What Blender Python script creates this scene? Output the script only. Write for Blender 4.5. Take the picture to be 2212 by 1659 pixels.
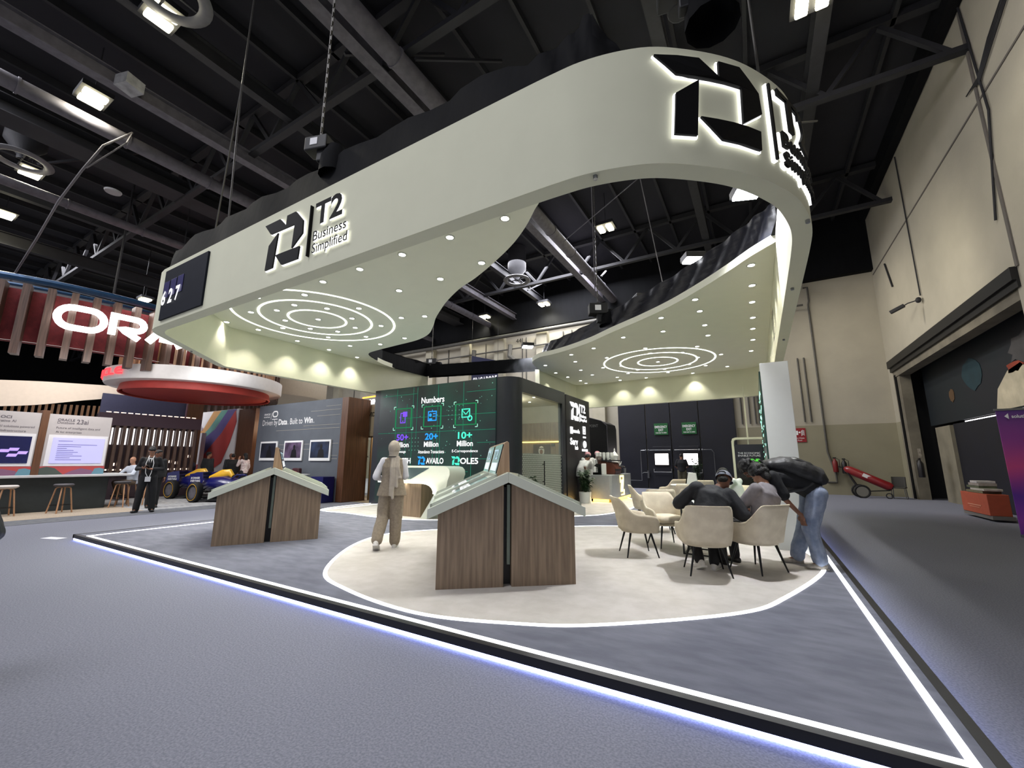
import bpy, bmesh, math, random
from mathutils import Vector, Matrix, noise, Euler
random.seed(7)
for o in list(bpy.data.objects): bpy.data.objects.remove(o, do_unlink=True)
SC = bpy.context.scene
COL = SC.collection
PI = math.pi
R = math.radians
# ------------------------------------------------------------------ camera, world, exposure
cam_d = bpy.data.cameras.new('camera'); cam = bpy.data.objects.new('camera', cam_d); COL.objects.link(cam)
cam_d.sensor_fit = 'HORIZONTAL'; cam_d.sensor_width = 36.0
cam_d.lens = 897.206 / 2212 * 36.0
cam_d.clip_start = 0.05; cam_d.clip_end = 300
_yaw, _pit, _rol = 0.529720904, 0.18297958, 0.00327949298
_f = Vector((-math.sin(_yaw)*math.cos(_pit), math.cos(_yaw)*math.cos(_pit), math.sin(_pit)))
_r0 = Vector((math.cos(_yaw), math.sin(_yaw), 0)); _u0 = _r0.cross(_f)
_r = _r0*math.cos(_rol) + _u0*math.sin(_rol); _u = _r.cross(_f)
cam.matrix_world = Matrix(((_r.x, _u.x, -_f.x, 0), (_r.y, _u.y, -_f.y, 0), (_r.z, _u.z, -_f.z, 1.45), (0, 0, 0, 1)))
SC.camera = cam
SC.view_settings.view_transform = 'Standard'; SC.view_settings.look = 'None'
SC.view_settings.gamma = 1.0; SC.view_settings.use_curve_mapping = False
SC.view_settings.exposure = 0.66
SC.cycles.use_denoising = True
SC.cycles.max_bounces = 6; SC.cycles.diffuse_bounces = 4; SC.cycles.glossy_bounces = 3
SC.cycles.transmission_bounces = 4; SC.cycles.transparent_max_bounces = 8
SC.cycles.sample_clamp_indirect = 4.0; SC.cycles.caustics_reflective = False; SC.cycles.caustics_refractive = False
W = bpy.data.worlds.new('world'); SC.world = W; W.use_nodes = True
bg = W.node_tree.nodes['Background']; bg.inputs[0].default_value = (0.84, 0.85, 0.97, 1); bg.inputs[1].default_value = 0.43

# ------------------------------------------------------------------ lamp builder and added fill lights
def lamp(kind, name, loc, energy, color=(1, 1, 1), size=0.3, target=None, spot=None, blend=0.5, parent=None, sizey=None):
    d = bpy.data.lights.new(name, kind); d.energy = energy; d.color = color
    if kind == 'AREA':
        d.size = size
        if sizey: d.shape = 'RECTANGLE'; d.size_y = sizey
    elif kind in ('POINT', 'SPOT'): d.shadow_soft_size = size
    if kind == 'SPOT': d.spot_size = spot or R(90); d.spot_blend = blend
    o = bpy.data.objects.new(name, d); COL.objects.link(o)
    if parent is not None: o.parent = parent
    o.location = loc
    if target is not None:
        v = Vector(target) - Vector(loc); o.rotation_euler = v.to_track_quat('-Z', 'Y').to_euler()
    return o
# wide fills without fixtures, added to the high-bay rows to brighten the hall
for (x, y, e) in ((-6, -4, 600), (-18, -2, 900), (-31, 6, 700), (-9, 19.5, 1900), (-22, 16, 1400)):
    lamp('AREA', 'hall_fill', (x, y, 12.2), e, (0.93, 0.93, 1.0), 6.0, (x, y, 0))

# spots without fixtures, added to brighten the right-hand wall and the corner
lamp('SPOT', 'wall_fill_spot', (0.2, 20.0, 9.6), 480, (1, 0.93, 0.8), 0.4, (5.3, 22.0, 4.5), R(110), 1.0)
lamp('SPOT', 'wall_fill_spot', (1.6, 15.0, 6.9), 260, (1, 0.93, 0.78), 0.4, (5.3, 17.5, 6.4), R(125), 1.0)
lamp('SPOT', 'wall_fill_spot', (1.4, 8.0, 10.5), 230, (0.95, 0.92, 1.0), 0.4, (5.3, 14.0, 8.5), R(120), 1.0)

# ------------------------------------------------------------------ materials
def lin(c):
    return tuple(((v/255)/12.92 if v/255 <= 0.04045 else ((v/255+0.055)/1.055)**2.4) for v in c)
_mats = {}
def mat(name, rgb, rough=0.6, metal=0.0, emit=0.0, var=0.0, vscale=8.0, bump=0.0, bscale=60.0, stretch=None, rgb2=None, coat=0.0, spec=0.5, detail=4.0):
    """procedural material: noise mixes rgb with rgb2 (or a darker tone) by var, optional bump"""
    if name in _mats: return _mats[name]
    m = bpy.data.materials.new(name); m.use_nodes = True; nt = m.node_tree; b = nt.nodes['Principled BSDF']
    c = lin(rgb); b.inputs['Base Color'].default_value = (*c, 1)
    b.inputs['Roughness'].default_value = rough; b.inputs['Metallic'].default_value = metal
    b.inputs['Specular IOR Level'].default_value = spec
    if coat: b.inputs['Coat Weight'].default_value = coat
    if emit:
        b.inputs['Emission Color'].default_value = (*c, 1); b.inputs['Emission Strength'].default_value = emit
    tc = None
    if var or bump:
        tc = nt.nodes.new('ShaderNodeTexCoord'); mp = nt.nodes.new('ShaderNodeMapping')
        nt.links.new(tc.outputs['Object'], mp.inputs[0])
        if stretch: mp.inputs['Scale'].default_value = stretch
    if var:
        n = nt.nodes.new('ShaderNodeTexNoise'); n.inputs['Scale'].default_value = vscale; n.inputs['Detail'].default_value = detail
        nt.links.new(mp.outputs[0], n.inputs['Vector'])
        cr = nt.nodes.new('ShaderNodeValToRGB'); cr.color_ramp.elements[0].position = 0.35; cr.color_ramp.elements[1].position = 0.65
        c2 = lin(rgb2) if rgb2 else tuple(v*(1-var) for v in c)
        cr.color_ramp.elements[0].color = (*c2, 1); cr.color_ramp.elements[1].color = (*c, 1)
        nt.links.new(n.outputs['Fac'], cr.inputs[0]); nt.links.new(cr.outputs[0], b.inputs['Base Color'])
    if bump:
        n2 = nt.nodes.new('ShaderNodeTexNoise'); n2.inputs['Scale'].default_value = bscale; n2.inputs['Detail'].default_value = 3
        nt.links.new(mp.outputs[0], n2.inputs['Vector'])
        bp = nt.nodes.new('ShaderNodeBump'); bp.inputs['Strength'].default_value = bump; bp.inputs['Distance'].default_value = 0.02
        nt.links.new(n2.outputs['Fac'], bp.inputs['Height']); nt.links.new(bp.outputs[0], b.inputs['Normal'])
    _mats[name] = m; return m
def glow(name, rgb, s):
    if name in _mats: return _mats[name]
    m = bpy.data.materials.new(name); m.use_nodes = True; nt = m.node_tree; nt.nodes.clear()
    e = nt.nodes.new('ShaderNodeEmission'); e.inputs[0].default_value = (*lin(rgb), 1); e.inputs[1].default_value = s
    o = nt.nodes.new('ShaderNodeOutputMaterial'); nt.links.new(e.outputs[0], o.inputs[0]); _mats[name] = m; return m
def glassm(name, rgb=(225, 235, 230), alpha=0.12, rough=0.03):
    if name in _mats: return _mats[name]
    m = bpy.data.materials.new(name); m.use_nodes = True; nt = m.node_tree; nt.nodes.clear()
    t = nt.nodes.new('ShaderNodeBsdfTransparent'); t.inputs[0].default_value = (0.93, 0.96, 0.95, 1)
    p = nt.nodes.new('ShaderNodeBsdfPrincipled'); p.inputs['Base Color'].default_value = (*lin(rgb), 1); p.inputs['Roughness'].default_value = rough
    mx = nt.nodes.new('ShaderNodeMixShader'); mx.inputs[0].default_value = alpha
    o = nt.nodes.new('ShaderNodeOutputMaterial')
    nt.links.new(t.outputs[0], mx.inputs[1]); nt.links.new(p.outputs[0], mx.inputs[2]); nt.links.new(mx.outputs[0], o.inputs[0])
    _mats[name] = m; return m
def wood(name, c1, c2, axis='z', rough=0.45, scale=9.0):
    """wood grain: noise stretched along an axis"""
    st = {'z': (14, 14, 0.7), 'x': (0.7, 14, 14), 'y': (14, 0.7, 14)}[axis]
    return mat(name, c1, rough, var=0.5, vscale=scale/4, stretch=st, rgb2=c2, bump=0.08, bscale=6, detail=6)

M_FASCIA = mat('cream_paint', (219, 219, 192), 0.75, var=0.03, vscale=3, bump=0.03, bscale=90)
M_LITCREAM = mat('cream_paint_brightened', (243, 243, 220), 0.8, var=0.02, vscale=3)  # fascia cream lightened for the ceilings, painting in light they lack
M_RING = glow('white_light_strip', (250, 255, 240), 2.4)
M_LEDLINE = glow('floor_light_line', (250, 252, 255), 2.6)
M_UNDER = glow('blue_white_strip', (165, 178, 255), 9.0)
M_BLACKFAB = mat('black_fabric', (11, 12, 15), 0.8, spec=0.15, var=0.4, vscale=2, bump=0.25, bscale=3, stretch=(3, 3, 0.5))
M_BLACK = mat('black_paint', (12, 12, 14), 0.5, var=0.3, vscale=9)
M_BLACKGLOSS = mat('black_acrylic', (8, 8, 10), 0.18, coat=0.3, var=0.2, vscale=5)
M_CHAR = mat('charcoal_laminate', (38, 42, 49), 0.42, var=0.12, vscale=6)
M_HALLCARPET = mat('hall_carpet', (134, 136, 147), 0.95, var=1, vscale=75, rgb2=(112, 114, 126), bump=0.3, bscale=240, spec=0.1, detail=3)
M_DARKCARPET = mat('dark_carpet', (118, 120, 131), 0.95, var=1, vscale=3.2, rgb2=(104, 106, 117), bump=0.25, bscale=160, spec=0.1, stretch=(1, 2.5, 1))
M_BEIGECARPET = mat('beige_carpet', (198, 193, 187), 0.95, var=1, vscale=5, rgb2=(186, 181, 174), bump=0.25, bscale=160, spec=0.1)
M_WALNUT = wood('walnut_veneer', (138, 119, 98), (110, 92, 74))
M_OAK = wood('light_oak_veneer', (190, 160, 128), (165, 135, 104))
M_KTOP = mat('pale_green_white_laminate', (205, 210, 196), 0.35, var=0.03, vscale=4, coat=0.2)
M_WHITE = mat('white_laminate', (225, 227, 222), 0.4, var=0.03, vscale=5)
M_STEEL = mat('brushed_steel', (150, 152, 155), 0.3, 0.9, var=0.15, vscale=20)
M_CHROME = mat('chrome', (200, 200, 205), 0.12, 1.0, var=0.05, vscale=8)
M_GREYMETAL = mat('grey_galvanised_metal', (92, 89, 96), 0.7, 0.0, var=0.3, vscale=6)
M_DARKMETAL = mat('dark_steel_beam', (28, 28, 33), 0.7, 0.0, var=0.3, vscale=4)
M_CEIL = mat('black_roof_deck', (23, 23, 31), 0.9, var=0.4, vscale=0.5, bump=0.3, bscale=2)
M_WALL = mat('grey_beige_wall_paint', (172, 166, 150), 0.85, var=0.08, vscale=1.2, bump=0.15, bscale=14)
M_WALLLOW = mat('wall_paint_lower_band', (142, 137, 115), 0.8, var=0.08, vscale=1.2, bump=0.15, bscale=14)
M_NAVYDOOR = mat('navy_door_paint', (15, 17, 31), 0.55, var=0.25, vscale=1.5)
M_TXTW = glow('white_lit_lettering', (255, 255, 255), 0.95)
M_TXTW2 = mat('white_print', (235, 235, 235), 0.5, var=0.02)
M_TXTK = mat('black_print', (8, 8, 10), 0.6, var=0.1, spec=0.15)
M_HALO = glow('white_halo_edge', (255, 255, 255), 1.3)
M_CHAIR = mat('cream_velvet', (226, 215, 192), 0.85, var=0.12, vscale=7, bump=0.1, bscale=120, rgb2=(210, 198, 175))
M_LEG = mat('black_metal_leg', (12, 12, 13), 0.35, 0.4, var=0.1)
M_SKIN = mat('skin_medium', (168, 122, 96), 0.6, var=0.1, vscale=20)
M_SKIND = mat('skin_brown', (120, 80, 60), 0.6, var=0.1, vscale=20)
M_HAIR = mat('black_hair', (14, 12, 12), 0.6, var=0.5, vscale=60, bump=0.6, bscale=90)
M_SHOEW = mat('white_shoe', (215, 212, 205), 0.6, var=0.1, vscale=20)
M_SHOEK = mat('black_shoe_leather', (14, 13, 13), 0.3, var=0.1)

# ------------------------------------------------------------------ mesh helpers
_MX = {}
class MB:
    """collects shapes into one mesh"""
    def __init__(s): s.v = []; s.f = []; s.mi = []; s.cur = 0
    def add(s, vs, fs):
        n = len(s.v); s.v += [Vector(v) for v in vs]; s.f += [tuple(i+n for i in f) for f in fs]; s.mi += [s.cur]*len(fs); return s
    def box(s, c, d, rz=0, rot=None):
        hx, hy, hz = d[0]/2, d[1]/2, d[2]/2
        m = rot if rot is not None else Matrix.Rotation(rz, 3, 'Z')
        vs = [Vector(c) + m @ Vector((x, y, z)) for x in (-hx, hx) for y in (-hy, hy) for z in (-hz, hz)]
        return s.add(vs, [(0, 1, 3, 2), (4, 6, 7, 5), (0, 4, 5, 1), (2, 3, 7, 6), (0, 2, 6, 4), (1, 5, 7, 3)])
    def b2(s, a, b):
        return s.box([(a[i]+b[i])/2 for i in range(3)], [abs(b[i]-a[i]) for i in range(3)])
    def bar(s, a, b, w, h=None, up=(0, 0, 1)):
        a = Vector(a); b = Vector(b); h = h or w; d = b-a; L = d.length; d.normalize(); up = Vector(up)
        if abs(d.dot(up)) > 0.98: up = Vector((1, 0, 0))
        x = d.cross(up).normalized(); z = x.cross(d)
        m = Matrix((x, d, z)).transposed()
        return s.box((a+b)/2, (w, L, h), rot=m)
    def prism(s, pts, z0, z1):
        """closed xy polygon extruded in z"""
        n = len(pts); vs = [(p[0], p[1], z0) for p in pts] + [(p[0], p[1], z1) for p in pts]
        fs = [(i, (i+1) % n, n+(i+1) % n, n+i) for i in range(n)] + [tuple(range(n-1, -1, -1)), tuple(range(n, 2*n))]
        return s.add(vs, fs)
    def fprism(s, pts, o, ux, uy, depth):
        """polygon in the frame o, ux, uy extruded along ux x uy by depth"""
        o = Vector(o); ux = Vector(ux).normalized(); uy = Vector(uy).normalized(); nn = ux.cross(uy)
        n = len(pts); a = [o+ux*p[0]+uy*p[1] for p in pts]; vs = a + [p+nn*depth for p in a]
        fs = [(i, (i+1) % n, n+(i+1) % n, n+i) for i in range(n)] + [tuple(range(n-1, -1, -1)), tuple(range(n, 2*n))]
        return s.add(vs, fs)
    def tube(s, pts, r, seg=8, caps=True):
        pts = [Vector(p) for p in pts]; n = len(pts)
        rr = r if isinstance(r, (list, tuple)) else [r]*n
        rings = []; prev = None
        for i, p in enumerate(pts):
            t = (pts[min(i+1, n-1)] - pts[max(i-1, 0)]).normalized()
            if prev is None:
                a = Vector((0, 0, 1)) if abs(t.z) < 0.9 else Vector((1, 0, 0)); x = t.cross(a).normalized()
            else:
                x = (prev - t*prev.dot(t)).normalized()
            prev = x; y = t.cross(x)
            rings.append([p + (x*math.cos(2*PI*k/seg) + y*math.sin(2*PI*k/seg))*rr[i] for k in range(seg)])
        vs = [v for q in rings for v in q]
        fs = [(i*seg+k, i*seg+(k+1) % seg, (i+1)*seg+(k+1) % seg, (i+1)*seg+k) for i in range(n-1) for k in range(seg)]
        if caps: fs += [tuple(range(seg-1, -1, -1)), tuple((n-1)*seg+k for k in range(seg))]
        return s.add(vs, fs)
    def lathe(s, prof, c=(0, 0, 0), seg=24, sx=1, sy=1, caps=True):
        n = len(prof); vs = [(c[0]+r*sx*math.cos(2*PI*k/seg), c[1]+r*sy*math.sin(2*PI*k/seg), c[2]+z) for r, z in prof for k in range(seg)]
        fs = [(i*seg+k, i*seg+(k+1) % seg, (i+1)*seg+(k+1) % seg, (i+1)*seg+k) for i in range(n-1) for k in range(seg)]
        if caps: fs += [tuple(range(seg-1, -1, -1)), tuple((n-1)*seg+k for k in range(seg))]
        return s.add(vs, fs)
    def ell(s, c, r, seg=12, rot=None):
        rings = max(4, seg//2+1); vs = []; fs = []
        for i in range(rings+1):
            th = PI*i/rings
            for k in range(seg):
                v = Vector((r[0]*math.sin(th)*math.cos(2*PI*k/seg), r[1]*math.sin(th)*math.sin(2*PI*k/seg), r[2]*math.cos(th)))
                if rot is not None: v = rot @ v
                vs.append(Vector(c)+v)
        fs = [(i*seg+k, (i+1)*seg+k, (i+1)*seg+(k+1) % seg, i*seg+(k+1) % seg) for i in range(rings) for k in range(seg)]
        return s.add(vs, fs)
    def grid(s, P, nu, nv, closeu=False, closev=False):
        """P(i,j) surface grid"""
        vs = [P(i, j) for i in range(nu) for j in range(nv)]
        fs = []
        for i in range(nu if closeu else nu-1):
            for j in range(nv if closev else nv-1):
                a = i*nv+j; b = ((i+1) % nu)*nv+j; c = ((i+1) % nu)*nv+(j+1) % nv; d = i*nv+(j+1) % nv
                fs.append((a, b, c, d))
        return s.add(vs, fs)
    def build(s, name, m, parent=None, world=False, smooth=False, bevel=0, fixn=True, mats=None, bseg=2):
        me = bpy.data.meshes.new(name)
        vs = s.v
        if parent is not None and world:
            mx = _MX[parent.name].inverted(); vs = [mx @ v for v in vs]
        me.from_pydata([tuple(v) for v in vs], [], s.f)
        for q in (mats or [m]): me.materials.append(q)
        if mats: me.polygons.foreach_set('material_index', s.mi)
        bm = bmesh.new(); bm.from_mesh(me)
        bmesh.ops.remove_doubles(bm, verts=bm.verts, dist=1e-5)
        if fixn: bmesh.ops.recalc_face_normals(bm, faces=bm.faces)
        if bevel:
            es = [e for e in bm.edges if len(e.link_faces) == 2 and e.calc_face_angle(0) > 0.5]
            bmesh.ops.bevel(bm, geom=es, offset=bevel, segments=bseg, affect='EDGES', profile=0.5, clamp_overlap=True)
        if smooth:
            for f in bm.faces: f.smooth = True
            if smooth != 'all':
                for e in bm.edges:
                    if len(e.link_faces) == 2 and e.calc_face_angle(0) > 0.7: e.smooth = False
        bm.to_mesh(me); bm.free(); me.update()
        o = bpy.data.objects.new(name, me); COL.objects.link(o)
        if parent is not None: o.parent = parent
        _MX[o.name] = _MX[parent.name].copy() if parent is not None else Matrix.Identity(4)
        return o
def thing(name, label, cat, loc=(0, 0, 0), rz=0, group=None):
    o = bpy.data.objects.new(name, None); COL.objects.link(o); o.empty_display_size = 0.1
    o.location = loc; o.rotation_euler = (0, 0, rz); o['label'] = label; o['category'] = cat
    if group: o['group'] = group
    _MX[o.name] = Matrix.Translation(Vector(loc)) @ Matrix.Rotation(rz, 4, 'Z'); return o
def tag(o, label, cat, group=None, kind=None):
    o['label'] = label; o['category'] = cat
    if group: o['group'] = group
    if kind: o['kind'] = kind
    return o
def recenter(o, c):
    """move a mesh thing's origin to c"""
    c = Vector(c); o.data.transform(Matrix.Translation(-c)); o.location = o.location + c; _MX[o.name] = Matrix.Translation(c); return o
def struct(o, label=None):
    o['kind'] = 'structure'
    if label: o['label'] = label
    return o
def sroot(name, loc=(0, 0, 0)):
    o = bpy.data.objects.new(name, None); COL.objects.link(o); o.location = loc; o['kind'] = 'structure'; _MX[o.name] = Matrix.Translation(Vector(loc)); return o
def dup(root, loc, rz, label=None, group=None):
    def cp(o, par):
        c = o.copy(); COL.objects.link(c); c.parent = par
        for ch in list(o.children): cp(ch, c)
        return c
    r = root.copy(); COL.objects.link(r); r.location = loc; r.rotation_euler = (0, 0, rz)
    _MX[r.name] = Matrix.Translation(Vector(loc)) @ Matrix.Rotation(rz, 4, 'Z')
    if label: r['label'] = label
    if group: r['group'] = group
    for ch in list(root.children): cp(ch, r)
    return r
# ------------------------------------------------------------------ lettering
_tc = {}
def tmesh(s, bold=0.0, res=3):
    """text -> (verts2d, faces, width, height) with the box of the ink at the origin"""
    k = (s, bold, res)
    if k in _tc: return _tc[k]
    cu = bpy.data.curves.new('t', 'FONT'); cu.body = s; cu.size = 1; cu.offset = bold; cu.resolution_u = res; cu.fill_mode = 'FRONT'
    cu.extrude = 0
    ob = bpy.data.objects.new('t', cu); me = bpy.data.meshes.new_from_object(ob)
    vs = [(v.co.x, v.co.y) for v in me.vertices]; fs = [tuple(p.vertices) for p in me.polygons]
    bpy.data.objects.remove(ob); bpy.data.curves.remove(cu); bpy.data.meshes.remove(me)
    x0 = min(v[0] for v in vs); x1 = max(v[0] for v in vs); y0 = min(v[1] for v in vs); y1 = max(v[1] for v in vs)
    vs = [((v[0]-x0), (v[1]-y0)) for v in vs]
    _tc[k] = (vs, fs, x1-x0, y1-y0); return _tc[k]
def text_into(mb, s, o, ux, uz, W_=None, H_=None, bold=0.0, off=0.004, center=False, warp=None, depth=0.0):
    """put text with its lower-left ink corner at o; ux = reading direction, uz = up; faces along ux x uz"""
    vs, fs, w, h = tmesh(s, bold)
    if W_ and H_: sx, sy = W_/w, H_/h
    elif H_: sx = sy = H_/h
    else: sx = sy = W_/w
    o = Vector(o); ux = Vector(ux).normalized(); uz = Vector(uz).normalized(); nn = ux.cross(uz)
    cx = -w*sx/2 if center else 0
    if warp: P = [warp(v[0]*sx+cx, v[1]*sy, off) for v in vs]
    else: P = [o + ux*(v[0]*sx+cx) + uz*(v[1]*sy) + nn*off for v in vs]
    mb.add(P, fs)
    if depth:
        if warp: Q = [warp(v[0]*sx+cx, v[1]*sy, off-depth) for v in vs]
        else: Q = [p - nn*depth for p in P]
        cnt = {}
        for f in fs:
            for a, b in zip(f, f[1:]+f[:1]): cnt[(a, b)] = 1
        side = [(a, b) for (a, b) in cnt if (b, a) not in cnt]
        n = len(P); mb.add(P+Q, [(a, b, n+b, n+a) for a, b in side])
def text(s, o, ux, uz, m, parent, W_=None, H_=None, bold=0.0, off=0.004, center=False, name='lettering', world=True, depth=0.0):
    mb = MB(); text_into(mb, s, o, ux, uz, W_, H_, bold, off, center, depth=depth)
    return mb.build(name, m, parent, world=world, fixn=False)
# T2 emblem, unit frame: x 0..1 (0.873 m wide on the sign), z 0..0.676
LOGO = [[(0.0, .674), (.342, .675), (.494, .537), (.5, .676), (.688, .675), (.862, .501), (.873, .322), (.671, .174), (.688, .498), (.155, .511)],
        [(.327, .481), (.278, .003), (.109, 0), (.14, .345)],
        [(.318, .165), (.837, .155), (.823, -.01), (.478, -.005)]]
def logo_into(mb, o, ux, uz, Hh, off=0.004, depth=0.01, warp=None, grow=0.0):
    k = Hh/0.676; o = Vector(o); ux = Vector(ux).normalized(); uz = Vector(uz).normalized(); nn = ux.cross(uz)
    for poly in LOGO:
        p = [(a*k, b*k) for a, b in poly]
        if grow:
            c = (sum(a for a, b in p)/len(p), sum(b for a, b in p)/len(p)); q = []
            n = len(p); area = sum(p[i][0]*p[(i+1) % n][1]-p[(i+1) % n][0]*p[i][1] for i in range(n)); sg = 1 if area > 0 else -1
            for i in range(n):
                a = Vector(p[i-1]); b = Vector(p[i]); c2 = Vector(p[(i+1) % n]); e1 = (b-a).normalized(); e2 = (c2-b).normalized()
                n1 = Vector((e1.y, -e1.x))*sg; n2 = Vector((e2.y, -e2.x))*sg; m_ = (n1+n2); m_ = m_/max(0.6, m_.length_squared/2)
                q.append(tuple(b+m_*grow))
            p = q
        # densify for warping
        d = []
        for i in range(len(p)):
            a = p[i]; b = p[(i+1) % len(p)]; nseg = max(1, int(math.hypot(a[0]-b[0], a[1]-b[1])/0.12)) if warp else 1
            for t in range(nseg): d.append((a[0]+(b[0]-a[0])*t/nseg, a[1]+(b[1]-a[1])*t/nseg))
        n = len(d)
        if warp: f_ = [warp(a, b, off) for a, b in d]; bk = [warp(a, b, off-depth) for a, b in d]
        else: f_ = [o+ux*a+uz*b+nn*off for a, b in d]; bk = [q-nn*depth for q in f_]
        import mathutils
        tri = mathutils.geometry.tessellate_polygon([[Vector((a, b, 0)) for a, b in d]])
        mb.add(f_+bk, [tuple(t) for t in tri] + [(i, (i+1) % n, n+(i+1) % n, n+i) for i in range(n)])
# ================================================================== THE HALL
XR, YB, HC = 5.3, 24.0, 13.2
fl = MB().b2((-62, -14, -0.2), (XR+3, YB+2, 0)).build('floor', M_HALLCARPET); struct(fl, 'blue grey speckled exhibition carpet')
MB().b2((-19.4, -2, 0), (-15.45, 5.4, 0.008)).build('carpet', mat('sand_carpet', (178, 165, 148), 0.95, var=1, vscale=60, rgb2=(150, 138, 124), spec=0.1), fl)
MB().b2((-15.45, -2, 0), (-14.4, 24, 0.006)).build('carpet', mat('mid_grey_carpet', (112, 114, 118), 0.95, var=1, vscale=9, rgb2=(98, 100, 105), spec=0.1), fl)
MB().b2((-40, 5.4, 0), (-15.45, 24, 0.008)).build('carpet', mat('pale_grey_carpet', (172, 172, 172), 0.95, var=1, vscale=4, rgb2=(140, 141, 144), spec=0.1, stretch=(1, 3, 1)), fl)
MB().b2((-40, -2, 0), (-19.4, 5.4, 0.008)).build('carpet', _mats['pale_grey_carpet'], fl)
MB().b2((-14.4, 10.3, 0), (-10.9, 16, 0.006)).build('carpet', mat('tan_carpet', (140, 128, 108), 0.95, var=1, vscale=9, rgb2=(120, 110, 94), spec=0.1), fl)

cl = MB().b2((-62, -14, HC), (XR+0.3, YB, HC+0.2)).build('ceiling', M_CEIL); struct(cl, 'black roof deck of the hall')
bw = MB().b2((-62, YB, 0), (XR+0.3, YB+0.3, HC)).build('wall_back', M_WALL); struct(bw)
MB().b2((-62, YB-0.02, 0), (-8.2, YB, 3.13)).b2((-0.8, YB-0.02, 0), (XR, YB, 3.13)).build('painted_band', M_WALLLOW, bw)
m = MB(); m.b2((-62, YB-0.35, 10.15), (XR, YB-0.01, HC)); m.build('dark_upper_band', M_BLACKFAB, bw)
m = MB()
for x in (-32, -28.4, -24.8, -21.2, -17.8, -14.9, -11.6, -7.9):
    m.b2((x-0.38, YB-0.4, 0), (x+0.38, YB-0.01, 9.9))
m.build('pilaster', mat('column_paint', (178, 172, 152), 0.85, var=0.15, vscale=1.5), bw)
m = MB()
for x in (-30, -26, -19.6, -16.2, -13.2, -12.9, -10.2, -9.6, -0.55, -0.2, 0.05, 0.2, 2.05, 2.3):
    m.tube([(x, YB-0.05, 9.7 if x < 0 else 6.4), (x, YB-0.05, 3.3)], 0.035)
m.tube([(2.62, YB-0.06, 9.9), (2.8, YB-0.06, 9.9), (2.8, YB-0.06, 9.2), (2.75, YB-0.06, 9.0), (2.75, YB-0.06, 1.9), (2.95, YB-0.06, 0.9), (2.95, YB-0.06, 0.55), (2.6, YB-0.06, 0.55)], 0.04)
m.tube([(-62, YB-0.6, 9.85), (2.5, YB-0.6, 9.85)], 0.13, 10)
m.tube([(-62, YB-0.5, 8.9), (2.5, YB-0.5, 8.9)], 0.05)
for x in (-13.9, -16.9): m.tube([(x, YB-0.5, 9.2), (x, YB-0.6, 8.4), (x+0.5, YB-0.7, 8.0)], 0.16)
m.build('pipework', mat('dull_pipe_paint', (84, 82, 76), 0.6, var=0.2), bw, smooth=True)
text('43', (-17.9, YB-0.01, 9.05), (1, 0, 0), (0, 0, 1), M_TXTK, bw, H_=0.3, world=False, off=0.06)
text('44', (-13.7, YB-0.01, 9.4), (1, 0, 0), (0, 0, 1), M_TXTK, bw, H_=0.3, world=False, off=0.06)

wl = MB().b2((-62.3, -14, 0), (-62, YB, HC)).build('wall_left', M_BLACKFAB); struct(wl)
# right wall with the loading bay opening
wr = MB(); T = XR+0.45
wr.b2((XR, -1, 0), (T, 13.15, HC)); wr.b2((XR, 13.15, 5.5), (T, 23.4, HC)); wr.b2((XR, 23.4, 0), (T, YB+0.3, HC))
wr = struct(wr.build('wall_right', M_WALL))
MB().b2((XR-0.015, 23.4, 0), (XR, YB, 3.13)).b2((XR-0.015, -1, 0), (XR, 13.15, 3.13)).build('painted_band', M_WALLLOW, wr)
MB().b2((XR-0.3, -1, 12.55), (XR-0.02, YB, HC)).build('dark_upper_band', M_BLACKFAB, wr)
m = MB(); m.b2((XR-0.12, 13.0, 5.42), (XR+0.1, 23.5, 5.72)); m.b2((XR-0.05, 13.0, 5.25), (XR+0.3, 23.5, 5.42))
m.build('door_track', M_BLACK, wr)
MB().b2((XR+0.02, 13.1, 5.0), (XR+0.4, 23.4, 5.25)).b2((XR+0.05, 22.75, 0), (XR+0.4, 23.12, 5.1)).build('concrete_lintel', mat('stained_concrete', (118, 112, 98), 0.9, var=0.3, vscale=2), wr)
MB().b2((XR+0.02, 23.12, 0), (XR+0.12, 23.38, 5.1)).build('rubber_seal', M_BLACKFAB, wr)
m = MB()
m.tube([(XR-0.04, 18.6, 12.4), (XR-0.04, 18.6, 7.05)], 0.02); m.tube([(XR-0.04, 12.86, 12.6), (XR-0.04, 12.6, 9.4), (XR-0.04, 13.3, 7.0)], 0.025)
m.tube([(XR-0.04, 21.8, 9.6), (XR-0.04, 21.3, 8.4)], 0.03)
for k in range(5): m.tube([(XR-0.04, 13.1+0.06*k, 10.4), (XR-0.05, 12.7, 10.2+0.04*k), (XR-0.05, 12.0, 10.5+0.07*k), (XR-0.04, 10.4, 11.2+0.05*k)], 0.015, 5)
m.build('wall_cable', M_DARKMETAL, wr)
m = MB(); m.b2((XR-0.03, 12.9, 5.7), (XR-0.005, 13.0, 12.5)); m.b2((XR-0.02, 5, 9.9), (XR-0.004, 23.8, 9.95)); m.build('panel_joint', mat('joint_grey', (100, 95, 90), 0.9, var=0.1), wr)
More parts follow.
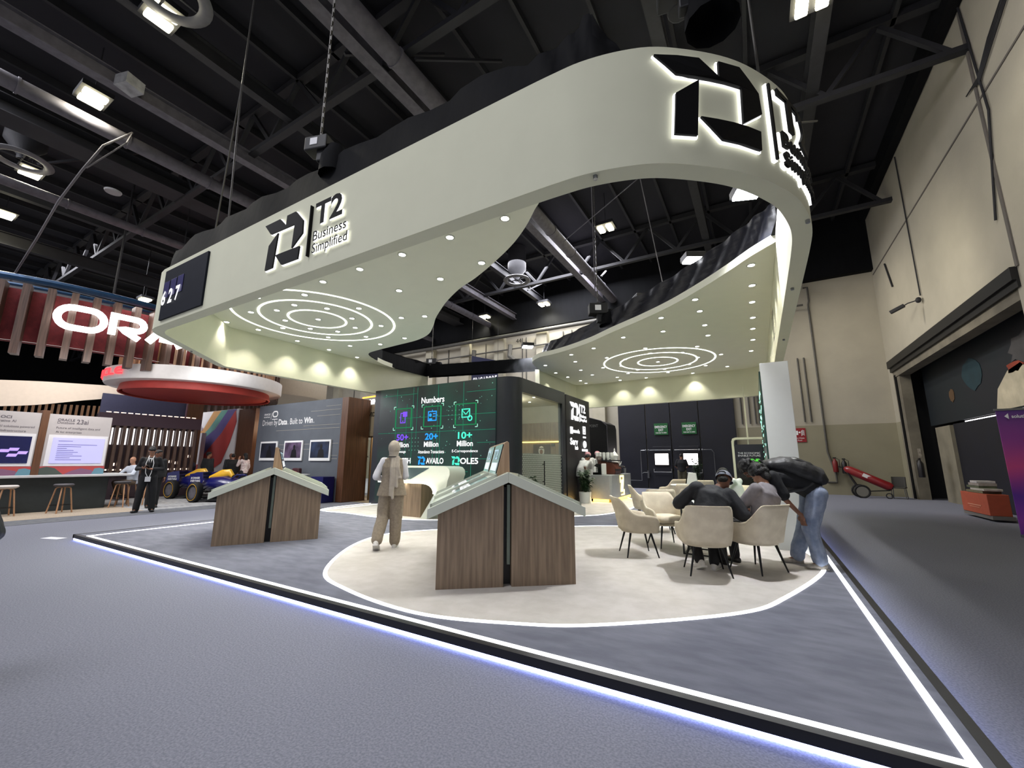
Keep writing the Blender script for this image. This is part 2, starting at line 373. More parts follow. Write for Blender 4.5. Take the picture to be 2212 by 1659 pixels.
# loading bay behind the opening
m = MB(); m.b2((XR+1.9, 12, 0), (XR+2.0, 24, 6)); m.b2((XR+0.3, 12, 5.6), (XR+2, 24, 5.7)); m.b2((XR+0.45, 11.9, 0), (XR+2, 12.0, 5.7)); m.b2((XR+0.45, 23.9, 0), (XR+2, 24.0, 5.7))
struct(m.build('wall_bay', M_BLACK))
BX = XR+0.75
m = MB(); m.b2((BX, 13.2, 2.86), (BX+0.06, 22.75, 5.3)); mural = m.build('mural_curtain', mat('dark_navy_print', (14, 16, 24), 0.7, var=0.5, vscale=0.6, rgb2=(8, 20, 26)))
tag(mural, 'dark printed curtain with pale and teal patches hanging above the loading bay doors', 'curtain')
def blobpoly(cy, cz, ry, rz, n=16, jag=0.25, seed=1):
    rnd = random.Random(seed); return [(cy+ry*math.cos(2*PI*i/n)*(1-jag*rnd.random()), cz+rz*math.sin(2*PI*i/n)*(1-jag*rnd.random())) for i in range(n)]
def on_x(mb, X, pts, t=0.01):   # polygon of (y,z) on a plane facing -x
    mb.add([(X, y, z) for y, z in pts]+[(X+t, y, z) for y, z in pts], [tuple(range(len(pts))), tuple(range(2*len(pts)-1, len(pts)-1, -1))] + [(i, (i+1) % len(pts), len(pts)+(i+1) % len(pts), len(pts)+i) for i in range(len(pts))])
for pts, rgb, nm in (([(13.25, 2.9), (17.3, 2.9), (17.0, 3.5), (16.3, 3.9), (15.6, 4.0), (15.1, 3.6), (14.4, 3.7), (13.25, 3.9)], (196, 186, 160), 'pale_print_patch'),
                     (blobpoly(18.4, 4.2, 0.8, 0.55, seed=3), (16, 48, 56), 'teal_print_patch'),
                     (blobpoly(20.2, 3.75, 0.25, 0.25, seed=4), (90, 66, 40), 'ochre_print_patch'),
                     (blobpoly(15.4, 4.35, 1.0, 0.45, seed=5, jag=0.5), (74, 72, 72), 'grey_print_patch'),
                     (blobpoly(15.9, 3.95, 0.55, 0.2, seed=6, jag=0.5), (150, 60, 36), 'red_print_patch')):
    m = MB(); on_x(m, BX-0.015, pts); m.build(nm, mat(nm, rgb, 0.8, var=0.3, vscale=2), mural)
d5 = sroot('door_3')
m = MB(); m.b2((BX, 17.45, 0.02), (BX+0.08, 20.6, 2.78)); m.b2((BX, 13.0, 0.02), (BX+0.08, 17.35, 2.78)); m.build('door_leaf', M_NAVYDOOR, d5)
m = MB(); m.b2((BX+0.1, 14.3, 2.79), (BX+0.12, 19.9, 2.83))
for a, b in ((2.5, 2.78), (1.75, 2.42), (1.05, 1.68), (0.55, 0.98)): m.b2((BX+0.09, 17.36, a), (BX+0.11, 17.44, b))
m.build('daylight_gap', glow('daylight', (255, 250, 255), 5), d5)
m = MB(); m.b2((BX-0.02, 15.0, 1.5), (BX, 16.0, 1.82)); m.build('window_pane', glow('warm_daylight', (255, 225, 190), 1.6), d5, bevel=0.0)
m = MB(); m.b2((BX-0.03, 15.15, 1.53), (BX-0.02, 15.6, 1.79)); m.build('no_smoking_sticker', mat('sticker_brown', (110, 80, 60), 0.6, var=0.3, vscale=20), d5)
m = MB(); m.tube([(BX-0.08, 15.1+0.12*math.cos(t*PI/8), 1.66+0.11*math.sin(t*PI/8)) if False else (BX-0.035, 15.375+0.1*math.cos(t*PI/8), 1.66+0.1*math.sin(t*PI/8)) for t in range(17)], 0.012, 6); m.build('no_smoking_ring', M_TXTK, d5)
m = MB(); m.tube([(BX-0.01, 16.2, 1.35), (BX-0.08, 16.2, 1.2), (BX-0.1, 16.0, 1.15), (BX-0.1, 14.4, 1.15)], 0.025); m.build('push_bar', M_STEEL, d5, smooth=True)
m = MB(); m.b2((BX-0.1, 20.6, 0), (BX+0.2, 22.0, 2.75)); struct(m.build('trim_1', mat('bay_post_paint', (128, 122, 105), 0.85, var=0.2, vscale=2)))

# blue doors of the emergency exit
d1 = sroot('door_1')
m = MB(); lv = [-6.85, -5.3, -3.98, -2.55, -0.85]
for a, b in zip(lv, lv[1:]): m.b2((a+0.02, YB-0.14, 0.02), (b-0.02, YB-0.03, 4.85))
m.build('door_leaf', M_NAVYDOOR, d1, bevel=0.012)
m = MB()
for a in (-4.98, -3.62): m.b2((a, YB-0.19, 0.05), (a+0.98, YB-0.14, 2.25))
m.build('wicket_door', M_NAVYDOOR, d1, bevel=0.012)
m = MB()
for a in (-4.88, -3.42): m.b2((a, YB-0.22, 1.27), (a+0.7, YB-0.19, 1.86))
m.build('door_window', glow('daylight_window', (255, 244, 246), 3.2), d1, bevel=0.01)
m = MB()
for a in (-4.88, -3.42):
    for q in ((a-0.05, 1.22, a+0.75, 1.27), (a-0.05, 1.86, a+0.75, 1.91), (a-0.05, 1.27, a, 1.86), (a+0.7, 1.27, a+0.75, 1.86)): m.b2((q[0], YB-0.24, q[1]), (q[2], YB-0.18, q[3]))
m.build('window_frame', M_BLACK, d1)
m = MB()
for a in (-4.95, -3.45): m.tube([(a, YB-0.2, 1.05), (a, YB-0.3, 0.88), (a+0.9, YB-0.3, 0.88), (a+0.9, YB-0.2, 1.05)], 0.025)
m.tube([(-6.9, YB-0.25, 0.42), (-5.62, YB-0.25, 0.42), (-5.62, YB-0.25, 2.05), (-5.4, YB-0.25, 2.05)], 0.02); m.tube([(-5.2, YB-0.25, 2.05), (-4.05, YB-0.25, 2.05)], 0.02)
m.tube([(-3.85, YB-0.25, 2.05), (-2.7, YB-0.25, 2.05)], 0.02); m.tube([(-2.45, YB-0.25, 2.05), (-2.05, YB-0.25, 2.05), (-1.95, YB-0.25, 1.9), (-1.95, YB-0.25, 0.2)], 0.02)
for x in (-5.33, -5.2, -2.62, -2.48): m.ell((x, YB-0.26, 2.05), (0.05, 0.05, 0.05), 8)
m.build('locking_rod', M_STEEL, d1, smooth=True)
m = MB(); m.b2((-5.32, YB-0.24, 0.55), (-5.22, YB-0.15, 0.95)); m.tube([(-5.27, YB-0.22, 0.85), (-5.5, YB-0.28, 0.85), (-5.58, YB-0.28, 0.8)], 0.02); m.build('door_handle', M_STEEL, d1)
green = mat('green_sign', (22, 92, 44), 0.6, var=0.1)
for k, a in enumerate((-4.84, -3.41)):
    s = MB().b2((a, YB-0.2, 2.88), (a+0.72, YB-0.17, 3.5)).build('exit_sign', green)
    tag(s, 'green emergency exit sign on the '+('left' if k == 0 else 'right')+' navy exit door', 'sign', 'emergency exit signs'); _MX[s.name] = Matrix.Identity(4)
    for t, z, h, w in (('EMERGENCY', 3.24, 0.13, 0.64), ('EXIT', 3.07, 0.13, 0.26), ('PUSH BAR TO OPEN', 2.95, 0.065, 0.56)):
        text(t, (a+0.36, YB-0.2, z), (1, 0, 0), (0, 0, 1), M_TXTW2, s, W_=w, H_=h, bold=0.02, center=True)
# fire point sign
s = MB().b2((1.5, YB-0.05, 2.36), (2.02, YB-0.02, 3.02)).build('fire_sign', mat('sign_red', (140, 22, 30), 0.6, var=0.05))
tag(s, 'red fire equipment sign with hose symbol on the lower wall band', 'sign')
m = MB(); m.b2((1.56, YB-0.06, 2.7), (1.72, YB-0.05, 2.9)); m.ell((1.78, YB-0.055, 2.82), (0.04, 0.008, 0.04))
for k in range(5): m.tube([(1.84, YB-0.058, 2.66+0.05*k), (1.9, YB-0.058, 2.72+0.05*k), (1.97, YB-0.058, 2.68+0.05*k)], 0.012, 5)
m.build('hose_symbol', M_TXTW2, s)
text('Fire Hose', (1.76, YB-0.05, 2.52), (1, 0, 0), (0, 0, 1), M_TXTW2, s, W_=0.36, H_=0.07, center=True)
text('Reel', (1.76, YB-0.05, 2.42), (1, 0, 0), (0, 0, 1), M_TXTW2, s, W_=0.16, H_=0.06, center=True)
# hanging flag behind the stand
fg = thing('hanging_banner', 'navy hanging banner with white lettering above the dark meeting box', 'banner', (-15.2, 22.5, 6.8))
m = MB(); m.prism([(-16.3, 22.4), (-14.2, 22.4), (-14.2, 22.45), (-16.3, 22.45)], 5.9, 7.9); m.add([(-16.3, 22.4, 7.9), (-14.2, 22.4, 7.9), (-16.3, 22.4, 8.5), (-16.3, 22.45, 8.5)], [(0, 1, 2)])
m.build('banner_cloth', mat('navy_cloth', (24, 26, 56), 0.8, var=0.1), fg, world=True)
text('GITEX', (-16.1, 22.38, 7.15), (1, 0, 0), (0, 0, 1), M_TXTW2, fg, W_=1.8, H_=0.75, bold=0.03)
text('SINGAPORE', (-16.15, 22.38, 6.35), (1, 0, 0), (0, 0, 1), M_TXTW2, fg, W_=1.9, H_=0.6, bold=0.02)
MB().tube([(-16.3, 22.4, 8.5), (-16.3, 22.4, 13)], 0.01, 5).tube([(-14.2, 22.4, 7.9), (-14.2, 22.4, 13)], 0.01, 5).build('wire', M_DARKMETAL, fg, world=True)

# ------------------------------------------------------------------ roof steel
def roofpart(mb, name, m, smooth=False): return mb.build(name, m, cl, smooth=smooth)
for x, z, r, mm in ((-6.7, 11.0, 0.24, M_GREYMETAL), (-15.6, 10.9, 0.2, M_GREYMETAL), (-20.9, 10.6, 0.16, M_GREYMETAL)):
    m = MB(); m.tube([(x, -4, z), (x, 23.4, z)], r, 16)
    for k in range(12): m.tube([(x, -3+2.2*k, z), (x, -2.95+2.2*k, z)], r+0.025, 16)
    roofpart(m, 'pipe', mm, True)
for x, z, w, h in ((-7.4, 11.1, 0.35, 0.75), (-13.6, 11.0, 0.3, 0.35), (-27.4, 10.6, 0.3, 0.5), (-18.4, 11.4, 0.9, 0.5), (-1.2, 11.5, 0.3, 0.5), (2.2, 11.6, 0.3, 0.5), (-11.4, 11.6, 0.25, 0.4), (-34, 10.5, 0.4, 0.6), (-24, 11.5, 0.25, 0.4)):
    m = MB(); m.b2((x-w/2, -4, z-0.03), (x+w/2, 23.6, z)); m.b2((x-0.03, -4, z), (x+0.03, 23.6, z+h)); m.b2((x-w/2, -4, z+h), (x+w/2, 23.6, z+h+0.03))
    roofpart(m, 'beam', M_GREYMETAL if x in (-7.4, -13.6) else M_DARKMETAL)
for y in (-0.6, 6.1, 12.9, 19.8):
    m = MB(); m.b2((-60, y-0.1, 11.3), (XR, y+0.1, 11.45)); m.b2((-60, y-0.12, 12.9), (XR, y+0.12, 13.1))
    x = -60; k = 0
    while x < 3.5:
        m.bar((x, y, 11.4), (x+1.25, y, 12.95), 0.12); m.bar((x+1.25, y, 12.95), (x+2.5, y, 11.4), 0.12); x += 2.5
    roofpart(m, 'truss', M_DARKMETAL)
m = MB()
for k in range(34):
    x = -52+1.7*k; m.b2((x-0.05, -6, 12.9), (x+0.05, 23.6, 13.15))
roofpart(m, 'purlin', M_DARKMETAL)
m = MB(); rnd = random.Random(3)
for k in range(26):
    x = rnd.uniform(-30, 3); y = rnd.uniform(2, 22); a = rnd.uniform(-0.6, 0.6)
    m.bar((x, y, 11.2), (x+2.6*math.sin(a), y+2.6*math.cos(a), 12.9), 0.07)
roofpart(m, 'brace', M_DARKMETAL)
for x0, x1, y in ((-26, -8, 9.2), (-24, -12, 15.8)):
    m = MB(); m.tube([(x0, y, 12.3), (x1, y, 12.3)], 0.35, 16); roofpart(m, 'duct', M_DARKMETAL, True)

# high-bay fixtures: rows at y = 2.7, 9.5, 16.3, 23.2
hb = thing('high_bay_lamp', 'twin-tube high-bay lamp glowing warm white under the black roof', 'lamp', (-10.8, 2.67, 11.35), 0, 'warm high-bay lamps under the roof')
m = MB(); m.box((-0.19, 0, 0), (0.24, 0.5, 0.1)); m.box((0.19, 0, 0), (0.24, 0.5, 0.1)); m.build('bulb_lens', glow('warm_lamp', (255, 246, 205), 14), hb, bevel=0.03)
m = MB(); m.box((0, 0, 0.12), (0.8, 0.65, 0.14)); m.tube([(0, 0, 0.15), (0, 0, 1.7)], 0.015, 6); m.build('housing', M_DARKMETAL, hb)
lamp('SPOT', 'lamp_glow', (0, 0, -0.12), 420, (1, 0.95, 0.8), 0.25, (0, 0, -5), R(150), 0.6, hb)
lamp('POINT', 'lamp_spill', (0, 0, -0.3), 16, (1, 0.93, 0.7), 0.2, None, parent=hb)
for x, y in ((-15.15, 2.67), (-21.2, 2.67), (-25.95, 2.87), (1.9, 9.7), (-4.84, 16.23), (-11.04, 22.9), (-15.7, 23.0), (-32.5, 9.7), (-40, 10), (-46, 12)):
    dup(hb, (x, y, 11.35), 0)
# round air diffusers
ad = thing('air_diffuser', 'grey round ceiling air diffuser with spoked middle beside a high-bay lamp', 'vent', (-20.2, 2.3, 11.2), 0, 'round air diffusers under the roof')
m = MB()
m.grid(lambda i, j: Vector(((0.62+0.13*math.cos(2*PI*j/8))*math.cos(2*PI*i/32), (0.62+0.13*math.cos(2*PI*j/8))*math.sin(2*PI*i/32), 0.06*math.sin(2*PI*j/8))), 32, 8, True, True)
m.build('rim', mat('diffuser_grey', (96, 96, 98), 0.6, var=0.1), ad, smooth=True)
m = MB(); m.lathe([(0.14, 0), (0.14, 0.15), (0.5, 0.6), (0.5, 1.9)], seg=24, caps=False)
for k in range(4): m.bar((0, 0, 0.03), (0.6*math.cos(k*PI/2), 0.6*math.sin(k*PI/2), 0.03), 0.04)
m.build('throat', M_DARKMETAL, ad, smooth=True)
for x, y, l in ((-9.9, 2.5, 'grey round ceiling air diffuser at the top edge above the sign fascia'), (-10.6, 18.6, 'grey round ceiling air diffuser seen through the canopy opening')):
    dup(ad, (x, y, 11.2), 0, l)
tag(MB().lathe([(0.22, 0), (0.24, 0.05), (0.1, 0.09)], (-18.6, 4.2, 10.6), 20).build('dome_sensor', mat('pale_grey_plastic', (150, 150, 150), 0.6, var=0.05)), 'small pale disc sensor hanging left of the sign fascia', 'sensor')
tag(MB().box((-13.2, 2.9, 11.0), (0.42, 0.42, 0.3), 0.3).build('junction_box', mat('pale_box', (150, 150, 152), 0.6, var=0.4, vscale=5)), 'pale square box fixed under the roof between two high-bay lamps', 'box')
# long cable looping below the roof
m = MB(); m.tube([(-15.2, 3.6, 11.0), (-14.9, 3.0, 10.0), (-15.4, 2.8, 9.3), (-16.6, 2.7, 8.7), (-18.2, 2.7, 8.0), (-20.6, 2.75, 7.4), (-22.3, 2.8, 6.8)], 0.03, 6)
m.tube([(-15.2, 3.6, 11.0), (-14.7, 3.4, 10.3), (-15.3, 2.85, 9.35)], 0.02, 6)
tag(m.build('slung_cable', mat('grey_cable', (92, 88, 90), 0.7, var=0.1), smooth=True), 'grey cable slung below the roof at upper left', 'cable')
# ================================================================== THE STAND: platform
ZP = 0.1; XL, YF, X2, Y2 = -10.95, 2.83, 0.86, 17.4
pf = thing('platform', 'low dark-carpeted stand platform edged with black trim and white light lines', 'platform', (-5, 10, 0))
m = MB().b2((XL+0.06, YF+0.06, 0.035), (X2-0.06, Y2, ZP)); m.build('deck', M_DARKCARPET, pf, world=True)
m = MB()
m.b2((XL, YF, 0.042), (X2, YF+0.06, ZP+0.003)); m.b2((XL, YF, 0.042), (XL+0.06, Y2, ZP+0.003)); m.b2((X2-0.06, YF, 0.042), (X2, Y2, ZP+0.003)); m.build('edge_trim', M_BLACK, pf, world=True)
m = MB(); m.b2((XL+0.1, YF+0.1, 0.001), (X2-0.1, Y2, 0.034)); m.build('plinth', M_BLACK, pf, world=True)
m = MB(); m.b2((XL+0.02, YF+0.012, 0.006), (X2-0.04, YF+0.03, 0.042)); m.b2((X2-0.03, YF+0.05, 0.006), (X2-0.015, Y2, 0.042)); m.build('edge_glow_strip', M_UNDER, pf, world=True)
LX0, LY0, LX1, LY1 = -10.5, 2.92, 0.72, 16.9
def ribbon(mb, pts, w, z0, z1, closed=False):
    n = len(pts); a = []; b = []
    for i in range(n):
        p = Vector(pts[i]).to_2d(); q0 = Vector(pts[(i-1) % n] if closed or i else pts[i]).to_2d(); q1 = Vector(pts[(i+1) % n] if closed or i < n-1 else pts[i]).to_2d()
        t = (q1-q0).normalized(); nn = Vector((-t.y, t.x)); a.append(p+nn*w/2); b.append(p-nn*w/2)
    vs = [(p.x, p.y, z0) for p in a]+[(p.x, p.y, z0) for p in b]+[(p.x, p.y, z1) for p in a]+[(p.x, p.y, z1) for p in b]; fs = []
    for i in range(n if closed else n-1):
        j = (i+1) % n
        fs += [(i, j, n+j, n+i), (2*n+i, 3*n+i, 3*n+j, 2*n+j), (i, 2*n+i, 2*n+j, j), (n+i, n+j, 3*n+j, 3*n+i)]
    mb.add(vs, fs)
def spline(pts, n=8, closed=True):
    out = []; N = len(pts)
    for i in range(N if closed else N-1):
        p0, p1, p2, p3 = [Vector(pts[(i+k) % N]) if closed else Vector(pts[min(max(i+k, 0), N-1)]) for k in (-1, 0, 1, 2)]
        for t in range(n):
            u = t/n; out.append(tuple(0.5*((2*p1)+(-p0+p2)*u+(2*p0-5*p1+4*p2-p3)*u*u+(-p0+3*p1-3*p2+p3)*u**3)))
    if not closed: out.append(tuple(pts[-1]))
    return out
m = MB(); w = 0.045
m.b2((LX0, LY0-w/2, ZP), (LX1, LY0+w/2, ZP+0.006)); m.b2((LX0-w/2, LY0-w/2, ZP), (LX0+w/2, LY1, ZP+0.006)); m.b2((LX1-w/2, LY0-w/2, ZP), (LX1+w/2, LY1, ZP+0.006)); m.build('light_line', M_LEDLINE, pf, world=True)
C1 = spline([(-4.75, 3.56), (-3.9, 3.2), (-2.78, 3.06), (-1.9, 3.3), (-1.26, 3.65), (-0.27, 4.56), (0.12, 5.32), (0.57, 6.74), (0.57, 7.6), (0.3, 8.5), (-0.5, 9.35), (-1.6, 9.5), (-2.98, 8.9), (-3.76, 8.25), (-5.0, 7.25), (-5.75, 6.55), (-6.1, 5.77), (-5.74, 4.75)])
C2 = spline([(-10.79, 7.96), (-9.14, 7.5), (-7.53, 7.40), (-6.4, 7.85), (-5.2, 8.9), (-4.04, 10.12), (-3.6, 10.72), (-3.35, 11.81), (-3.35, 13.0), (-3.55, 14.1), (-3.94, 15.34), (-4.83, 16.5), (-7, 16.9), (-10.4, 16.8), (-10.6, 12)])
for nm, c, l in (('beige_carpet', C1, 'oval'), ('beige_carpet', C2, 'curved')):
    m = MB().prism([(p[0], p[1]) for p in c], ZP, ZP+0.004); m.build(nm, M_BEIGECARPET, pf, world=True)
    m = MB(); ribbon(m, c, 0.045, ZP, ZP+0.008, True); m.build('light_line', M_LEDLINE, pf, world=True)
# paper scrap by the corner
tag(MB().box((-11.5, 2.72, 0.003), (0.42, 0.16, 0.003), 0.3).build('floor_tape', mat('white_tape', (225, 225, 235), 0.6, var=0.1)), 'white floor tape patch beside the lit left platform corner', 'tape')

# ================================================================== canopy
ZB, ZT, ZC = 3.7, 4.77, 4.7
outer = [(-11.25, 12.3), (-11.25, 5.05)]
outer += [(-11.25+0.02, 4.95), (-11.15, 4.85), (-9.35, 3.05), (-9.2, 2.93), (-9.0, 2.85), (-8.8, 2.82)]
outer += [(-7.2, 2.82), (-5.6, 2.82), (-4.0, 2.82), (-2.6, 2.82), (-1.6, 2.82), (-1.24, 2.825), (-1.0, 2.84), (-0.73, 2.90), (-0.47, 3.0), (-0.23, 3.16), (0.02, 3.37), (0.2, 3.57), (0.37, 3.82), (0.5, 4.07), (0.6, 4.4), (0.655, 4.7), (0.675, 5.1), (0.68, 6.0), (0.68, 8), (0.68, 11), (0.68, 15.6), (0.62, 16.1), (0.42, 16.5), (0.1, 16.75), (-0.4, 16.85), (-2.5, 16.95), (-4.5, 17.05), (-6.4, 17.1), (-6.75, 16.9), (-6.8, 16.5), (-6.8, 13.3)]
_i0, _i1 = outer.index((-1.6, 2.82)), outer.index((0.68, 6.0))
_seg = [(a, b) for a, b, *_ in spline([(p[0], p[1], 0) for p in outer[_i0-1:_i1+2]], 4, False)]
outer = outer[:_i0-1] + _seg + outer[_i1+2:]
outer = [(round(a, 4), round(b, 4)) for a, b in outer]
def offset_path(pts, d):
    out = []; n = len(pts)
    for i in range(n):
        a = Vector(pts[max(i-1, 0)]); b = Vector(pts[i]); c = Vector(pts[min(i+1, n-1)])
        t1 = (b-a).normalized() if i else (c-b).normalized(); t2 = (c-b).normalized() if i < n-1 else t1
        n1 = Vector((-t1.y, t1.x)); n2 = Vector((-t2.y, t2.x)); k = n1+n2; k = k/max(0.5, k.length_squared/2); out.append(tuple(b+k*d))
    return out
# inner side lies to the left of the travel direction (front, right, back)
inner = offset_path(outer, 0.17)
cn = thing('canopy', 'huge cream oval overhead canopy carrying black signs, wavy lit ceilings and a black top drape', 'canopy', (-5, 9, 3.7))
m = MB()
n = len(outer)
vs = [(p[0], p[1], ZB) for p in outer]+[(p[0], p[1], ZT) for p in outer]+[(p[0], p[1], ZB) for p in inner]+[(p[0], p[1], ZT) for p in inner]
fs = []
for i in range(n-1): fs += [(i, i+1, n+i+1, n+i), (2*n+i, 3*n+i, 3*n+i+1, 2*n+i+1), (i, 2*n+i, 2*n+i+1, i+1), (n+i, n+i+1, 3*n+i+1, 3*n+i)]
fs += [(0, n, 3*n, 2*n), (n-1, 3*n-1, 4*n-1, 2*n-1)]
m.add(vs, fs); m.build('fascia', M_FASCIA, cn, world=True, smooth=True)
# black drape standing on top of the fascia
dr = offset_path(outer, 0.09); m = MB(); k0 = 1; n = len(dr); dd = []
for i in range(n-1):
    a = Vector(dr[i]); b = Vector(dr[i+1]); s_ = max(1, int((b-a).length/0.25))
    for t in range(s_): dd.append(a+(b-a)*t/s_)
dd.append(Vector(dr[-1])); n = len(dd); J = 6
def dz(i, j):
    top = 0.62 + 0.015*noise.noise(Vector((dd[i].x*0.8, dd[i].y*0.8, 0)))
    y = dd[i].y; x = dd[i].x
    if x < -8.6: top = 0.5
    if y < 5 and x > -2.0: top = 0.10+0.3*max(0, 1-abs(x+1.3)/0.3)+0.62*max(0, 1-abs(x+0.98)/0.35)+0.5*max(0, min(1, (-1.15-x)/.6))
    if x > -0.5: top = 0.08
    return ZT-0.02 + top*j/(J-1)
def dp(i, j):
    a = dd[max(i-1, 0)]; b = dd[min(i+1, n-1)]; t = (b-a).normalized(); nn = Vector((-t.y, t.x))
    w_ = 0.03*math.sin(i*1.7+j*0.6)+0.02*math.sin(i*0.7); q = dd[i]+nn*(w_+0.02*j); return Vector((q.x, q.y, dz(i, j)))
m.grid(dp, n, J)
m.grid(lambda i, j: dp(i, j)+Vector((0, 0, 0))+Vector((0.02*(-1 if dd[i].x > 0 else 1), 0.02, 0)), n, J)
m.build('top_drape', M_BLACKFAB, cn, world=True, smooth='all')
# truss skirt bridging the gap at the back left
m = MB(); a = Vector((-11.1, 12.15, 0)); b = Vector((-6.6, 13.2, 0)); t = (b-a).normalized(); nn = Vector((-t.y, t.x, 0)); NN = 40
m.grid(lambda i, j: a+(b-a)*i/NN + nn*(0.015*math.sin(i*2.1+j)) + Vector((0, 0, 4.72+0.45*j/4)), NN+1, 5)
m.grid(lambda i, j: a+(b-a)*i/NN + nn*(0.3+0.015*math.sin(i*2.1+j)) + Vector((0, 0, 4.72+0.45*j/4)), NN+1, 5)
m.build('truss_skirt', M_BLACKFAB, cn, world=True, smooth='all')
# inner drape on the left wall end
m = MB(); m.prism([(-10.25, 8.5), (-11.05, 9.8), (-11.08, 12.2), (-11.05, 12.2), (-10.95, 9.8), (-10.2, 8.55)], 4.72, 5.2); m.build('inner_drape', M_BLACKFAB, cn, world=True)
# ceilings
CL_L = [(-1.9, 3.9), (-2.11, 4.28), (-2.25, 4.42), (-2.56, 4.73), (-3.0, 5.08), (-3.57, 5.43), (-4.12, 5.73), (-4.68, 5.98), (-5.3, 6.36), (-5.82, 6.75), (-6.2, 7.06), (-6.63, 7.47), (-7.17, 7.91), (-7.82, 8.17), (-8.68, 8.27), (-9.62, 8.38), (-10.1, 8.5), (-10.42, 8.84), (-10.81, 9.65), (-11.0, 10.44)]
cl_l = [(x, y) for x, y, *_ in spline([(a, b, 0) for a, b in CL_L], 4, False)] + [(-11.1, 10.5), (-11.1, 5.0), (-9.2, 3.02), (-8.8, 2.95), (-1.7, 2.95), (-1.75, 3.5)]
m = MB().prism(cl_l, ZC, ZC+0.14); m.build('left_wavy_ceiling', M_LITCREAM, cn, world=True)
CL_R = [(0.53, 6.93), (0.18, 7.28), (-0.15, 7.69), (-0.66, 8.27), (-1.33, 8.93), (-2.08, 9.52), (-2.97, 10.12), (-3.71, 10.67), (-4.5, 11.11), (-5.2, 11.4), (-5.76, 11.55), (-6.3, 12.1), (-6.54, 13.0), (-6.64, 13.5)]
cl_r = [(x, y) for x, y, *_ in spline([(a, b, 0) for a, b in CL_R], 4, False)] + [(-6.66, 16.9), (-4.5, 16.92), (-2.5, 16.85), (-0.4, 16.74), (0.1, 16.6), (0.4, 16.35), (0.53, 16.0)]
m = MB().prism(cl_r, ZC, ZC+0.14); m.build('right_wavy_ceiling', M_LITCREAM, cn, world=True)
# black fabric rising behind the right ceiling edge
m = MB(); q = [(x, y) for x, y, *_ in spline([(a, b, 0) for a, b in CL_R], 6, False)]; N = len(q)
def hd(i, j):
    u = i/(N-1); x, y = q[i]; a = q[max(i-1, 0)]; b = q[min(i+1, N-1)]; t = Vector((b[0]-a[0], b[1]-a[1])).normalized(); nn = Vector((-t.y, t.x))
    if nn.y < 0: nn = -nn
    h = 0.15+0.62*max(0, math.sin(min(1, (1-u)*1.25)*PI/2))
    w_ = 0.3 + 0.03*math.sin(i*1.3+j*0.8)+0.07*j/7
    return Vector((x+nn.x*w_, y+nn.y*w_, ZC+0.12+h*j/7))
m.grid(hd, N-2, 8); m.build('inner_drape', mat('sheer_black_fabric', (24, 25, 34), 0.35, var=0.5, vscale=1.5, bump=0.5, bscale=2.5, stretch=(1, 1, 4)), cn, world=True, smooth='all')
# rings of light
for (cx, cy) in ((-8.64, 5.73), (-2.61, 14.0)):
    for r_ in (0.62, 1.2, 1.73):
        m = MB(); ribbon(m, [(cx+r_*math.cos(2*PI*k/72), cy+r_*math.sin(2*PI*k/72)) for k in range(72)], 0.045, ZC-0.008, ZC+0.01, True)
        m.build('light_ring', M_RING, cn, world=True)
# dark end panel with the stand number
m = MB(); m.b2((-8.62, 2.79, 3.78), (-7.15, 2.825, 4.67)); m.build('number_panel', mat('dark_number_panel', (26, 29, 38), 0.7, var=0.1, spec=0.15), cn, world=True)
m = MB()
for k, x in enumerate((-8.6, -8.35, -8.1)): m.box((x+0.12, 2.785, 4.3+0.005*k), (0.2, 0.01, 0.3))
m.build('number_tile', mat('indigo_tile', (40, 36, 96), 0.4, var=0.1), cn, world=True, bevel=0.004)
for ch, x in (('6', -8.57), ('2', -8.32), ('7', -8.07)):
    text(ch, (x, 2.78, 4.02), (1, 0, 0), (0, 0, 1), M_TXTW, cn, W_=0.15, H_=0.26, bold=0.03, off=0.01)
# front sign, flat part of the fascia
def sign_front(off):
    return (-5.53, YFC, 3.91)
YFC = 2.82
m = MB(); logo_into(m, (-5.53, YFC, 3.912), (1, 0, 0), (0, 0, 1), 0.676, off=0.05, depth=0.03); m.build('emblem', M_TXTK, cn, world=True)
m = MB(); logo_into(m, (-5.53, YFC, 3.912), (1, 0, 0), (0, 0, 1), 0.676, off=0.03, depth=0.02, grow=0.010); m.build('emblem_halo', M_HALO, cn, world=True)
m = MB().b2((-4.555, YFC-0.04, 3.9), (-4.54, YFC, 4.58)); m.build('divider_line', M_TXTK, cn, world=True)
for s_, x, z, w_, h_, b_ in (('T2', -4.44, 4.26, 0.52, 0.31, 0.03), ('Business', -4.44, 4.06, 0.61, 0.13, 0.006), ('Simplified', -4.44, 3.86, 0.64, 0.165, 0.006)):
    text(s_, (x, YFC, z), (1, 0, 0), (0, 0, 1), M_TXTK, cn, W_=w_, H_=h_, bold=b_, off=0.04)
    text(s_, (x-0.006, YFC, z-0.006), (1, 0, 0), (0, 0, 1), M_HALO, cn, W_=w_+0.012, H_=h_+0.012, bold=b_+0.025, off=0.022, name='lettering_halo')
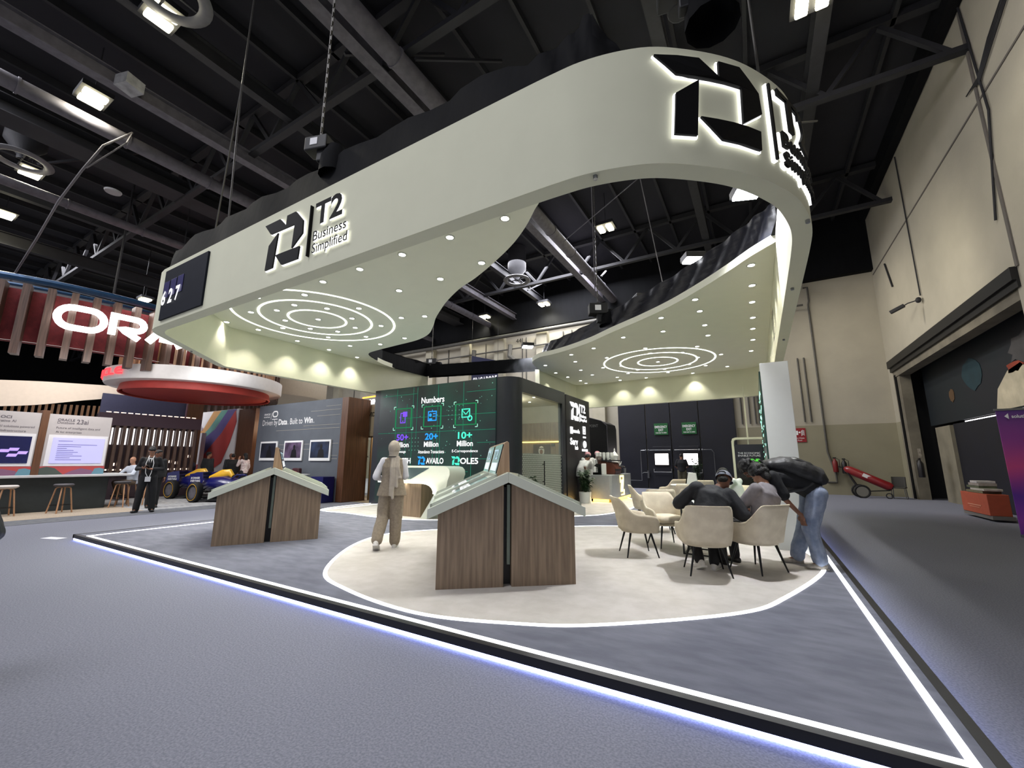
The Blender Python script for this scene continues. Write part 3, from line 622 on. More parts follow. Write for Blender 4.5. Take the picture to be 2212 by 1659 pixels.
# big sign wrapped round the right-hand corner
acc = [0.0]
for i in range(1, len(outer)): acc.append(acc[-1]+(Vector(outer[i])-Vector(outer[i-1])).length)
i0 = outer.index((-1.6, 2.82))
def wrap(s0):
    def f(u, v, off):
        s_ = s0+u
        for i in range(1, len(acc)):
            if acc[i] >= s_: break
        t = (s_-acc[i-1])/(acc[i]-acc[i-1]); a = Vector(outer[i-1]); b = Vector(outer[i]); p = a+(b-a)*t; d = (b-a).normalized(); nn = Vector((d.y, -d.x))
        return Vector((p.x+nn.x*off, p.y+nn.y*off, v))
    return f
sB = acc[i0]+1.17; _f0 = wrap(sB); KS = 1.07
def f(u, v, off): return _f0(u*KS, 3.905+(v-3.9)*KS, off)
m = MB(); logo_into(m, (0, 0, 0), (1, 0, 0), (0, 0, 1), 0.676, off=0.05, depth=0.03, warp=lambda u, v, o: f(u, v+3.915, o)); m.build('emblem', M_TXTK, cn, world=True)
m = MB(); logo_into(m, (0, 0, 0), (1, 0, 0), (0, 0, 1), 0.676, off=0.03, depth=0.02, warp=lambda u, v, o: f(u, v+3.915, o), grow=0.010); m.build('emblem_halo', M_HALO, cn, world=True)
for mm, o_, g in ((M_TXTK, 0.05, 0), (M_HALO, 0.03, 0.008)):
    m = MB(); P = [f(1.0-g, 3.9-g, o_), f(1.02+g, 3.9-g, o_), f(1.02+g, 4.58+g, o_), f(1.0-g, 4.58+g, o_), f(1.0-g, 3.9-g, 0), f(1.02+g, 3.9-g, 0), f(1.02+g, 4.58+g, 0), f(1.0-g, 4.58+g, 0)]
    m.add(P, [(0, 1, 2, 3), (0, 4, 5, 1), (1, 5, 6, 2), (2, 6, 7, 3), (3, 7, 4, 0)]); m.build('divider_line' if mm is M_TXTK else 'divider_halo', mm, cn, world=True)
    for s_, x, z, w_, h_, b_ in (('T2', 1.11, 4.25, 0.62, 0.34, 0.02), ('Business', 1.11, 4.05, 0.7, 0.14, 0.006), ('Simplified', 1.11, 3.84, 0.74, 0.175, 0.006)):
        mb = MB(); e = 0.006 if g else 0
        text_into(mb, s_, (0, 0, 0), (1, 0, 0), (0, 0, 1), w_+2*e, h_+2*e, b_+(0.02 if g else 0), off=o_-0.01*(1 if g else 0), warp=lambda u, v, o: f(u+x-e, v+z-e, o), depth=0.02)
        mb.build('lettering' if mm is M_TXTK else 'lettering_halo', mm, cn, world=True, fixn=False)
# sign seen on the inner right wall
text('T2', (0.5, 9.5, 4.0), (0, 1, 0), (0, 0, 1), M_TXTK, cn, W_=0.8, H_=0.5, off=0.01)
for k, (x, y) in enumerate(((-0.93, 2.9), (0.6, 4.5), (0.58, 6.3), (-10.1, 3.9), (0.6, 9))): MB().lathe([(0.02, -0.03), (0.02, 0)], (x, y, ZB), 8).build('fixing_bolt', M_STEEL, cn, world=True)

# ------------------------------------------------------------------ downlights
DL_L = [(-5.65, 4.44), (-6.66, 4.45), (-7.53, 4.66), (-8.23, 4.89), (-8.87, 4.89), (-9.49, 4.67), (-8.49, 4.27), (-7.81, 5.37), (-7.2, 5.71), (-8.61, 5.72), (-9.36, 5.38), (-9.97, 5.69), (-10.64, 5.46), (-9.41, 6.06), (-9.02, 6.56), (-7.87, 6.07), (-8.37, 6.57), (-7.7, 6.79), (-8.75, 7.23), (-9.67, 6.76), (-10.72, 6.56), (-10.78, 7.6), (-9.87, 7.62), (-8.99, 7.94), (-10.81, 8.64), (-4.64, 4.43), (-4.7, 5.44), (-5.74, 5.45), (-6.84, 6.61), (-7.95, 7.84), (-2.69, 4.39), (-3.65, 4.4), (-3.7, 5.3), (-10.7, 4.75), (-6.3, 6.8)]
DL_R = [(0.18, 7.63), (0.18, 8.57), (0.17, 9.52), (0.17, 10.61), (0.16, 11.54), (0.15, 12.64), (0.09, 13.93), (-0.66, 15.9), (-0.83, 8.79), (-0.83, 9.56), (-0.84, 10.65), (-0.86, 11.6), (-1.24, 12.62), (-0.72, 13.95), (-1.38, 14.0), (-1.71, 13.12), (-1.65, 9.59), (-1.81, 10.67), (-2.57, 12.08), (-2.57, 12.73), (-2.83, 10.69), (-3.88, 11.34), (-4.73, 11.71), (-4.97, 12.64), (-3.9, 12.63), (-3.44, 13.12), (-4.46, 13.97), (-3.82, 14.01), (-5.29, 13.97), (-6.07, 12.64), (-6.28, 13.96), (-6.19, 14.9), (-5.21, 14.97), (-6.03, 15.86), (-6.03, 16.5), (-4.51, 15.88), (-4.59, 16.55), (-3.95, 15.37), (-3.48, 14.91), (-2.6, 14.01), (-2.62, 15.25), (-2.62, 15.91), (-1.75, 14.88), (-1.29, 15.37), (-1.84, 16.5), (-3.55, 16.55)]
dl = thing('downlight', 'small round spotlight recessed in the left wavy ceiling of the canopy', 'downlight', (*DL_L[0], ZC), 0, 'downlights of the left wavy ceiling')
MB().lathe([(0.075, -0.012), (0.075, 0.002), (0.055, 0.002), (0.055, -0.012)], seg=20, caps=False).build('bezel', M_WHITE, dl, smooth=True)
MB().lathe([(0.05, -0.004), (0.045, -0.012), (0.001, -0.016)], seg=16, caps=False).build('lens', glow('downlight_lens', (255, 253, 240), 12), dl)
lamp('SPOT', 'downlight_beam', (0, 0, -0.03), 40, (1, 0.97, 0.88), 0.03, (0, 0, -3), R(95), 0.7, dl)
for x, y in DL_L[1:]: dup(dl, (x, y, ZC), 0)
for x, y in DL_R: dup(dl, (x, y, ZC), 0, 'small round spotlight recessed in the right wavy ceiling of the canopy', 'downlights of the right wavy ceiling')
# ------------------------------------------------------------------ floodlights and hoists on the truss
fd = thing('floodlight', 'glaring white floodlight on the truss, upper middle of the three', 'floodlight', (-0.85, 9.25, 5.75), R(30))
MB().box((0, 0, 0.08), (0.42, 0.34, 0.12)).tube([(0, 0.1, 0.1), (0, 0.25, 0.3)], 0.02).build('housing', M_BLACK, fd, bevel=0.02)
MB().box((0, 0, 0.005), (0.36, 0.28, 0.03)).build('lens', glow('flood_lens', (248, 250, 255), 30), fd)
lamp('SPOT', 'flood_beam', (0, 0, -0.05), 620, (0.93, 0.95, 1.0), 0.14, (0.1, -0.5, -3), R(130), 0.5, fd)
dup(fd, (-2.35, 11.0, 5.75), R(35), 'glaring white floodlight on the truss above the right wavy ceiling, lower left of the three')
dup(fd, (0.22, 7.0, 5.62), R(20), 'glaring white floodlight tucked under the curved corner beside the big sign')
dup(fd, (-6.95, 13.0, 5.55), R(40), 'glaring white floodlight hanging over the left tip of the right wavy ceiling')
def hoist(loc, top, label, rz=0, s=1.0, drift=(0, 0)):
    h = thing('chain_hoist', label, 'hoist', loc, rz)
    MB().box((0, 0, 0), (0.34*s, 0.2*s, 0.2*s)).lathe([(0.09*s, -0.12), (0.09*s, 0.12)], (0, 0.12*s, 0), 12).box((0.05, 0, -0.16*s), (0.12*s, 0.1*s, 0.18*s)).build('motor', M_BLACK, h, bevel=0.015)
    MB().box((-0.02, -0.103*s, 0.01), (0.11*s, 0.006, 0.1*s)).build('label_plate', M_TXTW2, h)
    m = MB(); z = 0.1; L = top-loc[2]; k = 0; st = max(0.06, L/70)
    while z < L:
        u = z/L; m.box((drift[0]*u, drift[1]*u, z), (0.035 if k % 2 else 0.012, 0.012 if k % 2 else 0.035, st*1.15)); z += st; k += 1
    m.build('chain', mat('dull_chain', (92, 90, 86), 0.45, 0.7, var=0.2), h)
    m = MB(); m.lathe([(0.11*s, -0.02), (0.19*s, -0.22), (0.2*s, -0.45)], (0.22*s, 0.05, 0), 12, caps=False); m.build('chain_bag', M_BLACKFAB, h, smooth=True)
hoist((-4.75, 2.95, 5.62), 11.2, 'black chain hoist with white plate above the front fascia', 0.3)
hoist((-0.25, 3.45, 5.75), 11.2, 'black chain hoist behind the top of the curved corner', 0.2, 1.15)
hoist((-3.5, 10.7, 5.6), 11.3, 'black chain hoist standing behind the middle of the right wavy ceiling', 0.5, 1.5)
hoist((-11.0, 12.4, 5.35), 11.3, 'black chain hoist at the back left corner of the canopy truss', 0.4, 1.2)
m = MB(); m.tube([(0.33, 4.1, 4.9), (0.25, 3.9, 11)], 0.013, 6); m.tube([(0.33, 4.1, 5.0), (0.55, 4.6, 4.85), (0.9, 5.2, 5.2)], 0.01, 5)
tag(m.build('suspension_chain', mat('dull_chain', (92, 90, 86))), 'thin suspension chain rising from the curved canopy corner', 'chain')
m = MB()
for a, b in (((-7.6, 3.2, 5.3), (-7.1, 2.9, 7.8)), ((-8.6, 3.4, 5.2), (-7.1, 2.9, 7.8)), ((-7.1, 2.9, 7.8), (-7.1, 2.9, 11)), ((-5.6, 2.9, 8.6), (-5.3, 3.0, 9.8))): m.tube([a, b], 0.014, 5)
tag(m.build('rigging_bridle', mat('dull_chain', (92, 90, 86))), 'steel rigging bridle above the left end of the fascia', 'cable')
m = MB()
for a, b in (((-4.0, 9.5, 7.2), (0.4, 8, 8.4)), ((-1.9, 8.2, 9.3), (-1.8, 12, 5.3)), ((-3.0, 9.0, 5.4), (-3.0, 9.0, 11)), ((-3.6, 6.6, 7.0), (-1.9, 8.2, 7.6))): m.tube([a, b], 0.012, 5)
tag(m.build('rigging_wire', M_GREYMETAL), 'crossed steel rigging wires inside the canopy opening', 'cable')
m = MB(); m.tube([(-5.1, 12.6, 5.3), (-0.3, 9.3, 5.5)], 0.025, 8); m.box((-5.6, 12.9, 5.15), (0.55, 0.3, 0.3), 0.4)
tag(m.build('truss_bar', M_BLACK), 'black truss tube with control box behind the right wavy ceiling', 'truss')
# ================================================================== dark meeting box with the LED wall
bx = thing('meeting_box', 'dark charcoal meeting box with a green data screen in front and a glazed side', 'booth', (-8.2, 12.4, ZP))
BL, BR, BF, BB, BT = -10.95, -5.52, 9.57, 15.3, 3.74
def arc(cx, cy, r, a0, a1, n=8): return [(cx+r*math.cos(R(a0+(a1-a0)*i/n)), cy+r*math.sin(R(a0+(a1-a0)*i/n))) for i in range(n+1)]
m = MB()
fr = [(BL, BF+0.06), (BL+0.05, BF)] + arc(BR-0.42, BF+0.42, 0.42, -90, 0) + [(BR, 9.98), (BR-0.15, 9.98), (BR-0.15, 9.9)] + [(BR-0.6, BF+0.15), (BL+0.2, BF+0.15), (BL+0.2, BB-0.15), (BL, BB-0.15)]
m.prism(fr, ZP, BT)                                             # front and left walls
m.b2((BR-0.15, 9.98, 3.34), (BR, 12.75, BT)); m.b2((BR-0.15, 12.75, ZP), (BR, 12.98, BT))
m.b2((BL, BB-0.15, ZP), (BR-0.15, BB, BT)); m.b2((BL+0.2, BF+0.15, BT-0.1), (BR-0.15, BB-0.15, BT-0.02))
m.build('shell', M_CHAR, bx, world=True, smooth=True)
m = MB(); m.b2((BR-0.2, 13.04, ZP), (BR+0.02, BB, BT-0.04)); m.build('sign_column', mat('near_black_panel', (26, 26, 28), 0.55, var=0.15), bx, world=True, bevel=0.005)
m = MB(); m.b2((BL+0.2, 14.95, ZP), (BR-0.2, 15.1, 2.95)); m.build('wood_wall', M_WALNUT, bx, world=True)
m = MB(); m.b2((BL+0.2, 14.96, 2.95), (BR-0.2, 15.1, BT-0.1)); m.b2((BL+0.2, 9.75, BT-0.13), (BR-0.2, 14.95, BT-0.1)); m.build('plaster_wall', mat('warm_plaster', (170, 166, 150), 0.8, var=0.15, vscale=2), bx, world=True)
m = MB(); m.b2((BL+0.3, 14.9, 2.17), (BR-0.2, 14.95, 2.21)); m.build('wall_light_strip', glow('amber_strip', (255, 225, 110), 3), bx, world=True)
m = MB(); m.b2((-7.75, 14.93, 1.28), (-7.0, 14.96, 2.1)); m.build('portrait_frame', mat('dark_brown_frame', (58, 40, 32), 0.5, var=0.2), bx, world=True)
m = MB(); m.ell((-7.38, 14.92, 1.84), (0.13, 0.01, 0.19), 14); m.add([(-7.6, 14.92, 1.3), (-7.1, 14.92, 1.3), (-7.16, 14.92, 1.62), (-7.28, 14.92, 1.72), (-7.48, 14.92, 1.72), (-7.58, 14.92, 1.62)], [(0, 1, 2, 3, 4, 5)]); m.build('portrait_robe', mat('white_robe_print', (205, 203, 196), 0.7, var=0.1), bx, world=True)
m = MB(); m.ell((-7.38, 14.905, 1.8), (0.07, 0.008, 0.1), 12); m.build('portrait_face', M_SKIND, bx, world=True)
m = MB(); m.b2((-7.5, 14.89, 1.93), (-7.26, 14.905, 1.96)); m.b2((-6.5, 14.9, 1.85), (-6.3, 14.94, 2.03)); m.b2((-6.95, 14.9, 2.02), (-6.8, 14.94, 2.12)); m.build('wall_socket', M_BLACK, bx, world=True)
m = MB(); m.b2((BR-0.09, 9.98, ZP+0.03), (BR-0.07, 12.75, 3.34)); m.build('glass_pane', glassm('clear_glass'), bx, world=True)
fro = mat('frosted_pattern', (176, 180, 170), 0.5, var=0.05)
m = MB()
for k in range(24):                                             # frosted lattice band on the glass
    z = 0.32+k*0.056
    for j in range(28):
        y = 10.0+j*0.098; m.b2((BR-0.068, y+(0.05 if k % 2 else 0), z), (BR-0.064, y+0.062+(0.05 if k % 2 else 0), z+0.03))
m.build('frosted_lattice', fro, bx, world=True)
MB().b2((BR-0.1, 9.98, 0.3), (BR-0.095, 12.75, 1.66)).build('frosted_film', glassm('frost_film', (190, 192, 182), 0.55, 0.5), bx, world=True)
m = MB(); m.tube([(BR-0.0, 11.35, 0.75), (BR-0.0, 11.35, 1.45)], 0.018); m.tube([(BR-0.07, 11.35, 0.85), (BR, 11.35, 0.85)], 0.012); m.tube([(BR-0.07, 11.35, 1.35), (BR, 11.35, 1.35)], 0.012); m.build('door_handle', M_BLACK, bx, world=True)
for (x, y) in ((-7.2, 13.6), (-6.5, 12.6), (-8.2, 12.5), (-6.4, 14.2)):
    MB().lathe([(0.05, 0), (0.001, -0.012)], (x, y, BT-0.135), 12, caps=False).build('room_spotlight', glow('downlight_lens', (255, 253, 240), 12), bx, world=True)
lamp('POINT', 'room_light', (-7.4, 12.6, 3.3), 55, (1, 0.9, 0.72), 0.3)
lamp('AREA', 'room_strip_light', (-8, 14.85, 2.2), 12, (1, 0.85, 0.5), 4, (-8, 14, 1.5), sizey=0.05)
# LED wall
SCB = mat('led_screen_dark_green', (14, 34, 32), 0.35, emit=0.55, var=0.0)
_n = SCB.node_tree; _b = _n.nodes['Principled BSDF']; _t = _n.nodes.new('ShaderNodeTexCoord'); _q = _n.nodes.new('ShaderNodeTexNoise'); _q.inputs['Scale'].default_value = 0.9
_c = _n.nodes.new('ShaderNodeValToRGB'); _c.color_ramp.elements[0].color = (*lin((24, 34, 36)), 1); _c.color_ramp.elements[1].color = (*lin((28, 74, 62)), 1); _c.color_ramp.elements[0].position = 0.35; _c.color_ramp.elements[1].position = 0.72
_n.links.new(_t.outputs['Object'], _q.inputs['Vector']); _n.links.new(_q.outputs['Fac'], _c.inputs[0]); _n.links.new(_c.outputs[0], _b.inputs['Emission Color'])
_b.inputs['Emission Strength'].default_value = 0.42; _b.inputs['Base Color'].default_value = (0.01, 0.012, 0.012, 1)
sx0, sx1, sz0, sz1 = -10.62, -6.1, 0.16, 3.73
scn = MB().b2((sx0, BF-0.03, sz0), (sx1, BF+0.01, sz1)).build('led_screen', SCB, bx, world=True)
def scr(name, m_, mb): return mb.build(name, m_, scn, world=True, fixn=False)
ys = BF-0.034; rnd = random.Random(11)
m = MB()
for x, a, b in ((-9.85, .2, 3.7), (-9.15, .2, 3.7), (-8.98, 2.1, 3.7), (-8.15, .2, 3.7), (-8.05, .9, 3.0), (-7.2, 2.2, 3.7), (-7.3, 1.0, 2.0), (-6.9, .3, 2.1), (-9.4, 1.6, 3.2), (-8.3, .3, 2.3)): m.b2((x-0.008, ys, a), (x+0.008, ys+0.002, b))
for z, a, b in ((2.3, sx0, sx1), (2.75, -9.6, -6.1), (3.5, -10.5, -9), (1.95, -6.7, sx1), (1.5, -7.6, sx1), (1.15, -10, -7), (3.4, -7.1, sx1)): m.b2((a, ys, z-0.007), (b, ys+0.002, z+0.007))
scr('screen_line', glow('screen_green', (52, 150, 118), 0.45), m)
m = MB()
for k in range(90):
    x = rnd.uniform(sx0+.1, sx1-.1); z = rnd.uniform(0.5, 3.6); r_ = rnd.uniform(0.008, 0.02)
    m.fprism([(x+r_*math.cos(t*PI/3), z+r_*math.sin(t*PI/3)) for t in range(6)], (0, ys+0.001, 0), (1, 0, 0), (0, 0, 1), 0.002)
for k in range(5):
    for j in range(4): x = -7.75+0.13*k; z = 2.62+0.13*j; m.b2((x, ys, z), (x+0.025, ys+0.002, z+0.025))
for k in range(4):
    for j in range(4): x = -9.25+0.12*k; z = 1.75+0.12*j; m.b2((x, ys, z), (x+0.025, ys+0.002, z+0.025))
scr('screen_dot', glow('screen_dots', (120, 190, 165), 0.5), m)
for cx in (-9.54, -8.36, -7.12):
    m = MB(); w_ = 0.33 if cx < -7.5 else 0.36
    for a in (-1, 1):
        m.b2((cx+a*w_-0.025, ys, 2.46), (cx+a*w_+0.025, ys+0.002, 3.06)); m.b2((cx-w_, ys, 2.76+a*0.3-0.015), (cx+w_, ys+0.002, 2.76+a*0.3+0.015))
    scr('icon_frame', glow('frame_green', (46, 150, 96), 0.5), m)
m = MB()
for cx in (-9.54, -8.36, -7.12):
    for a in (-1, 1):
        for b in (-1, 1):
            x = cx+a*0.42; z = 2.76+b*0.37; m.b2((x-(0.08 if a > 0 else 0), ys, z-0.01), (x+(0 if a > 0 else 0.08), ys+0.002, z+0.01)); m.b2((x-0.01, ys, z-(0.08 if b > 0 else 0)), (x+0.01, ys+0.002, z+(0 if b > 0 else 0.08)))
scr('corner_bracket', glow('bracket_pale', (150, 215, 190), 1), m)
PUR, BLU, TEA = glow('screen_purple', (118, 76, 225), 0.95), glow('screen_blue', (44, 150, 250), 0.95), glow('screen_teal', (80, 240, 200), 0.85)
def frame2(m, x0, z0, x1, z1, t):
    m.b2((x0, ys, z0), (x1, ys+0.002, z0+t)); m.b2((x0, ys, z1-t), (x1, ys+0.002, z1)); m.b2((x0, ys, z0), (x0+t, ys+0.002, z1)); m.b2((x1-t, ys, z0), (x1, ys+0.002, z1))
m = MB(); frame2(m, -9.67, 2.6, -9.45, 2.93, 0.03); m.b2((-9.57, ys, 2.8), (-9.38, ys+0.002, 2.96)); m.b2((-9.58, ys, 2.65), (-9.54, ys+.002, 2.68)); scr('phone_icon', PUR, m)
m = MB(); frame2(m, -8.53, 2.62, -8.19, 2.92, 0.03); m.b2((-8.48, ys, 2.62), (-8.36, ys+.002, 2.7)); m.ell((-8.43, ys, 2.8), (0.05, 0.003, 0.05)); m.b2((-8.33, ys, 2.82), (-8.24, ys+.002, 2.85)); m.b2((-8.33, ys, 2.74), (-8.24, ys+.002, 2.77)); m.b2((-8.37, ys, 2.9), (-8.35, ys+.002, 2.96)); scr('badge_icon', BLU, m)
m = MB(); frame2(m, -7.26, 2.66, -6.96, 2.92, 0.03)
m.add([(-7.26, ys, 2.92), (-7.11, ys, 2.77), (-6.96, ys, 2.92), (-6.96, ys, 2.88), (-7.11, ys, 2.73), (-7.26, ys, 2.88)], [(0, 1, 4, 5), (1, 2, 3, 4)])
m.tube([(-6.96+0.07*math.cos(t*PI/6), ys, 2.64+0.07*math.sin(t*PI/6)) for t in range(13)], 0.018, 6); scr('mail_icon', TEA, m)
def st(s_, x, z, w_, h_, mm, b_=0.0): text(s_, (x, BF-0.034, z), (1, 0, 0), (0, 0, 1), mm, scn, W_=w_, H_=h_, bold=b_, center=True)
st('Numbers', -8.36, 3.17, 0.9, 0.19, M_TXTW, .015)
for cx, a, b, c_, d, mm in ((-9.54, '50+', 'Billion', 'Message', 'RICH', PUR), (-8.36, '20+', 'Million', 'Attendance Transactions', 'AVAILO', BLU), (-7.12, '10+', 'Million', 'E-Correspondence', 'OLE5', TEA)):
    st(a, cx, 2.06, 0.5, 0.2, mm, .025); st(b, cx, 1.85, 0.56, 0.16, M_TXTW, .018)
    st(c_, cx, 1.66, {'Message': .34}.get(c_, 1.0 if 'Att' in c_ else 0.9), 0.1, M_TXTW, .005)
    st(d, cx+0.16, 1.36, {'RICH': 0.46, 'AVAILO': 0.66, 'OLE5': 0.62}[d], 0.17, M_TXTW, .022)
    m = MB(); logo_into(m, (cx-0.47 if d != 'AVAILO' else cx-0.52, BF-0.034, 1.33), (1, 0, 0), (0, 0, 1), 0.24, off=0.003, depth=0.002); scr('emblem', mm, m)
st('Annualized data from 2024 loyalties', -8.36, 0.98, 1.5, 0.09, M_TXTW)
lamp('AREA', 'screen_light', (-8.36, BF-0.2, 2.0), 14, (0.7, 1, 0.9), 4, (-8.36, 5, 1.5), sizey=3)
# lit lettering of the sign column
cx_ = BR+0.025
def sc(s_, y, z, w_, h_, b_=0.03, ): text(s_, (cx_, y, z), (0, 1, 0), (0, 0, 1), M_TXTW, bx, W_=w_, H_=h_, bold=b_, off=0.01, depth=0.008)
m = MB(); logo_into(m, (cx_, 13.36, 2.87), (0, 1, 0), (0, 0, 1), 0.62, off=0.02, depth=0.02); m.build('emblem', M_HALO, bx, world=True)
m = MB(); m.b2((cx_, 14.25, 2.85), (cx_+0.015, 14.28, 3.5)); m.build('divider_line', M_HALO, bx, world=True)
sc('T2', 14.35, 3.2, 0.5, 0.3); sc('Business', 14.35, 3.02, 0.58, 0.12, .01); sc('Simplified', 14.35, 2.85, 0.62, 0.14, .01)
sc('moola', 13.62, 2.42, 0.6, 0.15); sc('Serv', 13.32, 2.0, 0.7, 0.24); sc('hub', 13.75, 1.84, 0.28, 0.14)
m = MB(); m.b2((cx_, 13.35, 2.38), (cx_+0.015, 13.56, 2.62)); m.build('square_mark', M_HALO, bx, world=True)
m = MB()
for q in ((14.55, 2.42, 14.8, 2.47), (14.55, 2.66, 14.8, 2.71), (14.55, 2.42, 14.6, 2.71), (14.75, 2.42, 14.8, 2.71), (14.63, 2.5, 14.68, 2.62), (14.55, 2.28, 14.82, 2.34)): m.b2((cx_, q[0], q[1]), (cx_+0.015, q[2], q[3]))
m.build('cube_mark', M_HALO, bx, world=True)
m = MB(); m.tube([(cx_+0.01, 14.68+0.1*math.cos(t*PI/6), 2.05+0.1*math.sin(t*PI/6)) for t in range(13)], 0.035, 6)
m.b2((cx_, 14.42, 1.8), (cx_+0.015, 14.97, 1.88)); m.build('gear_mark', M_HALO, bx, world=True)

# ================================================================== freestanding LED wall at the right (white end face)
pw = thing('led_wall', 'tall white slab wall with a green screen on its left face near the bending man', 'wall panel', (0.35, 10, ZP))
MB().b2((0.15, 8.0, ZP), (0.55, 12.6, 3.08)).build('slab', M_WHITE, pw, world=True, bevel=0.004)
m = MB().b2((0.125, 8.04, 0.25), (0.15, 12.5, 2.95)); ls = m.build('led_panel', mat('led_green_panel', (20, 46, 38), 0.3, emit=0.3, var=0.0), pw, world=True)
m = MB(); rnd = random.Random(5)
for k in range(60):
    y = rnd.uniform(8.1, 12.3); z = rnd.uniform(0.4, 2.8); m.b2((0.12, y, z), (0.124, y+rnd.uniform(.05, .5), z+rnd.uniform(.01, .05)))
m.build('screen_streak', glow('streak', (150, 240, 200), 2.2), ls, world=True)
# poster screen in a white arch frame
ps = thing('poster_stand', 'white round-cornered frame holding a black poster screen with green emblem, left of the slab wall', 'stand', (-0.25, 13.6, ZP))
m = MB(); a = [(-0.64, 0.1), (-0.64, 2.02), (-0.61, 2.1), (-0.53, 2.13), (0.6, 2.13), (0.6, 2.07), (-0.52, 2.07), (-0.57, 2.04), (-0.58, 1.99), (-0.58, 0.1)]
m.fprism(a, (0, 13.6, 0), (1, 0, 0), (0, 0, 1), -0.3); m.build('frame', M_FASCIA, ps, world=True)
MB().b2((-0.58, 13.62, 0.5), (0.6, 13.7, 1.93)).build('screen', M_BLACKGLOSS, ps, world=True)
MB().b2((-0.24, 13.66, 1.93), (-0.2, 13.7, 3.6)).build('post', M_FASCIA, ps, world=True)
m = MB(); logo_into(m, (-0.28, 13.61, 1.25), (1, 0, 0), (0, 0, 1), 0.28, off=0.004, depth=0.003); m.build('emblem', glow('lime', (90, 200, 70), 0.8), ps, world=True)
for s_, z, h in (('THE ECONOMIC', 1.66, .05), ('ENABLE FUTURE', 1.59, .05)): text(s_, (-0.5, 13.61, z), (1, 0, 0), (0, 0, 1), M_TXTW2, ps, W_=0.55, H_=h)
text('BUSINESS SIMPLIFIED', (0.0, 13.61, 1.22), (1, 0, 0), (0, 0, 1), M_TXTW2, ps, W_=0.35, H_=0.07)

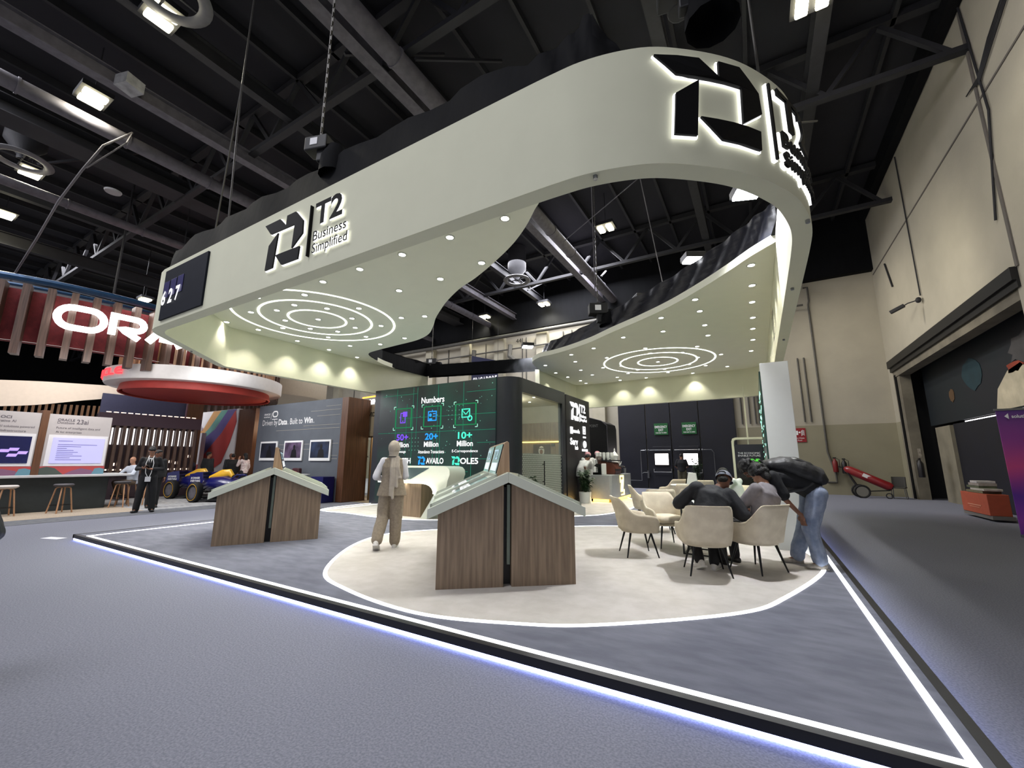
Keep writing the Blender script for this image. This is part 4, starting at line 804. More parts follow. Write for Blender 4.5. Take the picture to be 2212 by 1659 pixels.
# ================================================================== gabled kiosks
def slope_box(m, u0, u1, v0, v1, lift, th, side):
    """box lying on the roof slope: u0..u1 from ridge outward"""
    f_ = lambda u: 1.325-0.1-(abs(u)*0.444)
    P = []
    for z in (lift, lift+th):
        for v in (v0, v1):
            for u in (u0, u1): P.append((side*u, v, f_(u)+z))
    m.add(P, [(0, 1, 3, 2), (4, 6, 7, 5), (0, 4, 5, 1), (2, 3, 7, 6), (0, 2, 6, 4), (1, 5, 7, 3)])
def kiosk(label, loc, rz, face):
    k = thing('display_kiosk', label, 'kiosk', loc, rz); D = 1.9
    for s in (-1, 1):
        m = MB(); p = [(s*0.045, 0), (s*0.77, 0), (s*0.77, 0.775), (s*0.045, 1.09)]
        m.fprism(p, (0, 0, 0), (1, 0, 0), (0, 0, 1), -D); m.build('wood_base', M_WALNUT, k, bevel=0.003)
    m = MB(); m.b2((-0.045, 0.12, 0), (0.045, D-0.1, 1.05)); m.build('recess', M_BLACK, k)
    MB().b2((0.0, 0.06, 0.22), (0.035, 0.12, 1.08)).build('green_post', mat('sage_panel', (120, 132, 118), 0.4, var=0.1), k)
    for s in (-1, 1):
        m = MB(); p = [(0, 1.225), (s*0.885, 0.832), (s*0.885, 0.727), (0, 1.11)]
        m.fprism(p, (0, -0.06, 0), (1, 0, 0), (0, 0, 1), -(D+0.12)); m.build('roof_slab', M_KTOP, k, bevel=0.004)
        for j in range(2):
            v0 = 0.02+j*0.95; v1 = v0+0.86
            m = MB()
            for a in ((0.12, 0.86, v0, v0+0.02), (0.12, 0.86, v1-0.02, v1), (0.12, 0.14, v0, v1), (0.84, 0.86, v0, v1)): slope_box(m, a[0], a[1], a[2], a[3], 0.0, 0.035, s)
            m.build('tray_frame', M_KTOP, k)
            m = MB(); slope_box(m, 0.2, 0.6, v0+0.08, v1-0.08, 0.0, 0.012, s); dsp = m.build('touch_display', M_BLACKGLOSS, k)
            m = MB()
            ux = Vector((s*0.914, 0, -0.406)); nrm = Vector((s*0.406, 0, 0.914)); uu = Vector((0, 1 if s > 0 else -1, 0)); up = -ux if True else ux
            # writing runs along the kiosk length, up towards the ridge
            base = Vector((s*0.52, (v0+0.14) if s > 0 else (v1-0.14), 1.225-0.52*0.444))
            nn = uu.cross(up)
            text_into(m, 'OLE5' if j == 0 else 'RICH', base + nn*0.02, uu, up, W_=0.5, H_=0.13, bold=0.03, off=0.0)
            text_into(m, 'million', base + ux*0.1 + nn*0.02, uu, up, W_=0.3, H_=0.05, bold=0.02, off=0.0)
            m.build('display_text', M_TXTW, dsp, fixn=False)
    for j in range(2):                                          # upright screens on the ridge
        v0 = 0.06+j*0.95; s = face
        p = [(-s*0.02, 1.2), (-s*0.0, 1.57), (-s*0.02, 1.59), (s*(-0.045), 1.59), (-s*0.1, 1.19)] if False else [(-s*0.13, 1.17), (-s*0.03, 1.56), (-s*0.0, 1.575), (s*0.02, 1.56), (s*0.03, 1.2)]
        m = MB(); m.fprism(p, (0, v0, 0), (1, 0, 0), (0, 0, 1), -0.84); m.build('screen_wedge', M_OAK, k, bevel=0.004)
        a = Vector((-s*0.13, 0, 1.17)); b = Vector((-s*0.03, 0, 1.56)); e = (b-a).normalized(); ou = Vector((-s*e.z, 0, s*e.x))
        P = [a+e*0.02, b-e*0.02]; vs = []
        for o_ in (0.002, 0.012):
            for v in (v0+0.03, v0+0.81): vs += [P[0]+ou*o_+Vector((0, v, 0)), P[1]+ou*o_+Vector((0, v, 0))]
        m = MB(); m.add(vs, [(0, 1, 3, 2), (4, 6, 7, 5), (0, 4, 5, 1), (2, 3, 7, 6), (0, 2, 6, 4), (1, 5, 7, 3)]); sc_ = m.build('screen', M_BLACKGLOSS, k)
        uu = Vector((0, -1 if s > 0 else 1, 0)); nn = uu.cross(e)
        if nn.dot(ou) < 0: uu = -uu
        st_ = Vector((0, v0+0.1 if uu.y > 0 else v0+0.74, 0))
        m = MB(); text_into(m, 'T2', a+e*0.2+st_+ou*0.016, uu, e, W_=0.5, H_=0.13, bold=0.02, off=0.0)
        m.build('screen_text', mat('screen_pale', (150, 175, 190), 0.4, emit=0.5), sc_, fixn=False)
        m = MB(); q0 = a+e*0.06+st_+ou*0.014; m.add([q0, q0+uu*0.64, q0+uu*0.64+e*0.1, q0+e*0.1], [(0, 1, 2, 3)]); m.build('screen_caption', mat('screen_white', (210, 215, 220), 0.4, emit=0.45), sc_, fixn=False)
    return k
kB = kiosk('wooden gabled display kiosk in the middle with screens on its left slope', (-2.479, 4.148, ZP), R(38.66), 1)
kA = kiosk('wooden gabled display kiosk at the left end of the platform', (-7.19, 4.222, ZP), R(57.6), -1)

# ================================================================== curved reception desk
rd = thing('reception_desk', 'pale folded reception desk with glowing under-edge in front of the green data screen', 'desk', (-7.8, 8.2, ZP))
out_ = [(-8.5, 1.31), (-6.75, 1.31)] + [(-6.75+0.42*math.sin(R(t)), 0.93+0.38*math.cos(R(t))) for t in (20, 40, 60, 80)] + [(-6.3, 0.78), (-6.4, 0.6), (-6.8, 0.1)]
in_ = [(-8.5, 0.93), (-7.0, 0.93), (-6.86, 0.915), (-6.76, 0.88), (-6.68, 0.82), (-6.63, 0.74), (-6.64, 0.68), (-6.75, 0.52), (-7.05, 0.1)]
def shear(x, z, back): return (x, 7.75+max(0, (z-0.9))*1.05+(0.62 if back else 0), z)
m = MB(); n = len(out_)
vs = [shear(x, z, 0) for x, z in out_]+[shear(x, z, 0) for x, z in in_]+[shear(x, z, 1) for x, z in out_]+[shear(x, z, 1) for x, z in in_]; fs = []
for i in range(n-1): fs += [(i, i+1, n+i+1, n+i), (2*n+i, 3*n+i, 3*n+i+1, 2*n+i+1), (i, 2*n+i, 2*n+i+1, i+1), (n+i, n+i+1, 3*n+i+1, 3*n+i)]
fs += [(0, n, 3*n, 2*n), (n-1, 3*n-1, 4*n-1, 2*n-1)]
m.add(vs, fs); m.build('folded_top', M_KTOP, rd, world=True, smooth=True)
m = MB(); pts = [(x, 7.73, z-0.0) for x, z in in_[:7]]; 
for a, b in zip(pts, pts[1:]): m.bar(a, b, 0.03, 0.05)
m.build('glowing_edge', glow('desk_glow', (255, 252, 225), 3.5), rd, world=True)
m = MB(); m.b2((-8.35, 7.85, ZP), (-7.14, 8.3, 0.93)); m.build('wood_plinth', M_WALNUT, rd, world=True)
m = MB(); P = [(-8.45, 1.27), (-7.15, 1.27), (-7.5, 1.0), (-8.45, 1.0)]; m.add([(x, 7.745+(z-0.9)*1.05-0.006, z) for x, z in P], [(0, 1, 2, 3)]); sp = m.build('front_display', mat('teal_display', (26, 52, 56), 0.2, emit=0.35, var=0.3, vscale=4), rd, world=True)
m = MB(); text_into(m, 'T2', (-8.1, 7.745+(1.17-0.9)*1.05-0.012, 1.17), (1, 0, 0), (0, 0.72, 0.69), W_=0.28, H_=0.08, bold=0.02); m.build('display_text', mat('screen_pale', (150, 175, 190)), sp, world=True, fixn=False)
lamp('AREA', 'desk_edge_light', (-7.6, 7.7, 0.9), 4, (1, 0.97, 0.85), 1.6, (-8, 7.6, 0), sizey=0.05)

# ================================================================== coffee bar
cb = thing('coffee_bar', 'silver-grey coffee bar with a lit yellow emblem and amber glow at its foot', 'bar counter', (-5.0, 15.2, ZP))
m = MB().prism([(-5.0, 13.9), (-4.36, 13.9), (-4.3, 13.98), (-4.36, 16.6), (-5.0, 16.6)], 0.2, 0.99); m.build('counter', mat('silver_laminate', (168, 172, 172), 0.3, 0.3, var=0.08), cb, world=True, bevel=0.01)
MB().prism([(-4.95, 13.98), (-4.45, 13.98), (-4.45, 16.5), (-4.95, 16.5)], ZP, 0.2).build('plinth', M_BLACK, cb, world=True)
MB().b2((-4.95, 13.92, ZP+0.01), (-4.42, 13.97, 0.19)).b2((-4.42, 14.2, ZP+0.01), (-4.37, 16.5, 0.19)).build('amber_light_strip', glow('amber_glow', (255, 190, 70), 5), cb, world=True)
m = MB()
for (y0, z0, y1, z1) in ((15.0, .9, 15.45, .95), (15.4, .9, 15.45, .78), (15.0, .9, 15.05, .7)): m.b2((-4.33, min(y0, y1), min(z0, z1)), (-4.31, max(y0, y1), max(z0, z1)))
for k in range(3): m.bar((-4.32, 15.05+.12*k, 0.38), (-4.32, 15.2+.12*k, 0.8), 0.02, 0.03)
m.b2((-4.33, 15.1, .26), (-4.31, 15.5, .3)); m.b2((-4.33, 15.45, .3), (-4.31, 15.5, .45)); m.build('lit_emblem', glow('yellow_emblem', (255, 225, 130), 3), cb, world=True)
lamp('AREA', 'amber_strip_lamp', (-4.9, 13.85, 0.16), 5, (1, .62, .2), 1.0, (-4.9, 13.3, 0.1), sizey=.05); lamp('AREA', 'amber_strip_lamp', (-4.3, 15.3, 0.16), 6, (1, .62, .2), .05, (-3.6, 15.3, 0.1), sizey=2)
CT = 0.99
t = thing('espresso_machine', 'dark brown and black espresso machine on the coffee bar', 'coffee machine', (-4.7, 15.0, CT))
MB().fprism([(-.32, .0), (.3, .0), (.34, .2), (.22, .42), (-.32, .46)], (0, -0.3, 0), (1, 0, 0), (0, 0, 1), -0.7).build('side_panel', mat('reddish_brown_panel', (92, 46, 30), 0.35, var=0.3, vscale=3), t, bevel=0.02)
MB().box((0, 0.05, 0.48), (0.6, 0.8, 0.04)).box((0.36, -.1, .16), (.1, .5, .05)).tube([(.4, -.2, .3), (.55, -.2, .26)], .02).tube([(.4, .1, .3), (.55, .1, .26)], .02).build('top_rack', M_BLACK, t)
cup = thing('cup_stack', 'stack of white cups on top of the espresso machine', 'cups', (-5.05, 14.75, CT+0.5), 0, 'cup stacks on the espresso machine')
MB().lathe([(0.03, 0), (0.05, .08), (0.052, .16), (0.05, .17), (0.055, .26), (0.04, .27)], seg=12).build('stacked_cups', M_WHITE, cup, smooth=True)
for x, y in ((-4.93, 14.75), (-4.8, 14.76), (-4.66, 14.78), (-5.02, 15.0), (-4.88, 15.0), (-4.74, 15.0), (-4.6, 15.02), (-4.95, 15.25), (-4.8, 15.25), (-4.65, 15.25)): dup(cup, (x, y, CT+0.5), 0)
t = thing('coffee_grinder', 'white and black coffee grinder at the left end of the coffee bar', 'grinder', (-4.78, 14.15, CT))
MB().fprism([(-.2, 0), (.1, 0), (.1, .34), (-.05, .38), (-.16, .3), (-.02, .24), (-.02, .08), (-.2, .08)], (0, -.12, 0), (1, 0, 0), (0, 0, 1), -.24).build('body', M_BLACKGLOSS, t, bevel=.01)
MB().box((.16, 0, .19), (.1, .26, .38)).build('white_shell', M_WHITE, t, bevel=.02); MB().lathe([(.05, .38), (.09, .55), (.09, .62)], seg=16).build('bean_hopper', glassm('smoke_glass', (90, 60, 50), .5), t, smooth=True)
t = thing('coffee_pot', 'tall white Arabic-style coffee pot with pointed lid on the coffee bar', 'coffee pot', (-4.75, 15.9, CT))
MB().lathe([(.12, 0), (.1, .05), (.17, .14), (.19, .26), (.12, .42), (.09, .55), (.14, .66), (.13, .69), (.05, .8), (.02, .83), (.035, .87), (.005, .96)], seg=24).build('body', M_WHITE, t, smooth=True)
MB().tube([(.14, 0, .3), (.22, 0, .36), (.26, 0, .46)], [.025, .018, .008]).build('spout', M_WHITE, t, smooth=True); MB().tube([(-.12, 0, .6), (-.3, 0, .5), (-.26, 0, .25), (-.17, 0, .2)], .018).build('handle', M_WHITE, t, smooth=True)
for k, (x, y, h, l) in enumerate(((-4.6, 16.2, .14, 'small black cup beside the tall white coffee pot'), (-4.5, 16.35, .2, 'small steel jug at the right end of the coffee bar'))):
    o = MB().lathe([(.04, 0), (.05, h), (.045, h), (.035, .01)], seg=12, caps=False).build('cup' if k == 0 else 'jug', M_BLACK if k == 0 else M_STEEL, smooth=True); o.location = (x, y, CT); tag(o, l, 'cup' if k == 0 else 'jug')
bc = tag(MB().b2((-6.0, 15.5, ZP), (-5.5, 16.2, 0.7)).b2((-6.03, 15.47, .7), (-5.47, 16.23, .73)).build('black_cabinet', M_BLACK), 'low black cabinet between the sign column and the coffee bar', 'cabinet')
o = tag(MB().box((-5.6, 15.8, .74), (.3, .2, .015)).build('paper_sheet', M_WHITE), 'white paper lying on the low black cabinet', 'paper')
bt = thing('black_booth', 'tall black booth with rounded top corner and faint lettering behind the coffee bar', 'booth', (-7, 19, 0))
m = MB(); m.fprism([(-9.5, 0)] + [(-5.7, 0)] + [(-5.7, 2.9), (-5.75, 3.1), (-5.95, 3.22), (-6.9, 3.5), (-9.5, 3.55)], (0, 19.5, 0), (1, 0, 0), (0, 0, 1), 1.4)
m.build('shell', M_BLACK, bt, world=True); MB().tube([(-9.5, 18.08, 3.56), (-6.9, 18.08, 3.51), (-5.95, 18.08, 3.23), (-5.7, 18.08, 3.0), (-5.68, 18.08, .1)], .015, 6).build('edge_trim', M_GREYMETAL, bt, world=True)
text('KEEN POINT', (-6.9, 18.08, 2.95), (1, 0, 0), (0, 0, 1), mat('grey_print', (120, 120, 122), .5), bt, W_=0.8, H_=.13, bold=.02)
# potted plants
def plant(label, loc, h, spread, nl, potr=.17, poth=.33, pot=True, seed=1, base=0.0):
    t = thing('potted_plant', label, 'plant', loc)
    if pot:
        MB().lathe([(potr*.94, 0), (potr, poth), (potr-.02, poth), (potr-.03, poth-.05)], seg=28).build('pot', M_WHITE, t, smooth=True)
        MB().lathe([(potr-.03, poth-.05), (.001, poth-.04)], seg=20, caps=False).build('soil', mat('dark_soil', (40, 32, 26), .95, var=.3, vscale=40), t)
    rnd = random.Random(seed); m = MB(); st_ = MB()
    for s in range(9):
        a = rnd.uniform(0, 2*PI); lean = rnd.uniform(.1, .5)*spread; hh = h*rnd.uniform(.6, 1)
        P = [Vector((.03*math.cos(a), .03*math.sin(a), poth-.06)), Vector((lean*.5*math.cos(a), lean*.5*math.sin(a), poth+hh*.5)), Vector((lean*math.cos(a), lean*math.sin(a), poth+hh))]
        st_.tube(P, [.009, .007, .003], 5)
        for k in range(nl):
            u = rnd.uniform(.15, 1); p = P[0]*(1-u)**2+P[1]*2*u*(1-u)+P[2]*u*u; b = rnd.uniform(0, 2*PI); L = rnd.uniform(.1, .19); wd = L*.26
            d = Vector((math.cos(b), math.sin(b), rnd.uniform(-.2, .7))).normalized(); sd = d.cross(Vector((0, 0, 1))).normalized(); dn = Vector((0, 0, -1))
            m.add([p, p+d*L*.45+sd*wd, p+d*L+dn*L*.3, p+d*L*.45-sd*wd, p+d*L*.5+Vector((0, 0, .012))], [(0, 1, 4), (1, 2, 4), (2, 3, 4), (3, 0, 4)])
    st_.build('stem', mat('plant_stem', (62, 66, 40), .7, var=.2), t); m.build('foliage', mat('leaf_green', (46, 74, 40), .5, var=.5, vscale=20, rgb2=(24, 44, 24)), t, fixn=False)
    return t
plant('bushy green plant in a round white pot beside the coffee bar', (-5.02, 13.35, ZP), .72, .62, 60, potr=.2, poth=.36, seed=2)
plant('green plant in a white pot in front of the glazed meeting box', (-5.1, 9.75, ZP), .62, .45, 45, seed=4)
plant('tall leafy plant by the navy exit doors behind the cream chairs', (-2.55, 21.6, 0), 1.3, .5, 34, potr=.22, poth=.4, seed=6)

# ================================================================== armchairs and tables
def chair_proto(label, loc, rz, group):
    t = thing('armchair', label, 'chair', loc, rz, group)
    # wrap shell: angle from front left arm round the back to front right arm; chair faces +y
    N = 40; J = 9
    def shell(i, j, o_):
        u = i/N*2-1; au = abs(u); s = 1 if u > 0 else -1
        # plan: arms straight, rear superellipse
        if au > 0.55: y = -0.05+(au-0.55)/0.45*0.27; x = 0.275
        else:
            a = au/0.55*PI/2; x = 0.275*math.sin(a)**0.62 if a > 0 else 0; y = -0.05-0.2*max(0, math.cos(a))**0.62
        back = max(0, min(1, (0.56-au)/0.30)); back = back*back*(3-2*back)
        top = 0.60+(0.83-0.60)*back
        if au > 0.55: top -= 0.035*((au-0.55)/0.45)**2
        if au > 0.93: top -= 0.06*((au-0.93)/0.07)**2
        zb = 0.345+0.02*back; v = j/(J-1); z = zb+(top-zb)*v
        fl = 1+0.12*v*(1 if au > 0.5 else 0.6); rec = -0.10*v*v*back
        cxn = Vector((x*s, y+0.0, 0)); nrm = Vector((s*(x/0.275)**2+0.0001*s, -1.0 if au < 0.45 else -0.12 if au < 0.6 else 0, 0)).normalized()
        r_ = 0.5*(1-0.6*abs(2*v-1)**3)*0.05
        return Vector((x*s*fl*(0.93+0.07*v), y*(1+0.05*v)+rec, z)) + nrm*(o_*r_)
    m = MB()
    m.grid(lambda i, j: shell(i, j, 1), N+1, J); k0 = len(m.v); m.grid(lambda i, j: shell(i, j, -1), N+1, J)
    def idx(i, j, k): return k*k0+i*J+j
    fs = []
    for i in range(N): fs += [(idx(i, J-1, 0), idx(i+1, J-1, 0), idx(i+1, J-1, 1), idx(i, J-1, 1)), (idx(i, 0, 0), idx(i, 0, 1), idx(i+1, 0, 1), idx(i+1, 0, 0))]
    for j in range(J-1):
        for i in (0, N): fs.append((idx(i, j, 0), idx(i, j+1, 0), idx(i, j+1, 1), idx(i, j, 1)))
    m.f += fs; m.mi += [0]*len(fs)
    m.build('shell', M_CHAIR, t, smooth='all')
    # cushion
    m = MB(); NN = 28
    def cus(i, j):
        a = 2*PI*i/NN; c, s_ = math.cos(a), math.sin(a); sx = math.copysign(abs(c)**0.45, c)*0.24; sy = math.copysign(abs(s_)**0.45, s_)*0.235
        prof = [(0.0, .375), (.92, .375), (1.0, .395), (1.0, .445), (.93, .475), (.6, .49), (0.0, .492)][j]; return Vector((sx*prof[0], sy*prof[0]+0.005, prof[1]))
    m.grid(cus, NN, 7, closeu=True); m.build('seat_cushion', M_CHAIR, t, smooth='all')
    MB().lathe([(0.26, .335), (0.27, .36), (0.2, .38)], seg=20, sx=1, sy=.9).build('seat_base', M_CHAIR, t)
    for sx_ in (-1, 1):
        for sy_ in (-1, 1):
            m = MB(); m.tube([(sx_*.15, sy_*.14, .35), (sx_*.235, sy_*.225, 0)], [.017, .009], 8); m.build('leg', M_LEG, t, smooth=True)
    MB().bar((-.16, -.15, .34), (.16, .15, .34), .03, .015).bar((-.16, .15, .34), (.16, -.15, .34), .03, .015).build('leg_bracket', M_LEG, t)
    return t
def fa(fx, fy): return math.atan2(fy, fx)-PI/2
CH = chair_proto('cream armchair seen from behind under the man in the grey cap', (-.67, 5.93, ZP), fa(-.3, .95), 'cream armchairs')
for (x, y, fx, fy, l) in ((-1.65, 6.52, .87, .5, 'empty cream armchair turned sideways, nearest to the wooden kiosk'),
    (-1.40, 7.42, .62, -.78, 'empty cream armchair facing the camera behind the leftmost armchair'),
    (-.125, 6.4, -.8, .6, 'cream armchair under the seated person in the grey blazer'),
    (-2.2, 9.55, .95, .3, 'cream armchair with only its slim tilted back showing, beside the coffee bar'),
    (-1.78, 8.75, -.35, .93, 'cream armchair half hidden behind the empty chair that faces the camera'),
    (-1.5, 10.9, -.1, 1, 'cream armchair of the second table, further back of the two seen from behind'),
    (-1.17, 9.15, -.2, 1, 'cream armchair of the second table, directly behind the man in the grey cap'),
    (-1.5, 13.5, -.3, .95, 'cream armchair at the rear with its square back in front of the leafy plant'),
    (-2.35, 13.7, -.6, .5, 'cream armchair at the rear, farthest left, showing only its rounded top'),
    (-.3, 9.15, -.9, .35, 'cream armchair under the seated person in the white shirt'),
    (-.5, 10.6, -.3, -.95, 'cream armchair behind the chair of the person in the white shirt')):
    dup(CH, (x, y, ZP), fa(fx, fy), l)
def ctable(label, loc, rz=0, r_=.42):
    t = thing('round_table', label, 'table', loc, rz)
    MB().lathe([(.001, .7), (r_-.01, .7), (r_, .71), (r_, .725), (r_-.01, .735), (.001, .735)], seg=40, caps=False).build('tabletop', M_WHITE, t, smooth=True)
    m = MB(); a = .24
    for sx_, sy_ in ((-1, -1), (1, -1), (1, 1), (-1, 1)): m.bar((sx_*a, sy_*a, 0), (sx_*a, sy_*a, .7), .022)
    for p, q in (((-a, -a), (a, -a)), ((a, -a), (a, a)), ((a, a), (-a, a)), ((-a, a), (-a, -a))): m.bar((*p, .012), (*q, .012), .022); m.bar((*p, .69), (*q, .69), .022)
    m.build('base_frame', M_LEG, t); return t
ctable('round white table between the seated men, mostly hidden', (-.82, 7.12, ZP), R(-4))
ctable('round white table of the second group of armchairs', (-.95, 10.1, ZP))
ctable('round white table at the rear beside the white box', (-1.75, 12.4, ZP))
tag(MB().fprism([(-.14, 0), (.14, 0), (.11, .3), (-.08, .32)], (-1.6, 12.4, ZP+.737), (1, 0, 0), (0, 0, 1), .12).build('white_box', M_WHITE, bevel=.01), 'white angular box standing on the rear round table', 'box')
# ================================================================== people
def remesh(mb, vox, smooth=4, disp=0.0, dscale=9.0):
    me = bpy.data.meshes.new('r'); me.from_pydata([tuple(v) for v in mb.v], [], mb.f); me.update()
    bm = bmesh.new(); bm.from_mesh(me); bmesh.ops.recalc_face_normals(bm, faces=bm.faces); bm.to_mesh(me); bm.free()
    ob = bpy.data.objects.new('r', me); COL.objects.link(ob)
    md = ob.modifiers.new('r', 'REMESH'); md.mode = 'VOXEL'; md.voxel_size = vox
    if smooth:
        sm_ = ob.modifiers.new('s', 'SMOOTH'); sm_.factor = 0.5; sm_.iterations = smooth
    dg = bpy.context.evaluated_depsgraph_get(); ev = ob.evaluated_get(dg); m2 = bpy.data.meshes.new_from_object(ev)
    bpy.data.objects.remove(ob); bpy.data.meshes.remove(me)
    if disp:
        ns = [v.normal.copy() for v in m2.vertices]
        for v, nn in zip(m2.vertices, ns):
            c = v.co; v.co = c + nn*disp*(noise.noise(Vector((c.x*dscale, c.y*dscale, c.z*dscale*0.45)))+0.5*noise.noise(Vector((c.x*dscale*2, c.y*dscale*2.2, c.z*dscale))))
    out = MB(); out.v = [v.co.copy() for v in m2.vertices]; out.f = [tuple(p.vertices) for p in m2.polygons]; out.mi = [0]*len(out.f)
    bpy.data.meshes.remove(m2); return out
def cap(mb, a, b, ra, rb, seg=10):
    """tapered capsule"""
    a = Vector(a); b = Vector(b); d = (b-a); L = d.length; d = d/L if L > 1e-6 else Vector((0, 0, 1)); P = []; Rr = []
    for k in range(4, 0, -1): t = k/4*PI/2; P.append(a-d*ra*math.sin(t)); Rr.append(max(.002, ra*math.cos(t)))
    P.append(a); Rr.append(ra); P.append((a+b)/2); Rr.append((ra+rb)/2); P.append(b); Rr.append(rb)
    for k in range(1, 5): t = k/4*PI/2; P.append(b+d*rb*math.sin(t)); Rr.append(max(.002, rb*math.cos(t)))
    mb.tube(P, Rr, seg)
def chain(mb, pts, rad):
    for i in range(len(pts)-1): cap(mb, pts[i], pts[i+1], rad[i], rad[i+1])
def slab(mb, pts, rx, ry, lat, seg=16):
    """elliptical loft along pts; lat = lateral axis"""
    n = len(pts); pts = [Vector(p) for p in pts]; lat = [Vector(l) for l in lat] if isinstance(lat, list) else [Vector(lat)]*n; rings = []
    for i in range(n):
        t = (pts[min(i+1, n-1)]-pts[max(i-1, 0)]).normalized(); x = (lat[i]-t*lat[i].dot(t)).normalized(); y = t.cross(x)
        rings.append([pts[i]+x*rx[i]*math.cos(2*PI*k/seg)+y*ry[i]*math.sin(2*PI*k/seg) for k in range(seg)])
    vs = [v for q in rings for v in q]
    fs = [(i*seg+k, i*seg+(k+1) % seg, (i+1)*seg+(k+1) % seg, (i+1)*seg+k) for i in range(n-1) for k in range(seg)]+[tuple(range(seg-1, -1, -1)), tuple((n-1)*seg+k for k in range(seg))]
    mb.add(vs, fs)
def hand(mb, wr, d, palm, side, s=1.0, curl=0.5, spread=0.12):
    """d = pointing direction, palm = palm normal, side = +1 when the thumb is on d x palm"""
    d = Vector(d).normalized(); pn = Vector(palm); pn = (pn-d*pn.dot(d)).normalized(); th = d.cross(pn)*side; wr = Vector(wr)
    rot = Matrix((th, d, -pn)).transposed()
    mb.ell(wr+d*.045*s, (.041*s, .055*s, .016*s), 12, rot); cap(mb, wr-d*.015, wr+d*.03*s, .024*s, .026*s)
    for k, (o, L) in enumerate(((.030, .072), (.010, .080), (-.010, .074), (-.028, .058))):
        p = wr+d*.085*s+th*o*s; dd = (d+th*(o*spread*20)).normalized(); pts = [p-d*.02*s]; ang = 0
        for q in range(3):
            ang += curl*(.45+.35*q); v = dd*math.cos(ang)+pn*math.sin(ang); p = p+v*L*s*(.45, .32, .25)[q]; pts.append(p)
        chain(mb, pts, [.0095*s, .0092*s, .0085*s, .0072*s])
    p = wr+d*.02*s+th*.032*s; v1 = (d*.65+th*.7+pn*.25).normalized(); v2 = (d*.9+th*.2+pn*.4).normalized()
    chain(mb, [p, p+v1*.042*s, p+v1*.042*s+v2*.035*s], [.014*s, .011*s, .009*s])
def person(label, loc, rz, J, skin, top, bottom, shoe, hair, style={}, name='person', cat='person'):
    """J: joints in the person's frame (faces +y). Body = one continuous mesh; clothing and hair are children."""
    S = style; V_ = Vector; j = {k: V_(v) for k, v in J.items()}
    lat = (j['shR']-j['shL']).normalized(); hlat = (j['hipR']-j['hipL']).normalized()
    look = V_(J.get('look', (0, 1, 0))).normalized(); hu = V_(J.get('hup', (0, 0, 1))); hu = (hu-look*hu.dot(look)).normalized(); hr = look.cross(hu)
    HR = Matrix((hr, look, hu)).transposed(); hc = j['head']
    vox = S.get('vox', .014)
    b = MB()
    def hp(x, y, z): return hc+HR @ V_((x, y, z))
    b.ell(hp(0, -.012, .02), (.076, .095, .1), 16, HR); b.ell(hp(0, .02, -.045), (.058, .068, .075), 14, HR); b.ell(hp(0, .055, -.09), (.028, .028, .022), 10, HR)
    chain(b, [hp(0, .083, .012), hp(0, .103, -.022)], [.009, .014]); b.ell(hp(0, .078, .035), (.052, .018, .012), 10, HR); b.ell(hp(0, .083, -.055), (.024, .012, .011), 8, HR)
    for s in (-1, 1): b.ell(hp(s*.078, -.008, -.01), (.012, .022, .034), 8, HR)
    neck = j['neck']; chain(b, [neck+(hc-neck)*-.1, hp(0, -.02, -.05)], [.058, .05])
    slab(b, [j['pel'], j['waist'], j['chest'], neck-(neck-j['chest'])*.15], [.145, .125, .15, .09], [.1, .095, .1, .07], lat)
    for s, a in (('L', -1), ('R', 1)):
        chain(b, [j['sh'+s], j['el'+s], j['wr'+s]], [.042, .036, .026]); chain(b, [j['hip'+s], j['kn'+s], j['an'+s]], [.08, .055, .04])
        fd_ = V_(J.get('toe'+s, (0, 1, 0))).normalized(); chain(b, [j['an'+s]-V_((0, 0, .02)), j['an'+s]+fd_*.12-V_((0, 0, .055))], [.035, .03])
    b = remesh(b, vox, 3)
    hm = MB()
    for s, a in (('L', -1), ('R', 1)):
        d = J.get('hd'+s); d = V_(d) if d else (j['wr'+s]-j['el'+s]); pn = V_(J.get('palm'+s, (-a, 0, 0)))
        hand(hm, j['wr'+s], d, pn, 1 if (d.cross(pn)).dot(V_(J.get('thumb'+s, (0, 1, .5)))) > 0 else -1, 1.0, S.get('curl', .45))
    if S.get('finehand'): hm = remesh(hm, .0045, 1)
    b.add(hm.v, hm.f)
    root = b.build(name, skin, None, smooth='all', fixn=False)
    root.location = loc; root.rotation_euler = (0, 0, rz); tag(root, label, cat)
    _MX[root.name] = Matrix.Translation(V_(loc)) @ Matrix.Rotation(rz, 4, 'Z')
    # eyes and brows
    m = MB()
    for s in (-1, 1): m.ell(hp(s*.031, .079, .008), (.012, .006, .006), 8, HR)
    m.build('eyes', mat('eye_white', (200, 195, 190), .3), root); m = MB()
    for s in (-1, 1): m.ell(hp(s*.031, .084, .007), (.006, .004, .006), 8, HR); m.ell(hp(s*.033, .084, .03), (.02, .006, .005), 8, HR)
    m.build('brows_and_pupils', M_HAIR, root)
    # jacket / shirt
    t = MB(); tr = S.get('torso', (.175, .155, .185, .15)); td = S.get('depth', (.12, .115, .125, .1)); g = S.get('sleeve', (.062, .056, .043))
    hem = j['pel']+(j['pel']-j['waist']).normalized()*S.get('hem', .06)
    slab(t, [hem, j['pel'], j['waist'], j['chest'], neck+(j['chest']-neck)*.35, neck+(j['chest']-neck)*.05], [tr[0]*S.get('flare', 1.02), tr[0], tr[1], tr[2], tr[3], .075], [td[0]*S.get('flare', 1.02), td[0], td[1], td[2], td[3]*.9, .07], lat)
    sl = S.get('sleeve_len', 1.0)
